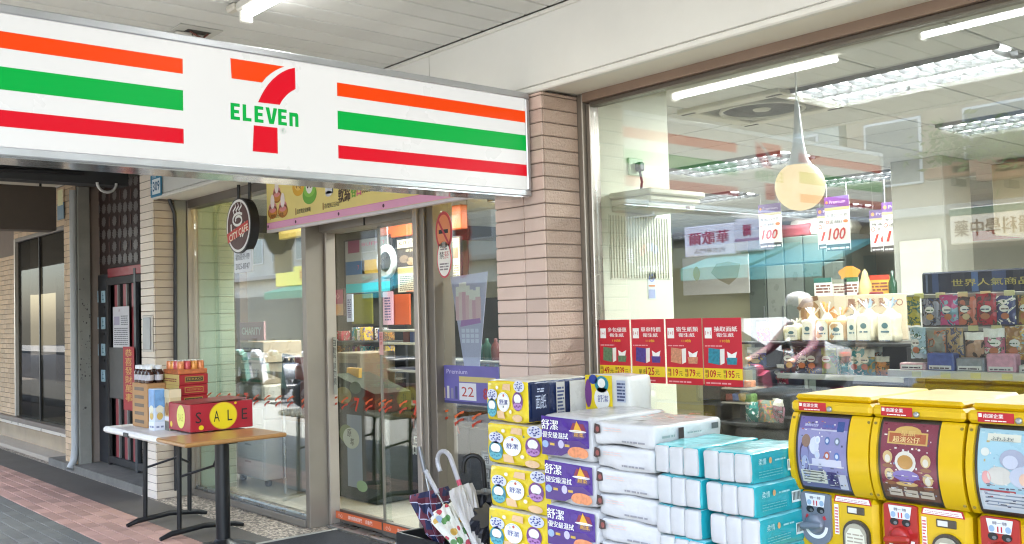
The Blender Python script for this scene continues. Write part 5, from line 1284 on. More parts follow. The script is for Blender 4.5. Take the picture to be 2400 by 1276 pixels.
# warm cove lights over the left pane and the sidelight
for i, (x0, x1, y0, y1, lab) in enumerate(((LB - .02, -6.5, 3.95, 4.35, 'warm cove light above the copier inside the left pane'), (-4.85, -3.73, 3.85, 4.02, 'warm cove light behind the sidelight beside the tiled pillar'))):
    t = thing('cove_light', lab, 'lamp', (0, 0, 0))
    MB().rbox(x0, x1, y1, y1 + .06, 2.25, ZI - .006, mat('#d9c98a', .6, 0, .04), .006).build('cove_board', t)
    MB().box(x0, x1, y1 - .05, y1 - .02, 2.60, 2.64, lamp('#ffdf94', .5, '#8a7a50')).build('strip', t)
    L = bpy.data.lights.new('cove_lamp', 'AREA'); L.shape = 'RECTANGLE'; L.size, L.size_y, L.energy, L.color = x1 - x0, .08, 2.2, (1, .82, .45)
    Lo = bpy.data.objects.new('cove_lamp', L); COL.objects.link(Lo); Lo.parent = t; Lo.location = ((x0 + x1) / 2, y1 - .12, 2.66); Lo.rotation_euler = (R_(55), 0, 0)

# more stock on the low boards, half in shade
for i, (px, cc_, nm) in enumerate(((2170, '#7a5a3a', 'brown'), (2205, '#a8342e', 'scarlet'), (2240, '#4a5a3a', 'moss green'), (2322, '#c9b46a', 'straw'))):
    p = Py(px, 925, YK + .04)
    bag_at((p.x, YK + .05, zr[2] - .319), .11, .14, .05, cc_, nm + ' snack bag on the low board under the snack rack', 130 + i, 'snack bags under the rack', random.uniform(-.3, .3))
for i, (px, cc_, nm) in enumerate(((1870, '#5f3a2e', 'chestnut'), (1925, '#8a8f4a', 'khaki'), (1965, '#c2b59a', 'cream'), (1998, '#3f7f86', 'dark teal'), (2050, '#a85a2e', 'amber'))):
    p = Py(px, 868, YS + .2)
    bag_at((p.x, YS + .2, z_mid + .001), .11, .17, .05, cc_, nm + ' snack bag in the back row of the middle bread shelf board', 140 + i, 'snack bags in the back row', random.uniform(-.25, .25))

# stocked dark shelf behind the door glass
YV = 5.75
vx0, vx1 = Py(776, 830, YV).x, Py(896, 830, YV).x
ds = thing('door_shelf', 'dark stocked shelf standing behind the left half of the sliding door', 'shelf', (0, 0, 0))
MB().box(vx0, vx1, YV + .3, YV + .33, .02, Py(830, 765, YV).z, SB).build('back_panel', ds)
vz = [Py(830, py, YV).z for py in (800, 842, 886, 932)]
for z in vz: MB().rbox(vx0, vx1, YV, YV + .299, z - .016, z, mat('#3a3936', .5), .003).build('shelf_board', ds)
for x in (vx0 + .01, vx1 - .01): MB().rbox(x - .012, x + .012, YV - .02, YV - .002, .02, Py(830, 765, YV).z, SB, .003).build('upright', ds)
VC = ('#8d2f36', '#c9bda4', '#35508c', '#b5772e', '#4d6b45', '#d0ccc4', '#6d3d6d', '#2f7d86', '#c4a23c', '#5a4636')
VN = ('red', 'cream', 'blue', 'amber', 'green', 'white', 'violet', 'teal', 'gold', 'brown')
k = 0
for r, z in enumerate(vz):
    n_ = 8; st_ = (vx1 - vx0 - .1) / n_
    for c in range(n_):
        j = (k * 7 + r * 3) % 10; h_ = .11 + .05 * ((k * 5) % 7) / 7
        b_ = MB().rbox(-st_ * .42, st_ * .42, 0, .12, 0, h_, packmat([VC[j], VC[(j + 4) % 10], VC[(j + 5) % 10], VC[j]], k % 9, 22), .006)
        b_.build('shelf_packet', loc=(vx0 + .06 + st_ * (c + .5), YV + .04 + .04 * ((k * 3) % 4), z + .001), label=f'{VN[j]} packet, {ordw(c)} from the left on the {("top", "second", "third", "lowest")[r]} board behind the door', cat='packet', group='packets on the shelf behind the door')
        k += 1

# ================================================================== TABLES AND SALE GOODS
ZT = .735
wt = thing('folding_table', 'white plastic folding table with black curved legs outside the left pane', 'table', (0, 0, 0))
tx0, tx1, ty0, ty1 = -7.62, -6.42, 2.49, 3.13
MB().rbox(tx0, tx1, ty0, ty1, ZT - .045, ZT, mat('#e6e2da', .45, 0, .05, 5, .1, 200, dirt=.05), .014).build('table_top', wt)
MB().rbox(-7.18, -7.08, ty0 - .006, ty0 + .01, ZT - .043, ZT - .012, BLACK, .004).build('edge_clip', wt)
for xf in (-7.78 + .42, -6.72):
    lg_ = MB()
    for y in (2.72, 3.06): lg_.tube([(xf - .02, y, ZT - .046), (xf - .04, y, .05)], .017, BLACKM, 10)
    lg_.build('leg_frame', wt)
    MB().tube([(xf - .03, 2.58, .012), (xf - .035, 2.66, .035), (xf - .04, 2.9, .055), (xf - .045, 3.12, .035), (xf - .05, 3.2, .012)], [.014, .02, .02, .02, .014], BLACKM, 10).build('foot', wt)
    MB().tube([(xf - .03, 2.72, .42), (xf + .18, 2.88, .50), (xf + .32, 2.9, ZT - .046)], .009, BLACKM, 8).build('brace', wt)
    MB().tube([(xf - .03, 3.06, .42), (xf + .18, 2.88, .50)], .009, BLACKM, 8).build('brace', wt)
bt = thing('pedestal_table', 'brown wood top table on a black round pedestal base', 'table', (-6.2, 2.79, 0))
ZB2 = .75
def wood_mat():
    m = bpy.data.materials.new('honey_wood'); m.use_nodes = True; n, l = m.node_tree.nodes, m.node_tree.links; b = n['Principled BSDF']; b.inputs['Roughness'].default_value = .28
    tc = n.new('ShaderNodeTexCoord'); mp = n.new('ShaderNodeMapping'); mp.inputs['Scale'].default_value = (14, 1.4, 14); l.new(tc.outputs['Object'], mp.inputs[0])
    ns = n.new('ShaderNodeTexNoise'); ns.inputs['Scale'].default_value = 4; ns.inputs['Detail'].default_value = 8; l.new(mp.outputs[0], ns.inputs['Vector'])
    cr = n.new('ShaderNodeValToRGB'); cr.color_ramp.elements[0].color = lin('#8a6038'); cr.color_ramp.elements[1].color = lin('#b58a55'); l.new(ns.outputs[0], cr.inputs[0]); l.new(cr.outputs[0], b.inputs['Base Color']); return m
MB().rbox(-.21, .27, -.36, .335, ZB2 - .028, ZB2, wood_mat(), .008).build('table_top', bt)
MB().cyl((0, 0, .03), (0, 0, ZB2 - .03), .047, BLACKM, n=24).build('column', bt)
MB().lathe([(.215, .0), (.215, .012), (.15, .03), (.07, .045), (.05, .07)], BLACKM, n=36).build('base', bt)
MB().rbox(-.18, .18, -.03, .03, ZB2 - .045, ZB2 - .0285, BLACKM, .004).build('bracket', bt)

SR = mat('#9e1b2b', .38, 0, .05, 6, name='glossy_red_card'); YE = flat('#dcc51f', .35)
sb = thing('sale_box', 'red cardboard box lettered SALE with yellow discs on the tables', 'box', (-6.85, 2.69, ZB2))
MB().rbox(0, .38, 0, .455, .0015, .19, SR, .004).build('carton', sb)
MB().add([(.0, .0, .1915), (.38, .0, .1915), (.36, .44, .205), (.02, .44, .205)], [(0, 1, 2, 3)], mat('#8d3a40', .4)).build('lid_flap', sb)
q = Pr((.3805, 0, 0), (0, 1, 0))
q.ell(.235, .098, .098, .09, YE, 1, 40); q.ring(.235, .098, .102, .094, .006, flat('#c9a02a'), 2, 40); q.ell(.075, .028, .018, .016, YE, 1); q.ell(.325, .178, .01, .009, YE, 1)
for ch, x, m in (('S', .035, BLACK), ('A', .165, BLACK), ('L', .265, BLACK), ('E', .37, BLACK)): q.text(ch, x, .06, .075, m, 3, w=.042 if ch != 'L' else .035)
q.build('lettering', sb)
q = Pr((0, -.0005, 0)); q.ell(.22, .10, .07, .08, flat('#dcd86a'), 1); q.text('SALE', .18, .07, .05, flat('#b9a83a'), 2, w=.08); q.build('print', sb); q = Pr((0, -.0005, 0)); q.ell(.05, .04, .02, .02, YE, 1); q.build('print_dot', sb)
q = Pr((0, .05, .1925), (1, 0, 0), (0, 1, 0)); q.ell(.19, .2, .12, .12, flat('#c9b53a'), 1); q.build('top_print', sb)
# stacked red cartons with a can pack on top
xs_ = -6.92
cA = Px(417, 940, xs_)
GDc = flat('#b08a3c'); stk = []
y0s = Px(417, 905, xs_).y
zz = ZT + .001
hts = [.159, .0745, .0745, .0745]
for i, hgt in enumerate(hts):
    t = thing('snack_carton', ('lowest red carton with SALE print under the stack', 'third red carton of the stack behind the sale box', 'second red carton of the stack with gold panel behind the sale box', 'top red carton of the stack just below the can pack')[i], 'carton', (xs_ - .33, y0s + .005 * i, zz), random.uniform(-.015, .015), 'stacked red cartons')
    MB().rbox(0, .33, 0, .215, 0, hgt, mat('#9b1f27', .4, 0, .05), .004).build('carton', t)
    q = Pr((.3305, 0, 0), (0, 1, 0)); q.rect(.04, hgt * .25, .18, hgt * .8, GDc, 1); q.rect(.045, hgt * .32, .175, hgt * .73, flat('#3d3524' if i != 2 else '#9b1f27'), 2); q.text('FERRO' if i != 2 else 'ASSORTED', .055, hgt * .44, hgt * .2, GDc, 3, w=.11); q.build('print', t)
    q = Pr((0, -.0005, 0)); q.rect(0, 0, .33, hgt, flat('#c9b06a' if i else '#9b1f27'), 1); q.lines(.03, hgt * .3, .28, hgt * .7, 2, flat('#8a3a2a' if i else '#d9b43a'), 2, i); q.build('side_print', t)
    zz += hgt + .001
# can pack
cpk = thing('can_pack', 'wrapped pack of peach coloured drink cans on top of the red cartons', 'can pack', (xs_ - .31, y0s + .02, zz))
rnd = random.Random(5)
for i in range(4):
    for j in range(4):
        c = (.04 + i * .066, .03 + j * .05, 0)
        t = MB().lathe([(.022, 0), (.026, .006), (.026, .085), (.021, .095)], mat(('#c97a4a', '#b8484a', '#d08a3f')[(i * 2 + j) % 3], .3, .2, .25, 60), c, 14)
        t.lathe([(.0205, .0952), (.0205, .097), (.001, .0965)], mat('#c9c9c4', .3, .8), c, 12); t.build('can', cpk)
MB().rbox(.0, .28, -.006, .215, .0, .035, mat('#b9683c', .4, 0, .3, 30), .004).build('tray', cpk)
# bottles, cardboard, tall cartons at the left end
xbt = -7.16
bp_ = thing('bottle_carrier', 'cardboard carton printed with dark panels at the left end of the white table', 'carton', (0, 0, 0))
y0b = Px(345, 960, xbt).y
MB().rbox(xbt - .30, xbt, y0b, y0b + .14, ZT + .001, ZT + .325, mat('#ad8254', .7, 0, .06, 6), .004).build('carton', bp_)
q = Pr((xbt - .30, y0b - .0005, ZT))
for i in range(5): q.rect(.05, .03 + i * .06, .24, .055 + i * .06, flat('#5a4632'), 1)
q.build('print', bp_)
q = Pr((xbt + .0005, y0b, ZT), (0, 1, 0))
for i in range(5): q.lines(.03, .03 + i * .058, .11, .055 + i * .058, 1, flat('#4a3826'), 1, i)
q.build('side_print', bp_)
k = 0
for i in range(4):
    for j in range(2):
        t = thing('drink_jar', f'dark brown bottle with white cap, {ordw(i)} along the {"front" if j == 0 else "rear"} row of the carton', 'bottle', (xbt - .26 + i * .072, y0b + .035 + j * .07, ZT + .326), group='brown bottles on the carton')
        MB().lathe([(.028, 0), (.031, .01), (.031, .075), (.024, .095), (.02, .1)], mat('#3a211b', .15, 0, .1), n=16).build('bottle', t)
        MB().lathe([(.0315, .02), (.0315, .06)], flat('#b9b4b8'), n=16).build('wrap_label', t)
        MB().lathe([(.023, .1), (.024, .128), (.001, .13)], mat('#dedede', .4), n=16).build('cap', t)
def tall(px, xpl, w_, d_, h_, cc_, lab, draw, cat='carton'):
    p = Px(px, 960, xpl)
    t = thing('tall_carton', lab, cat, (xpl - w_, p.y, ZT + .001), random.uniform(-.05, .05))
    MB().rbox(0, w_, 0, d_, 0, h_, flat(cc_), .003).build('carton', t)
    q = Pr((0, -.0005, 0)); draw(q, w_, h_); q.build('print', t)
    q = Pr((w_ + .0005, 0, 0), (0, 1, 0)); draw(q, d_, h_); q.build('side_print', t)
tall(361, -6.96, .10, .075, .295, '#c3cddb', 'tall pale blue and white carton standing at the front of the white table', lambda q, w, h: (q.rect(0, h * .55, w, h * .98, mat('#6f9ac8', .4, 0, .25, 20), 1), q.ell(w * .5, h * .5, w * .35, h * .1, flat('#d9d6c0'), 2), q.rect(0, .0, w, h * .2, flat('#d9dbe4'), 1), q.lines(w * .15, h * .06, w * .85, h * .14, 1, flat('#7a7f9a'), 2, 1), q.ell(w * .5, h * .34, w * .3, h * .09, flat('#c9a95a'), 2)))
tall(398, -6.86, .095, .085, .29, '#cbb88e', 'tall beige carton standing between the blue carton and the sale box', lambda q, w, h: (q.rect(0, h * .8, w, h, flat('#d9c9a4'), 1), q.ell(w * .5, h * .52, w * .4, h * .16, mat('#9a6a3a', .4, 0, .4, 40), 2), q.rect(w * .05, h * .0, w * .95, h * .22, mat('#5f5f52', .4, 0, .5, 60), 1), q.rect(0, h * .24, w, h * .34, flat('#dcdae0'), 1)))
tall(376, -6.99, .09, .06, .27, '#a8202a', 'narrow red and yellow carton half hidden between the tall cartons', lambda q, w, h: (q.rect(0, h * .55, w, h, flat('#b5643c'), 1), q.text('SALE', w * .1, h * .2, h * .1, YE, 2, w=w * .8)))

# ================================================================== DOOR MAT AND UMBRELLAS
MB().rbox(-6.1, -4.75, 2.85, 3.58, .0012, .012, mat('#202125', .9, 0, .2, 60, .8, 240, name='ribbed_rubber'), .004).build('door_mat', label='dark ribbed rubber mat in front of the sliding door', cat='mat')
MB().rbox(-6.14, -6.101, 2.82, 3.6, .0012, .014, mat('#8c8a83', .5, .3), .003).build('mat_edging', label='pale metal strip along the left edge of the rubber mat', cat='strip')
us = thing('umbrella_stand', 'low black umbrella stand beside the door', 'umbrella stand', (0, 0, 0))
ux0, ux1, uy0, uy1 = -4.72, -3.98, 3.16, 3.50
for (a, c, d, e) in ((ux0, ux1, uy0, uy0 + .02), (ux0, ux1, uy1 - .02, uy1), (ux0, ux0 + .02, uy0 + .021, uy1 - .021), (ux1 - .02, ux1, uy0 + .021, uy1 - .021)): MB().rbox(a, c, d, e, .03, .27, BLACK, .004).build('side_panel', us)
MB().rbox(ux0 + .021, ux1 - .021, uy0 + .021, uy1 - .021, .03, .05, BLACK, .004).build('tray', us)
for x in (ux0 + .03, ux1 - .03):
    for y in (uy0 + .03, uy1 - .03): MB().cyl((x, y, .001), (x, y, .029), .012, BLACK, n=10).build('foot', us)
def plaid():
    m = bpy.data.materials.new('navy_red_plaid'); m.use_nodes = True; n, l = m.node_tree.nodes, m.node_tree.links; b = n['Principled BSDF']; b.inputs['Roughness'].default_value = .7
    tc = n.new('ShaderNodeTexCoord'); sep = n.new('ShaderNodeSeparateXYZ'); l.new(tc.outputs['Object'], sep.inputs[0])
    def band(src, sc, th):
        a = n.new('ShaderNodeMath'); a.operation = 'MULTIPLY'; a.inputs[1].default_value = sc; l.new(src, a.inputs[0])
        f = n.new('ShaderNodeMath'); f.operation = 'FRACT'; l.new(a.outputs[0], f.inputs[0])
        g = n.new('ShaderNodeMath'); g.operation = 'LESS_THAN'; g.inputs[1].default_value = th; l.new(f.outputs[0], g.inputs[0]); return g.outputs[0]
    def mixc(fac, a, c):
        mx = n.new('ShaderNodeMix'); mx.data_type = 'RGBA'; l.new(fac, mx.inputs[0])
        if isinstance(a, str): mx.inputs[6].default_value = lin(a)
        else: l.new(a, mx.inputs[6])
        mx.inputs[7].default_value = lin(c); return mx.outputs[2]
    c = mixc(band(sep.outputs[2], 11, .4), '#1d2447', '#5d2436'); c = mixc(band(sep.outputs[0], 16, .35), c, '#642a3c')
    c = mixc(band(sep.outputs[2], 11, .06), c, '#b9b7c9'); c = mixc(band(sep.outputs[0], 16, .07), c, '#9fa3c4'); l.new(c, b.inputs['Base Color']); return m
def floral():
    m = bpy.data.materials.new('floral_print'); m.use_nodes = True; n, l = m.node_tree.nodes, m.node_tree.links; b = n['Principled BSDF']; b.inputs['Roughness'].default_value = .6
    tc = n.new('ShaderNodeTexCoord'); vo = n.new('ShaderNodeTexVoronoi'); vo.inputs['Scale'].default_value = 26; l.new(tc.outputs['Object'], vo.inputs['Vector'])
    sp = n.new('ShaderNodeSeparateColor'); l.new(vo.outputs['Color'], sp.inputs[0]); cr = n.new('ShaderNodeValToRGB'); cr.color_ramp.interpolation = 'CONSTANT'; e = cr.color_ramp.elements
    e[0].color = lin('#d6d2c4'); e[1].position = .35; e[1].color = lin('#b8404e')
    for ps, cc_ in ((.5, '#5d8a4e'), (.66, '#d8cfc0'), (.8, '#c9a24a'), (.9, '#9fb3c9')): x = e.new(ps); x.color = lin(cc_)
    l.new(sp.outputs[0], cr.inputs[0])
    gt = n.new('ShaderNodeMath'); gt.operation = 'GREATER_THAN'; gt.inputs[1].default_value = .55; l.new(vo.outputs['Distance'], gt.inputs[0])
    mx = n.new('ShaderNodeMix'); mx.data_type = 'RGBA'; l.new(gt.outputs[0], mx.inputs[0]); l.new(cr.outputs[0], mx.inputs[6]); mx.inputs[7].default_value = lin('#dad7cb'); l.new(mx.outputs[2], b.inputs['Base Color']); return m
def umbrella(tip, top, flare, m, hm, lab, hook, name='umbrella', sleeve=None, hr=.013, n=16, tie=.5):
    tip, top = Vector(tip), Vector(top); L = (top - tip).length
    t = thing(name, lab, 'umbrella', tip, 0, 'umbrellas in the black stand')
    q = (top - tip).normalized().to_track_quat('Z', 'X').to_matrix().to_4x4()
    prof = [(.008, 0.0), (.010, .05), (.022, .09), (.035 * flare, .22), (.05 * flare, .42), (.062 * flare, .60), (.055 * flare, .66)]
    b = MB(); K = 32; vs = []
    for r, z in prof:
        for j in range(K):
            a = 2 * math.pi * j / K
            rr_ = r * (1 + (.22 if r > .012 else 0) * math.cos(8 * a + z * 9))
            vs.append((rr_ * math.cos(a), rr_ * math.sin(a), z * L / .9))
    b.add(vs, [(i * K + j, i * K + (j + 1) % K, (i + 1) * K + (j + 1) % K, (i + 1) * K + j) for i in range(len(prof) - 1) for j in range(K)], m, False)
    b.add(vs[-K:], [tuple(range(K))], m); b.xf(q); b.build('canopy', t)
    MB().tube([(0, 0, -.0), (0, 0, L)], .005, STEEL, 8).xf(q).build('shaft', t)
    if hook:
        hk = [(0, 0, L - .12), (0, 0, L)] + [(hook * (.055 - .055 * math.cos(a)), 0, L + .062 * math.sin(a)) for a in [i * math.pi / 9 for i in range(1, 10)]] + [(hook * .11, 0, L - .03)]
        MB().tube(hk, hr, hm, 10).xf(q).build('handle', t)
    else: MB().tube([(0, 0, L - .02), (0, 0, L + .13)], hr, hm, 10).xf(q).build('handle', t)
    if sleeve: MB().tube([(0, 0, L - .26), (0, 0, L - .115)], hr * .9, sleeve, 10).xf(q).build('sleeve', t)
GH = mat('#b0aeb2', .25, .1, .05)
def at(px, py, y): return Py(px, py, y)
umbrella(at(1036, 1292, 3.30), at(994, 1100, 3.27), 1.7, plaid(), mat('#77787c', .35, .5), 'navy and red plaid folded umbrella at the left of the stand', 0)
umbrella(at(1112, 1320, 3.25), at(1022, 1150, 3.22), 1.45, floral(), GH, 'white flowered folded umbrella with pale handle in the stand', 0)
umbrella(at(1143, 1330, 3.23), at(1057, 1076, 3.20), 1.0, mat('#bcb6ae', .35, 0, .1, 14), GH, 'pale grey umbrella with a pink sleeve and curved clear handle', -1, sleeve=flat('#c2445e'))
umbrella(at(1150, 1320, 3.40), at(1133, 1092, 3.38), 1.6, mat('#1b1c22', .5, 0, .2, 12), BLACKM, 'black umbrella with a curved black handle at the back of the stand', -1)
umbrella(at(1128, 1318, 3.34), at(1156, 1170, 3.22), 1.5, mat('#20222b', .5, 0, .2, 12), BLACKM, 'black umbrella with a straight handle next to the yellow packs', 0)
# small placard behind the stand
x0, x1, z0, z1 = RY(1128, 1060, 1165, 1130, 3.6)
o = MB().rbox(x0, x1, 3.6, 3.606, z0, z1, flat('#9c9f9a'), .001).build('stand_placard', label='grey placard with white squares behind the black umbrella handle', cat='sign')
q = Pr((x0, 3.5995, z0)); w, h = x1 - x0, z1 - z0; q.rect(w * .1, h * .55, w * .9, h * .92, flat('#c3c6c2'), 1); q.text('用', w * .2, h * .6, h * .25, flat('#55585a'), 2); q.rect(w * .1, h * .1, w * .9, h * .45, flat('#6a6d6c'), 1); q.text('門', w * .2, h * .15, h * .25, flat('#c3c6c2'), 2); q.build('print', o)
MB().rbox((x0 + x1) / 2 - .01, (x0 + x1) / 2 + .01, 3.607, 3.62, .001, z0 + .05, STEEL, .002).build('post', o)

# ================================================================== TISSUE PACK STACKS
WRAP = lambda h, b=.5: mat(h, .22, 0, .05, 10, b, 20)
def upto(n): return ['top pack'] + [ordw(i) + ' pack from the top' for i in range(1, n)]
# yellow printed packs
YLP = WRAP('#d8bf22'); NV = WRAP('#1f2a4c'); PUR = flat('#6d3a78', .3); TEAL = flat('#2f7f8f', .3); BLU = flat('#2a3a86', .3); SK = flat('#d9b48a', .3); WHG = flat('#e3e2dc', .3)
def yellow_print(q, w, h, seed):
    rnd = random.Random(seed)
    q.poly([(w * .30, h * .02), (w * .48, h * .02), (w * .44, h * .25), (w * .28, h * .22)], SK, 1); q.ell(w * .78, h * .06, w * .12, h * .1, SK, 1); q.poly([(w * .42, h * .82), (w * .62, h * .80), (w * .62, h * .98), (w * .45, h * .98)], SK, 1)
    q.ell(w * .45, h * .48, w * .155, h * .27, WHG, 2); q.text('舒潔', w * .35, h * .40, h * .15, BLU, 3, w=w * .2, heavy=.06); q.ring(w * .45, h * .48, w * .14, h * .25, .002, flat('#9fb0c4'), 3, 30, .6, 2.5); q.ell(w * .46, h * .66, w * .02, h * .04, flat('#b5543a'), 4)
    for (cx, cy, m1, m2) in ((.80, .52, PUR, flat('#a97ab0', .3)), (.16, .30, TEAL, flat('#57a3ae', .3))):
        q.ell(w * cx, h * cy, w * .125, h * .26, m1, 2); q.ell(w * cx, h * (cy - .13), w * .11, h * .1, m2, 3)
        for k in range(4): q.ell(w * (cx - .06 + .04 * k), h * (cy - .15 + .03 * (k % 2)), w * .018, h * .025, m1, 4)
        q.ell(w * cx, h * (cy + .07), w * .085, h * .13, WHG, 3)
    for (cx, cy) in ((.17, .66), (.84, .93)):
        q.ell(w * cx, h * cy, w * .13, h * .16, flat('#c9cbd8', .3), 2)
        for k in range(16): a = k * 2.4; r = .25 + .7 * ((k * 37) % 16) / 16; q.ell(w * (cx + .11 * r * math.cos(a)), h * (cy + .135 * r * math.sin(a)), w * .018, h * .02, BLU, 3, 6)
    for (cx, cy) in ((.62, .22), (.3, .87)): q.ell(w * cx, h * cy, w * .04, h * .06, flat('#e0c765'), 2); q.ell(w * cx, h * cy, w * .028, h * .045, WHG, 3)
    for k in range(4): cx, cy = rnd.uniform(.05, .95), rnd.uniform(.1, .9); q.poly([(w * cx, h * cy), (w * cx + .012, h * cy + .004), (w * cx + .004, h * cy + .012)], flat('#3f6f7a'), 2)
yx0, yx1, yy0, yy1 = -3.325, -2.955, 2.71, 3.08
for i in range(7):
    zt_ = 1.215 - .183 * i; zb_ = zt_ - .178
    if zb_ < -.02: break
    zb_ = max(zb_, .002)
    dx = (0, .0, .012, -.008, .01, 0, .005)[i]
    a, c = (yx0, yx0 + .28) if i == 0 else (yx0 + dx, yx1 + dx + .02)
    t = thing('tissue_pack', f'yellow patterned tissue pack, {upto(8)[i]} in the stack against the pillar', 'tissue pack', (0, 0, 0), group='yellow tissue packs')
    MB().soft(a, c, yy0, yy1, zb_, zt_, YLP, .018, 8, .002, i, mtop=WRAP('#cfcac0'), mside=NV if i == 0 else WRAP('#d3ccc2')).build('wrap', t)
    q = Pr((a + .008, yy0 - .0055, zb_ + .012)); yellow_print(q, c - a - .016, zt_ - zb_ - .024, i); q.build('print', t)
    if i == 0:
        q = Pr((c + .0055, yy0 + .015, zb_ + .01), (0, 1, 0)); q.rect(0, 0, .1, .155, flat('#1c2543', .3), 1); q.text('面紙', .02, .05, .06, flat('#b9bfd0'), 2, vert=False, w=.06); q.lines(.03, .12, .07, .14, 2, flat('#b9bfd0'), 2, 1); q.rect(.14, 0, .19, .155, flat('#b9b6b0', .3), 1); q.lines(.145, .02, .185, .14, 8, flat('#3a4468'), 2, 2); q.rect(.22, 0, .33, .155, flat('#c9c6bf', .3), 1); q.build('side_print', t)
t = thing('tissue_pack', 'yellow and white tissue pack standing behind the purple packs by the pillar', 'tissue pack', (-2.995, 3.0, 1.065), group='yellow tissue packs')
MB().soft(0, .25, 0, .14, 0, .165, WRAP('#d6d5cf'), .015, 7, .002, 31).build('wrap', t)
q = Pr((.0, -.005, .004)); q.rect(.002, .004, .16, .158, YLP, .5); q.ell(.1, .06, .045, .05, WHG, 2); q.text('舒潔', .075, .045, .03, BLU, 3); q.ell(.1, .12, .04, .035, TEAL, 2); q.ell(.1, .125, .022, .02, WHG, 3); q.ell(.02, .08, .02, .06, PUR, 2); q.ell(.05, .14, .025, .02, BLU, 2); q.rect(.185, .05, .235, .14, flat('#aeb4c4'), 1); q.lines(.188, .055, .232, .135, 6, flat('#3a4468'), 2, 2); q.build('print', t)
# purple packs
PU = WRAP('#42207f'); PW_ = WRAP('#bbbaba')
px0, px1, py0, py1 = -2.868, -2.588, 2.62, 3.05
for i in range(7):
    zt_ = 1.100 - .172 * i; zb_ = max(zt_ - .168, .002)
    if zt_ < .06: break
    dx = (-.0, .012, .018, .008, .0, .01, 0)[i]
    t = thing('tissue_pack', f'purple and white tissue pack, {upto(8)[i]}, beside the yellow packs', 'tissue pack', (0, 0, 0), group='purple tissue packs')
    MB().soft(px0 + dx, px1 + dx, py0, py1, zb_, zt_, PW_, .02, 8, .0025, 50 + i).build('wrap', t)
    w, h = px1 - px0 - .02, zt_ - zb_ - .01
    q = Pr((px0 + dx + .006, py0 - .006, zb_ + .006))
    q.poly([(0, h * .03), (w * .42, h * .05), (w * .66, h * .22), (w, h * .30), (w, h * .95), (0, h * .99)], PU, 1); q.poly([(0, h * .03), (w * .42, h * .05), (w * .66, h * .22), (w, h * .30), (w * .8, h * .46), (0, h * .36)], flat('#4a2f74', .3), 1.5)
    q.text('舒潔', w * .0, h * .66, h * .25, WHG, 3, w=w * .36, heavy=.06); q.text('優安級濕拭', w * .02, h * .46, h * .15, WHG, 3, w=w * .55, heavy=.06)
    q.poly([(w * .62, h * .70), (w * .95, h * .70), (w * .9, h * .86), (w * .68, h * .88)], flat('#7d2440', .3), 2); q.poly([(w * .68, h * .66), (w * .88, h * .66), (w * .76, h * .93)], flat('#d9a52a', .3), 3); q.ell(w * .8, h * .6, w * .15, h * .1, flat('#4a2f74', .3), 2.5); q.text('超柔', w * .7, h * .55, h * .1, flat('#d9a83a'), 4, w=w * .2, heavy=.06); q.ring(w * .78, h * .68, w * .18, h * .03, .004, WHG, 4)
    for (cx, cy, rx) in ((.78, .2, .2), (.7, .16, .14), (.86, .16, .13)): q.ell(w * cx, h * cy, w * rx, h * .11, mat('#d98a5e', .35, 0, .3, 60), 3 + cx)
    q.ell(w * .08, h * .3, w * .07, h * .09, flat('#8fa6c9', .3), 3); q.ell(w * .42, h * .33, w * .06, h * .1, flat('#b9b3d0', .3), 3); q.rect(w * .18, h * .28, w * .28, h * .34, flat('#c9a84a'), 3); q.rect(w * .5, h * .28, w * .6, h * .34, flat('#c9a84a'), 3)
    q.build('print', t)
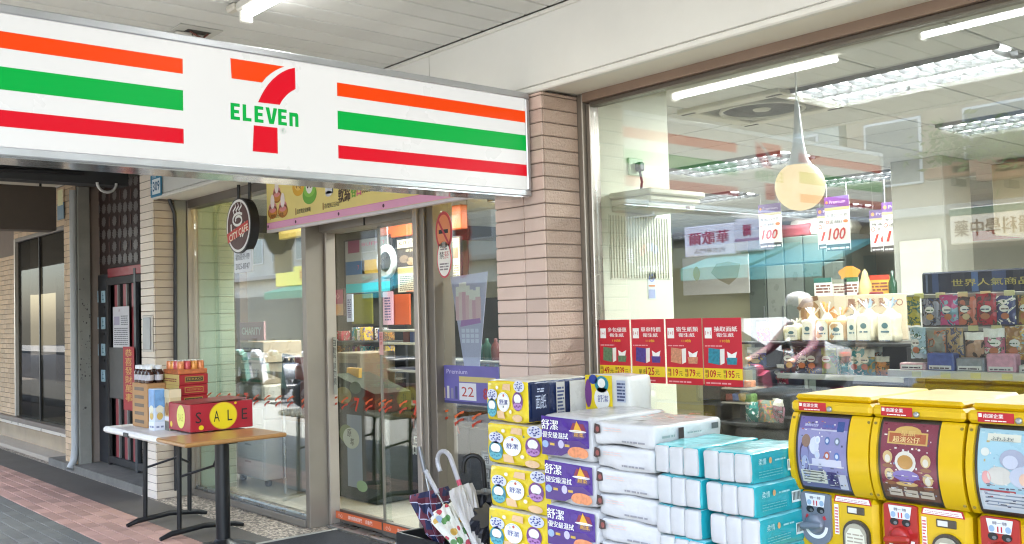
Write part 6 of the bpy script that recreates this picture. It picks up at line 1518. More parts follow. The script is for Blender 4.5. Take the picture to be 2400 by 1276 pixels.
# white packs with small dark marks
wx0, wx1 = -2.575, -2.283
for i in range(13):
    zt_ = 1.092 - .0875 * i; zb_ = max(zt_ - .0865, .002)
    if zt_ < .04: break
    dx = (0, -.004, .006, .002, .012, .008, 0, .004, 0, .006, 0, 0, 0)[i]
    t = thing('tissue_pack', f'plain white tissue pack, {upto(13)[i]}, between purple and blue packs', 'tissue pack', (0, 0, 0), group='white tissue packs')
    MB().soft(wx0 + dx, wx1 + dx, 2.62, 3.03 if i else 3.0, zb_, zt_, WRAP('#c8c8c8', .55), .015, 9, .0032, 70 + i).build('wrap', t)
    w, h = wx1 - wx0, zt_ - zb_
    q = Pr((wx0 + dx, 2.6135, zb_)); q.poly([(.0, h * .5), (.012, h * .45), (.035, h * .52), (.032, h * .85), (.006, h * .9)], flat('#3a2a2a', .3), 1); q.ell(.02, h * .66, .009, .01, flat('#8a4a44'), 2); q.build('logo_mark', t)
    q = Pr((wx0 + dx, 2.6135, zb_)); q.lines(.05, h * .62, .14, h * .82, 2, flat('#d9b9ae'), 1, i, .3); q.lines(.14, h * .2, .25, h * .34, 1, flat('#8d8d92'), 1, i + 30); q.build('print', t)
    if i == 0:
        q = Pr((wx1 + dx + .0065, 2.63, zb_), (0, 1, 0)); q.poly([(.11, h * .35), (.14, h * .35), (.14, h * .8), (.11, h * .8)], flat('#3a2a2a'), 1); q.build('side_mark', t); q = Pr((wx1 + dx + .0065, 2.63, zb_), (0, 1, 0)); q.lines(.02, h * .45, .09, h * .62, 1, flat('#8d9a98'), 1, 2); q.lines(.16, h * .5, .24, h * .62, 1, flat('#8d9a98'), 1, 3); q.rect(.30, h * .55, .34, h * .8, flat('#5a5f60'), 1); q.lines(.02, h * .15, .34, h * .35, 2, flat('#a9b8b6'), 1, 4, .3); q.build('side_print', t)
        q = Pr((wx0, 2.63, zt_ + .0065), (1, 0, 0), (0, 1, 0)); rnd = random.Random(3)
        for k in range(34): cx, cy = rnd.uniform(.03, .27), rnd.uniform(.12, .35); q.poly([(cx, cy), (cx + rnd.uniform(.01, .03), cy + .004), (cx + .02, cy + rnd.uniform(.006, .014)), (cx - .004, cy + .01)], flat(('#c9562e', '#c9562e', '#b98a7a')[k % 3], .3), 1)
        q.poly([(.16, .02), (.19, .02), (.22, .05), (.18, .05)], flat('#3a2a2a'), 1); q.build('top_print', t)
for i, (a, c, y0, y1, zz) in enumerate(((-2.9, -2.60, 3.056, 3.14, 1.06),)):
    pass
# blue packs: three white tissue ends in a blue wrap
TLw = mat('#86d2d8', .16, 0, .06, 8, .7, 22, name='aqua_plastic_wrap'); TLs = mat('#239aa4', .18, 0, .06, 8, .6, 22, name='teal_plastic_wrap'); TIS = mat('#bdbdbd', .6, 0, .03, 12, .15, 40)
for c, (a, b_) in enumerate(((-2.272, -2.078), (-2.062, -1.868))):
    for i in range(10):
        zt_ = 1.034 - .1025 * i; zb_ = max(zt_ - .1005, .002)
        if zt_ < .05: break
        dx = ((0, .012, .002, .014, .01, 0, .006, 0, 0, 0), (0, .012, .026, .03, .02, .02, .02, .01, .01, 0))[c][i] * .9
        t = thing('tissue_pack', f'blue wrapped tissue pack, {upto(11)[i]} in the {("left", "right")[c]} blue stack', 'tissue pack', (a + dx, 2.60, zb_), random.uniform(-.02, .02), 'blue tissue packs')
        w, h = b_ - a, zt_ - zb_
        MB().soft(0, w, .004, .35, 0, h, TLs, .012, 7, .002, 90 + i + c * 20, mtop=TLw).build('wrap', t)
        for k in range(3): MB().soft(.004 + k * (w - .008) / 3, .002 + (k + 1) * (w - .008) / 3, -.006, .05, .003, h - .004, TIS, .009, 5, .0012, k + i).build('tissue_block', t)
        if c == 1 or i == 0:
            q = Pr((w + .0045, .0, 0), (0, 1, 0)); q.text('柔情', .03, h * .6, h * .2, flat('#a9d6d8'), 1); q.ell(.095, h * .7, .008, .01, flat('#c9a06a'), 1); q.lines(.12, h * .65, .18, h * .75, 1, flat('#8fc9cc'), 1, i); q.rect(.19, h * .25, .24, h * .62, flat('#cfe0dc'), 1)
            for k in range(6): q.rect(.195 + k * .0075, h * .32, .199 + k * .0075, h * .58, BLACK, 2)
            q.lines(.03, h * .2, .16, h * .45, 3, flat('#5fb0b4'), 1, i + 3, .3); q.build('side_print', t)

# ================================================================== CAPSULE TOY MACHINES
YLM = mat('#d6ae00', .36, 0, .05, 5, .05, 14, coat=.15, name='yellow_moulded_plastic', dirt=.06)
DKF = mat('#3c3630', .35, 0, .1)
YF = 2.85; MWD = .283
PROF = [(-.008 - .040 * math.sin(math.pi * (i / 26) ** .92) ** .75, .892 + .254 * i / 26) for i in range(27)]
def curved(q0, x0, x1, t0, t1, off, m, nm, par, n=10):      # sheet following the bulged front between profile parameters
    pts = resample(PROF, 40); a, c = int(t0 * 40), int(t1 * 40); b = MB(); vs = []
    for k in range(a, c + 1):
        y, z = pts[k]; vs += [(x0, y - off, z), (x1, y - off, z)]
    b.add(vs, [(2 * i, 2 * i + 1, 2 * i + 3, 2 * i + 2) for i in range(c - a)], m, True); return b
def cheek(x0, x1):
    b = MB(); n = len(PROF); vs = [(x, y, z) for x in (x0, x1) for y, z in PROF]
    b.add(vs, [(i, i + 1, n + i + 1, n + i) for i in range(n - 1)], YLM, True)
    for k, x in enumerate((x0, x1)): b.add([(x, y, z) for y, z in PROF] + [(x, .38, 1.146), (x, .38, .892)], [tuple(range(n + 2))], YLM)
    b.add([(x0, .38, .892), (x1, .38, .892), (x1, .38, 1.146), (x0, .38, 1.146)], [(0, 1, 2, 3)], YLM); return b
def cpoint(t): return resample(PROF, 40)[max(0, min(40, int(round(t * 40))))]
def machine(x, idx, lab, pc1, plate, draw):
    t = thing('capsule_machine', lab, 'capsule machine', (x, YF, 0), 0, 'capsule toy machines by the window')
    MB().rbox(0, MWD, 0, .40, .0, .60, YLM, .012).build('base_cabinet', t)
    MB().rbox(.03, MWD - .03, -.006, -.0005, .08, .5, mat('#c9a010', .35), .004).build('base_door', t)
    MB().rbox(.002, MWD - .002, -.008, .40, .601, .889, YLM, .016).build('lower_body', t)
    prof = [(y, z) for y, z in PROF] + [(.38, 1.146), (.38, .892)]
    cheek(.0, .02).build('cheek', t); cheek(.2135, MWD).build('cheek', t)
    MB().prism([(y + .014, z) for y, z in PROF] + [(.38, 1.146), (.38, .892)], 'x', .0202, .2133, DKF).build('hopper', t)
    MB().rbox(-.003, MWD + .003, -.022, .405, 1.149, 1.186, YLM, .01).build('lid', t)
    MB().rbox(.006, MWD - .006, -.008, .39, 1.1865, 1.206, YLM, .012).build('lid_top', t)
    # poster in the window, with dark border
    curved(None, .022, .2115, .03, .985, -.010, DKF, 'b', t).build('window_border', t)
    ps = MB(); pts = resample(PROF, 40)
    cols = pc1
    NX, NY = 1, 36
    for k in range(3, 38):
        ya, za = pts[k]; yb, zb = pts[k + 1]; v = (k - 3) / 35
        m = next(m for lim, m in cols if v <= lim)
        ps.add([(.030, ya + .0085, za), (.204, ya + .0085, za), (.204, yb + .0085, zb), (.030, yb + .0085, zb)], [(0, 1, 2, 3)], m, True)
    ps.build('poster', t)
    # shapes on the poster follow the curve
    sh = MB()
    def put(cx, v, rx, rv, m, lay=1, n=14, sq=False):
        vs = []
        for i in range(n if not sq else 4):
            a = 6.28319 * i / n if not sq else (math.pi / 4 + i * math.pi / 2)
            f = 1 if not sq else 1.4142
            u = cx + rx * math.cos(a) * f; vv = v + rv * math.sin(a) * f
            kk = max(0, min(39.999, 3 + 35 * max(0, min(1, vv)))); k0 = int(kk); fr_ = kk - k0
            y = pts[k0][0] + (pts[k0 + 1][0] - pts[k0][0]) * fr_; z = pts[k0][1] + (pts[k0 + 1][1] - pts[k0][1]) * fr_
            vs.append((.030 + .174 * u, y + .0082 - .0008 * lay, z))
        sh.add(vs, [tuple(range(len(vs)))], m)
    def word(s, cx, v, hgt, m, w_=None):
        kk = 3 + 35 * v; k0 = int(kk); y, z = pts[k0]; y2, z2 = pts[k0 + 2]
        up_ = Vector((0, y2 - y, z2 - z)).normalized()
        q = Pr((.030 + .174 * cx, y + .006, z), (1, 0, 0), up_); q.text(s, 0, 0, hgt, m, 2, w=w_, heavy=.05); sh.add(q.v, q.f, m)
    rr2 = random.Random(idx + 40)
    for k in range(46): put(rr2.uniform(.05, .95), rr2.uniform(.05, .95), rr2.uniform(.008, .03), rr2.uniform(.006, .016), flat(rr2.choice(('#d9d6d0', '#4a4a66', '#b9a26a', '#a5565e', '#7f93ad', '#e3dcd0')), .3), .6, 8, rr2.random() < .5)
    draw(put, word)
    for k in range(30): put(rr2.uniform(.08, .92), rr2.uniform(.06, .36), rr2.uniform(.015, .05), .006, flat(rr2.choice(('#5a5560', '#8a8590', '#d9d6d0')), .3), 5, 4, True)
    sh.build('poster_print', t)
    curved(None, .0205, .213, .0, 1.0, -.0005, FILM, 'w', t).build('clear_window', t)
    for sx_, sz_ in ((.010, .91), (.010, 1.13), (.276, .91), (.276, 1.13)):
        yy_ = next(y for y, z in PROF if z >= sz_ - .006)
        MB().cyl((sx_, yy_ + .002, sz_), (sx_, yy_ - .002, sz_), .0045, mat('#8a7a3a', .35, .5), n=8).build('screw', t)
    # supplier sticker and lock on the lid
    q = Pr((.03, -.0225, 1.155)); q.rect(0, 0, .10, .028, flat('#b5202a'), 1); q.rect(.003, .014, .012, .024, WH, 2); q.text('南運企業', .016, .012, .012, WH, 2, w=.055, heavy=.05); q.lines(.02, .003, .08, .008, 1, WH, 2, idx); q.build('supplier_sticker', t)
    b = MB().lathe([(.009, 0), (.009, .006), (.006, .008), (.001, .008)], STEEL, n=16); b.xf(Matrix.Translation((.143, -.022, 1.164)) @ Matrix.Rotation(R_(90), 4, 'X')); b.build('lock', t)
    # dial plate with knob
    f = -.0085; PLm = mat(plate, .35, 0, .05)
    out = [(.022, .885), (.022, .775)] + [(.075 - .053 * math.cos(a), .765 - .045 * math.sin(a)) for a in [i * math.pi / 12 for i in range(13)]] + [(.128, .885), (.118, .889), (.034, .889)]
    MB().prism(out, 'y', f - .010, f, PLm).build('dial_plate', t)
    q = Pr((0, f - .0105, 0)); q.ring(.075, .785, .043, .043, .011, WH, 1, 20, math.pi * 1.02, math.pi * 1.98)
    for a0 in (2.5, .3): q.ring(.075, .795, .040, .040, .010, flat('#b8323a'), 1, 6, a0, a0 + .35)
    q.poly([(.045, .845), (.105, .845), (.112, .884), (.038, .884)], flat('#d9d9dc'), 1); q.text('轉一轉', .055, .868, .010, flat('#4a4a55'), 2, w=.04); q.ell(.053, .857, .008, .009, flat('#8fa9c4'), 2); q.ell(.098, .857, .008, .009, flat('#8fa9c4'), 2); q.rect(.068, .848, .072, .864, flat('#b8323a'), 2); q.rect(.078, .848, .082, .864, flat('#b8323a'), 2)
    for dx in (-.019, .019): q.ell(.075 + dx, .835, .014, .011, BLACK, 3); q.ell(.075 + dx + .004, .832, .006, .005, flat('#6a6d70'), 4)
    q.build('dial_print', t)
    b = MB().lathe([(.030, 0), (.030, .012), (.024, .02), (.001, .021)], PLm, n=28); b.xf(Matrix.Translation((.075, f - .011, .792)) @ Matrix.Rotation(R_(90), 4, 'X')); kb = b.build('knob', t)
    g = MB().rbox(-.042, .042, -.016, -.0, -.010, .010, PLm, .006); g.xf(Matrix.Translation((.075, f - .031, .788)) @ Matrix.Rotation(R_(-8), 4, 'Y')); g.build('knob_grip', kb)
    # notices, counter, coin return arch
    q = Pr((0, f - .0005, 0)); q.poly([(.136, .868), (.268, .868), (.262, .889), (.142, .889)], flat('#b5202a'), 1); q.poly([(.141, .871), (.262, .871), (.257, .886), (.146, .886)], WH, 2); q.lines(.150, .8735, .252, .883, 2, flat('#c98a8a'), 3, idx, .4); q.rect(.137, .765, .152, .86, WH, 1); q.lines(.139, .77, .150, .855, 9, flat('#c9606a'), 2, idx, .5); q.build('notice_print', t)
    MB().rbox(.182, .242, f - .004, f, .836, .860, mat('#4a4238', .4), .004).build('counter_bezel', t); MB().rbox(.187, .217, f - .0055, f - .0041, .840, .856, flat('#d6d4cc'), .002).build('counter_card', t)
    arch = [(.170, .66), (.170, .775)] + [(.215 - .045 * math.cos(a), .775 + .045 * math.sin(a)) for a in [i * math.pi / 12 for i in range(1, 12)]] + [(.260, .775), (.260, .66)]
    MB().prism(arch, 'y', f - .012, f, DKF).build('chute_frame', t)
    arch2 = [(.178, .70), (.178, .775)] + [(.215 - .037 * math.cos(a), .775 + .035 * math.sin(a)) for a in [i * math.pi / 12 for i in range(1, 12)]] + [(.252, .775), (.252, .70)]
    MB().prism(arch2, 'y', f - .016, f - .0122, mat('#a59f8c', .3)).build('chute_flap', t)
    q = Pr((0, f - .0165, 0)); q.poly([(.182, .735), (.248, .735), (.246, .775), (.232, .795), (.198, .795), (.184, .775)], flat('#d9d5c2'), 1); q.lines(.188, .74, .242, .785, 4, flat('#a59a88'), 2, idx, .4); q.build('flap_notice', t)
LAV, MAR, SKY = flat('#8a86b0', .3), flat('#7d3345', .3), flat('#9fc3cf', .3)
def d1(put, word):
    put(.60, .58, .34, .25, flat('#b9b6c9', .3), 1, sq=True); put(.14, .45, .10, .22, flat('#4a3a5e', .3), 1); put(.16, .30, .09, .16, flat('#a9aecb', .3), 2); put(.18, .66, .09, .09, flat('#8a6a5a', .3), 3)
    for i in range(6): put(.42 + .2 * (i % 3), .68 - .2 * (i // 3), .055, .055, flat(('#d9d9e2', '#4f6a9c', '#6f7a8a', '#c9c9d6', '#b5603f', '#5a78b5')[i], .3), 3); put(.42 + .2 * (i % 3), .68 - .2 * (i // 3), .03, .03, flat('#c3cbe0', .3), 4)
    put(.35, .60, .10, .12, flat('#cfd0de', .3), 2); put(.30, .17, .26, .09, flat('#d6d2c2', .3), 2, sq=True)
    for i in range(4): put(.30, .24 - .04 * i, .21, .008, flat('#6a6458', .3), 3, sq=True)
    put(.68, .15, .10, .11, flat('#4a3a6a', .3), 2, sq=True); put(.88, .13, .08, .11, flat('#c9c6d0', .3), 2, sq=True); put(.86, .88, .07, .07, flat('#2f4a86', .3), 2, sq=True); put(.60, .38, .30, .05, flat('#c9c6d6', .3), 2, sq=True)
    word('迷你公仔', .12, .88, .010, flat('#cfd3ea'), .05); word('收藏吊飾', .50, .88, .010, flat('#4a6ab0'), .04)
def d2(put, word):
    for i in range(6): put(.06 + .17 * i, .62, .025, .36, flat('#8d4256' if i % 2 else '#6a2838', .3), 1, sq=True)
    put(.48, .80, .36, .08, flat('#c9a35a', .3), 2, sq=True); put(.48, .88, .24, .08, flat('#c9a35a', .3), 2); put(.48, .80, .33, .06, flat('#a8562f', .3), 3, sq=True)
    word('星願', .36, .855, .016, flat('#d9b46a'), .045); word('超演公仔', .22, .76, .018, flat('#e6c98a'), .085)
    put(.46, .50, .19, .14, flat('#d9d3c6', .3), 3); put(.46, .50, .14, .09, flat('#b98a4a', .3), 4); put(.46, .33, .24, .07, flat('#7d6aa8', .3), 5); put(.46, .28, .14, .06, flat('#5d4a8c', .3), 4); put(.46, .22, .20, .03, flat('#c9a86a', .3), 4)
    for cx, v in ((.14, .55), (.82, .53), (.16, .33), (.84, .30)): put(cx, v, .09, .08, flat('#cdb07a', .3), 3); put(cx, v - .02, .05, .05, flat('#d9d0c0', .3), 4); put(cx, v - .11, .10, .025, flat('#8a5a3a', .3), 3)
    for i in range(3): put(.22 + .28 * i, .09, .12, .05, flat('#c3b7a4', .3), 2, sq=True); put(.22 + .28 * i, .09, .09, .008, flat('#6a5a4a', .3), 3, sq=True)
def d3(put, word):
    for i in range(8): put(.06 + .125 * i, .7, .03, .26, flat('#8fb6c6' if i % 2 else '#b5d0d6', .3), 1, sq=True)
    put(.4, .90, .26, .045, flat('#d8d6c6', .3), 2, sq=True); word('ふわふわ!', .2, .885, .012, flat('#5a6a6a'), .06)
    put(.55, .65, .20, .12, flat('#a3a6b8', .3), 3); put(.52, .62, .12, .08, flat('#c3c6d4', .3), 4); put(.35, .45, .2, .11, flat('#c9c4bb', .3), 3); put(.72, .45, .22, .13, flat('#b7bccb', .3), 4); put(.75, .43, .10, .08, flat('#d9b29a', .3), 5); put(.14, .42, .07, .08, flat('#d99a98', .3), 3); put(.12, .72, .07, .05, flat('#d6d6cc', .3), 2)
    put(.3, .27, .28, .012, flat('#a8434a', .3), 3, sq=True); put(.5, .15, .46, .10, flat('#cfd2d6', .3), 2, sq=True)
    for i in range(4): put(.45, .22 - .045 * i, .36, .008, flat('#8a93a0', .3), 3, sq=True)
machine(-1.866, 0, 'yellow capsule machine with lavender poster and grey dial, nearest the blue packs', [(.2, flat('#6d6a8e', .3)), (.8, LAV), (1.1, flat('#6a5f9a', .3))], '#6e7480', d1)
machine(-1.577, 1, 'middle yellow capsule machine with a maroon poster and red dial', [(.18, flat('#6a4a3a', .3)), (1.1, MAR)], '#a3241f', d2)
machine(-1.284, 2, 'yellow capsule machine with a pale blue poster at the right edge', [(.25, flat('#c3cdd4', .3)), (1.1, SKY)], '#a3241f', d3)

# ================================================================== THE STREET (seen mirrored in the panes)
YO = -14.0
def block(x0, x1, h, cc_, lab, seed, wc='#5a6468'):
    t = thing('street_building', lab, 'building', (0, 0, 0), group='buildings across the street'); rnd = random.Random(seed)
    MB().box(x0, x1, YO - 5, YO, -.1, h, mat(cc_, .8, 0, .1, 1.2, dirt=.15)).build('wall', t)
    n = max(1, int((x1 - x0) / 2.2)); wd = (x1 - x0) / n
    for f in range(1, int(h / 3.2)):
        z = f * 3.2 + .9
        for i in range(n):
            a = x0 + i * wd + wd * .2
            wn = MB().rbox(a, a + wd * .6, YO, YO + .06, z, z + 1.5, mat('#c9c9c4', .5), .02).build('window', t)
            MB().box(a + .06, a + wd * .6 - .06, YO + .0605, YO + .065, z + .06, z + 1.44, mat(wc, .1)).build('pane', wn)
        MB().rbox(x0, x1, YO, YO + .35, z - .75, z - .55, mat('#a39d92', .8), .02).build('ledge', t)
    MB().box(x0 + .3, x1 - .3, YO + .001, YO + .01, .0, 2.6, mat('#4d4a44', .5, 0, .3, 1.5)).build('shop_opening', t)
    return t
block(-46, -30.2, 11.5, '#b9b6a8', 'pale block across the street, mirrored far left in the glass', 1)
block(-30, -20.2, 10.5, '#c6c8bb', 'cream block across the street, mirrored in the left pane', 2)
block(-20, -12.2, 12, '#aeb0a2', 'grey green block across the street behind the parked scooters', 3)
block(-12, -5.2, 11, '#9d8a72', 'brown tiled block across the street mirrored at the right of the window', 4)
block(-5, 6, 10, '#b3ada0', 'beige block across the street beyond the window', 5)
def street_sign(px0, py0, px1, py1, yg, cc_, lab, draw=None, d=.25, y=YO + 1.2):
    a, c = mirror(px0, py1, y, yg), mirror(px1, py0, y, yg); a2, c2 = mirror(px0, py0, y, yg), mirror(px1, py1, y, yg)
    x0, x1 = sorted(((a.x + a2.x) / 2, (c.x + c2.x) / 2)); z0, z1 = (a.z + c2.z) / 2, (c.z + a2.z) / 2
    o = MB().rbox(x0, x1, y - d, y, z0, z1, mat(cc_, .4, 0, .03, 14, emit=.055, ecol=cc_, name='added_glow_sign'), .02).build('street_sign', label=lab, cat='sign')  # glow added so the signs show brighter in the pane reflections
    if draw:
        q = Pr((x1, y + .004, z0), (-1, 0, 0), (0, 0, 1), .004); draw(q, x1 - x0, z1 - z0); q.build('lettering', o)
    MB().box((x0 + x1) / 2 - .04, (x0 + x1) / 2 + .04, YO, y - d, z0 + .2, z0 + .28, BLACK).build('bracket', o)
    return o
CR = flat('#b52c5a')
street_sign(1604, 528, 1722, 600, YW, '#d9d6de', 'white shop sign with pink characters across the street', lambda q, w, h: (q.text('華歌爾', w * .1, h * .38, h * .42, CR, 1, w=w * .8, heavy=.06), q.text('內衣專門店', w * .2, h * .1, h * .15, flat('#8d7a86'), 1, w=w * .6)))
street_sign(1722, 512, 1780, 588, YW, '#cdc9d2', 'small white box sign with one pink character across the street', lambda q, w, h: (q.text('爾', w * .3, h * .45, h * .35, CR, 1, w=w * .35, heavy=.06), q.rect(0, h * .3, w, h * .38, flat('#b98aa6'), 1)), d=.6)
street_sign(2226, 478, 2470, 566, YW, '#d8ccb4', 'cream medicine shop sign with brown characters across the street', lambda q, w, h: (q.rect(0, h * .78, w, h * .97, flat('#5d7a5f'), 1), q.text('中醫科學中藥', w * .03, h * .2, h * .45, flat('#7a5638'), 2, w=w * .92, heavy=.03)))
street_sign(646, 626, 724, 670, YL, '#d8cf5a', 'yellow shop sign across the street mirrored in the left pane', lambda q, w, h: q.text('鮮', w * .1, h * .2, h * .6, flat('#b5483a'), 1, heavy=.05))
def mentor(q, w, h):
    q.text('mentor', w * .1, h * .08, h * .2, flat('#e9e9e6'), 1, w=w * .5, bold=.02)
    for i in range(5): a = .5 + i * .5; q.ell(w * .36 + w * .16 * math.cos(a), h * .55 + h * .2 * math.sin(a), w * .05, h * .12, flat(('#d98a7a', '#d98a7a', '#dcdcdc', '#7a9ad0', '#7a9ad0')[i]), 1)
    q.text('曼', w * .66, h * .35, h * .4, flat('#e9e9e6'), 1, w=w * .22, heavy=.06)
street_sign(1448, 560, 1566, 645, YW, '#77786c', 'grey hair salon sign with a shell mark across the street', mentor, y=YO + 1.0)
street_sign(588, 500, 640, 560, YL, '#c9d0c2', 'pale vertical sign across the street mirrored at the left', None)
def awning(px0, py0, px1, py1, yg, cc_, lab, y=YO + 2.2):
    a, c = mirror(px0, py1, y, yg), mirror(px1, py0, y, yg)
    x0, x1 = sorted((a.x, c.x)); z0, z1 = min(a.z, c.z), max(a.z, c.z)
    t = thing('street_awning', lab, 'awning', (0, 0, 0), group='awnings across the street')
    MB().add([(x0, y, z0 + .1), (x1, y, z0 + .1), (x1, YO + .02, z1 + .5), (x0, YO + .02, z1 + .5), (x0, y, z0), (x1, y, z0), (x1, YO + .02, z1 + .4), (x0, YO + .02, z1 + .4)], [(0, 1, 2, 3), (4, 7, 6, 5), (0, 4, 5, 1), (0, 3, 7, 4), (1, 5, 6, 2)], mat(cc_, .6)).build('canvas', t)
    MB().rbox(x0, x1, y + .001, y + .02, z0 - .2, z0 + .1, mat(cc_, .6), .005).build('valance', t)
awning(1596, 612, 1752, 640, YW, '#6fb5a6', 'pale green awning under the white sign across the street')
awning(1756, 606, 1925, 636, YW, '#67b0aa', 'teal awning right of the pale green one across the street')
awning(620, 676, 740, 692, YL, '#5f9a7c', 'green awning under the yellow sign across the street')
awning(806, 662, 910, 690, YD, '#3fb3b5', 'turquoise awning across the street mirrored in the door')
# leafy plants hanging on the balcony across the street
LF = mat('#5b7a34', .6, 0, .3, 4)
for k, (px, py) in enumerate(((2225, 345), (2290, 330), (2350, 345), (2395, 325))):
    p = mirror(px, py, YO + .6, YW); rnd = random.Random(k); b = MB()
    for i in range(170):
        c = p + Vector((rnd.gauss(0, .45), rnd.gauss(0, .15), rnd.gauss(0, .25))); s = rnd.uniform(.06, .13); a = rnd.uniform(0, 6.28); d = Vector((math.cos(a), .3, math.sin(a))); e = d.orthogonal().normalized()
        b.add([c - d * s, c + e * s * .4, c + d * s, c - e * s * .4], [(0, 1, 2, 3)], LF)
    t = thing('balcony_plant', 'leafy plant on the brown balcony across the street, ' + ('leftmost in the mirror view', 'second in the mirror view', 'third in the mirror view', 'rightmost in the mirror view')[k], 'plant', p, group='balcony plants')
    b.xf(Matrix.Translation(-p)); b.build('foliage', t, kind='stuff'); MB().rbox(-.5, .5, -.15, .15, -.65, -.4, mat('#8a5a3c', .8), .03).build('planter', t)
    MB().box(-.05, .05, -.6, -.1, -.8, -.651, BLACK).build('bracket', t)
# white car parked across the road
cpos = mirror(1668, 812, -6.6, YW)
car = thing('parked_car', 'white car parked on the street, mirrored behind the red posters', 'car', (cpos.x, -6.6, -.16)); WC_ = mat('#85888a', .25, 0, .02, coat=.4)
pr = [(-2.15, .28), (-2.2, .62), (-2.05, .82), (-1.2, .92), (-.55, 1.42), (.9, 1.47), (1.75, 1.02), (2.1, .95), (2.15, .5), (2.05, .28)]
MB().prism(pr, 'y', -.85, .85, WC_, False).build('body', car)
for s in (-1, 1):
    MB().prism([(-.95, .95), (-.48, 1.36), (.1, 1.39), (.1, .95)], 'y', s * .851, s * .862, mat('#1f2a2e', .08)).build('side_window', car)
    MB().prism([(.16, .95), (.16, 1.39), (.85, 1.40), (1.35, 1.0)], 'y', s * .851, s * .862, mat('#1f2a2e', .08)).build('side_window', car)
    for x in (-1.35, 1.35):
        wh = MB().cyl((x, s * .68, .32), (x, s * .87, .32), .32, mat('#1c1c1d', .8), n=24).build('wheel', car); MB().cyl((x, s * .871, .32), (x, s * .885, .32), .2, STEEL, n=18).build('rim', wh)
    MB().rbox(-2.205, -2.12, s * .62 - .16, s * .62 + .16, .62, .76, mat('#e6e6e2', .1), .02).build('headlight', car); MB().rbox(2.1, 2.16, s * .62 - .15, s * .62 + .15, .72, .9, mat('#8f1f22', .2), .02).build('tail_light', car)
# scooters at the kerb
def scooter(x, y, rz, cc_, lab):
    t = thing('parked_scooter', lab, 'scooter', (x, y, -.16), rz, 'scooters parked at the kerb'); m = mat(cc_, .25, 0, .05, coat=.4)
    for xx in (-.6, .6):
        wh = MB().cyl((xx, -.05, .25), (xx, .05, .25), .25, mat('#19191a', .8), n=22).build('wheel', t); MB().cyl((xx, -.055, .25), (xx, .055, .25), .13, STEEL, n=14).build('rim', wh)
    MB().soft(-.75, .05, -.15, .15, .4, .78, m, .12, 8, .004, 3).build('body', t); MB().soft(-.7, .0, -.15, .15, .76, .9, BLACK, .06, 7, .004, 4).build('seat', t)
    MB().rbox(.0, .42, -.14, .14, .28, .36, mat('#3a3a3c', .6), .02).build('footboard', t)
    MB().prism([(.38, .3), (.5, .3), (.62, .95), (.5, 1.0)], 'y', -.16, .16, m).build('leg_shield', t)
    MB().tube([(.6, 0, .28), (.5, 0, 1.02)], .03, STEEL, 8).build('fork', t); MB().tube([(.42, -.34, 1.05), (.5, 0, 1.0), (.42, .34, 1.05)], .018, BLACK, 8).build('handlebar', t)
    MB().soft(.5, .66, -.1, .1, .92, 1.06, m, .05, 6, .002, 5).build('headlight', t)
    for s in (-1, 1): MB().tube([(.44, s * .24, 1.05), (.42, s * .3, 1.22)], .007, BLACK, 6).build('mirror_stem', t); MB().soft(.38, .42, s * .3 - .06, s * .3 + .06, 1.2, 1.3, BLACK, .02, 4, .0, 6).build('mirror', t)
k = 0
for (px, yg, cc_, nm) in ((610, YL, '#5f7f74', 'grey green'), (655, YL, '#c9cdd0', 'white'), (700, YL, '#3a4a44', 'dark green'), (820, YD, '#c3c9d2', 'silver'), (860, YD, '#2c3550', 'navy'), (905, YD, '#26272b', 'black')):
    p = mirror(px, 830, -2.6, yg); scooter(p.x, -2.6, R_(75) + .1 * k, cc_, nm + ' scooter parked at the kerb, mirrored in the glass'); k += 1
# second tube lamp further along the arcade, mirrored at the window's top right
pq = mirror(2165, 82, 2.02, YW)
tl2 = thing('tube_lamp', 'second fluorescent tube lamp of the arcade, mirrored top right in the window', 'lamp', (pq.x, 2.02, ZC - .013))
MB().rbox(-.06, 1.2, -.03, .03, -.05, -.002, mat('#c9c7be', .5), .01).build('housing', tl2)
MB().cyl((.0, 0, -.072), (1.15, 0, -.072), .016, lamp('#ffffff', 2.4), n=14).build('tube', tl2)
MB().rbox(-.03, .0, -.03, .03, -.105, -.0505, mat('#e6e4dc', .5), .006).build('end_cap', tl2)
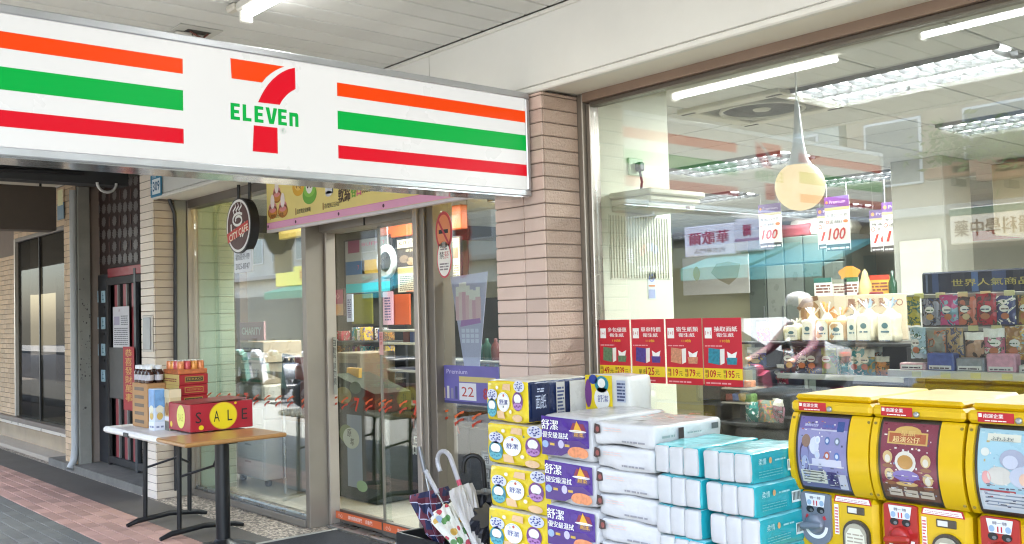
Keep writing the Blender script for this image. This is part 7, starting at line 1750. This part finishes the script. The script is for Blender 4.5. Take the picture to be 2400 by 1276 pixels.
# rider waiting on a scooter in the road, seen mirrored beside the bread shelf
YR2 = -2.2
rp = mirror(1862, 960, YR2, YW)
scooter(rp.x, YR2, R_(100), '#8a3448', 'pink scooter with a rider in the road, mirrored beside the bread shelf')
def rider(loc, rz):
    J = {'hip': (-.30, 0, .95), 'waist': (-.27, 0, 1.12), 'chest': (-.20, 0, 1.36), 'neck': (-.15, 0, 1.50), 'head': (-.12, 0, 1.60), 'crown': (-.12, 0, 1.72)}
    E_ = [('hip', 'waist'), ('waist', 'chest'), ('chest', 'neck'), ('neck', 'head'), ('head', 'crown')]
    rad = {'hip': .15, 'waist': .14, 'chest': .16, 'neck': .06, 'head': .10, 'crown': .08}
    for s, k in ((-1, 'l'), (1, 'r')):
        J.update({'sh' + k: (-.18, s * .19, 1.42), 'el' + k: (.02, s * .29, 1.20), 'wr' + k: (.30, s * .31, 1.09), 'ha' + k: (.40, s * .31, 1.07), 'th' + k: (-.25, s * .11, .92), 'kn' + k: (.16, s * .16, .90), 'an' + k: (.18, s * .13, .46), 'to' + k: (.34, s * .13, .40)})
        E_ += [('chest', 'sh' + k), ('sh' + k, 'el' + k), ('el' + k, 'wr' + k), ('wr' + k, 'ha' + k), ('hip', 'th' + k), ('th' + k, 'kn' + k), ('kn' + k, 'an' + k), ('an' + k, 'to' + k)]
        rad.update({'sh' + k: .075, 'el' + k: .055, 'wr' + k: .04, 'ha' + k: .04, 'th' + k: .10, 'kn' + k: .075, 'an' + k: .05, 'to' + k: .04})
    nm = list(J)
    me = bpy.data.meshes.new('body'); me.from_pydata([J[n] for n in nm], [(nm.index(a), nm.index(c)) for a, c in E_], [])
    o = bpy.data.objects.new('b', me); COL.objects.link(o); o.modifiers.new('s', 'SKIN')
    for i, n in enumerate(nm): v = me.skin_vertices[0].data[i]; v.radius = (rad[n], rad[n]); v.use_root = n == 'hip'
    o.modifiers.new('u', 'SUBSURF').levels = 2
    em = bpy.data.meshes.new_from_object(o.evaluated_get(bpy.context.evaluated_depsgraph_get())); bpy.data.objects.remove(o)
    for m in (mat('#5a2a3a', .75, 0, .2, 9, .5, 22), mat('#2a2d38', .7, 0, .1), mat('#b58a72', .6, 0, .05)): em.materials.append(m)
    for p in em.polygons:
        c = p.center; p.use_smooth = True
        p.material_index = 2 if (c.z > 1.5 or (c.x > .33 and c.z > 1.0)) else (1 if c.z < .99 and not (c.x > 0 and c.z > .985) else 0)
    t = bpy.data.objects.new('person', em); COL.objects.link(t); t.location = loc; t.rotation_euler = (0, 0, rz)
    tag(t, 'person in pink jacket and white helmet sitting on a scooter, mirrored in the window', 'person')
    b = MB().lathe([(.135, -.06), (.15, .0), (.145, .07), (.11, .12), (.05, .145), (.001, .15)], mat('#a9a6a3', .3, 0, .04), (-.13, 0, 1.66), 20); b.build('helmet', t)
    vs = [(-.13 + r * math.cos(a_), r * .92 * math.sin(a_), z) for z, r in ((1.53, .118), (1.58, .142), (1.63, .152), (1.67, .150)) for a_ in [-1.2 + i * .3 for i in range(9)]]
    MB().add(vs, [(i * 9 + j, i * 9 + j + 1, (i + 1) * 9 + j + 1, (i + 1) * 9 + j) for i in range(3) for j in range(8)], mat('#23262b', .12), True).build('visor', t)
    MB().soft(-.27, -.16, -.09, .09, 1.44, 1.62, mat('#2a211d', .7, 0, .2, 40), .05, 6, .004, 2).build('hair', t)
rider((rp.x, YR2, -.16), R_(100))
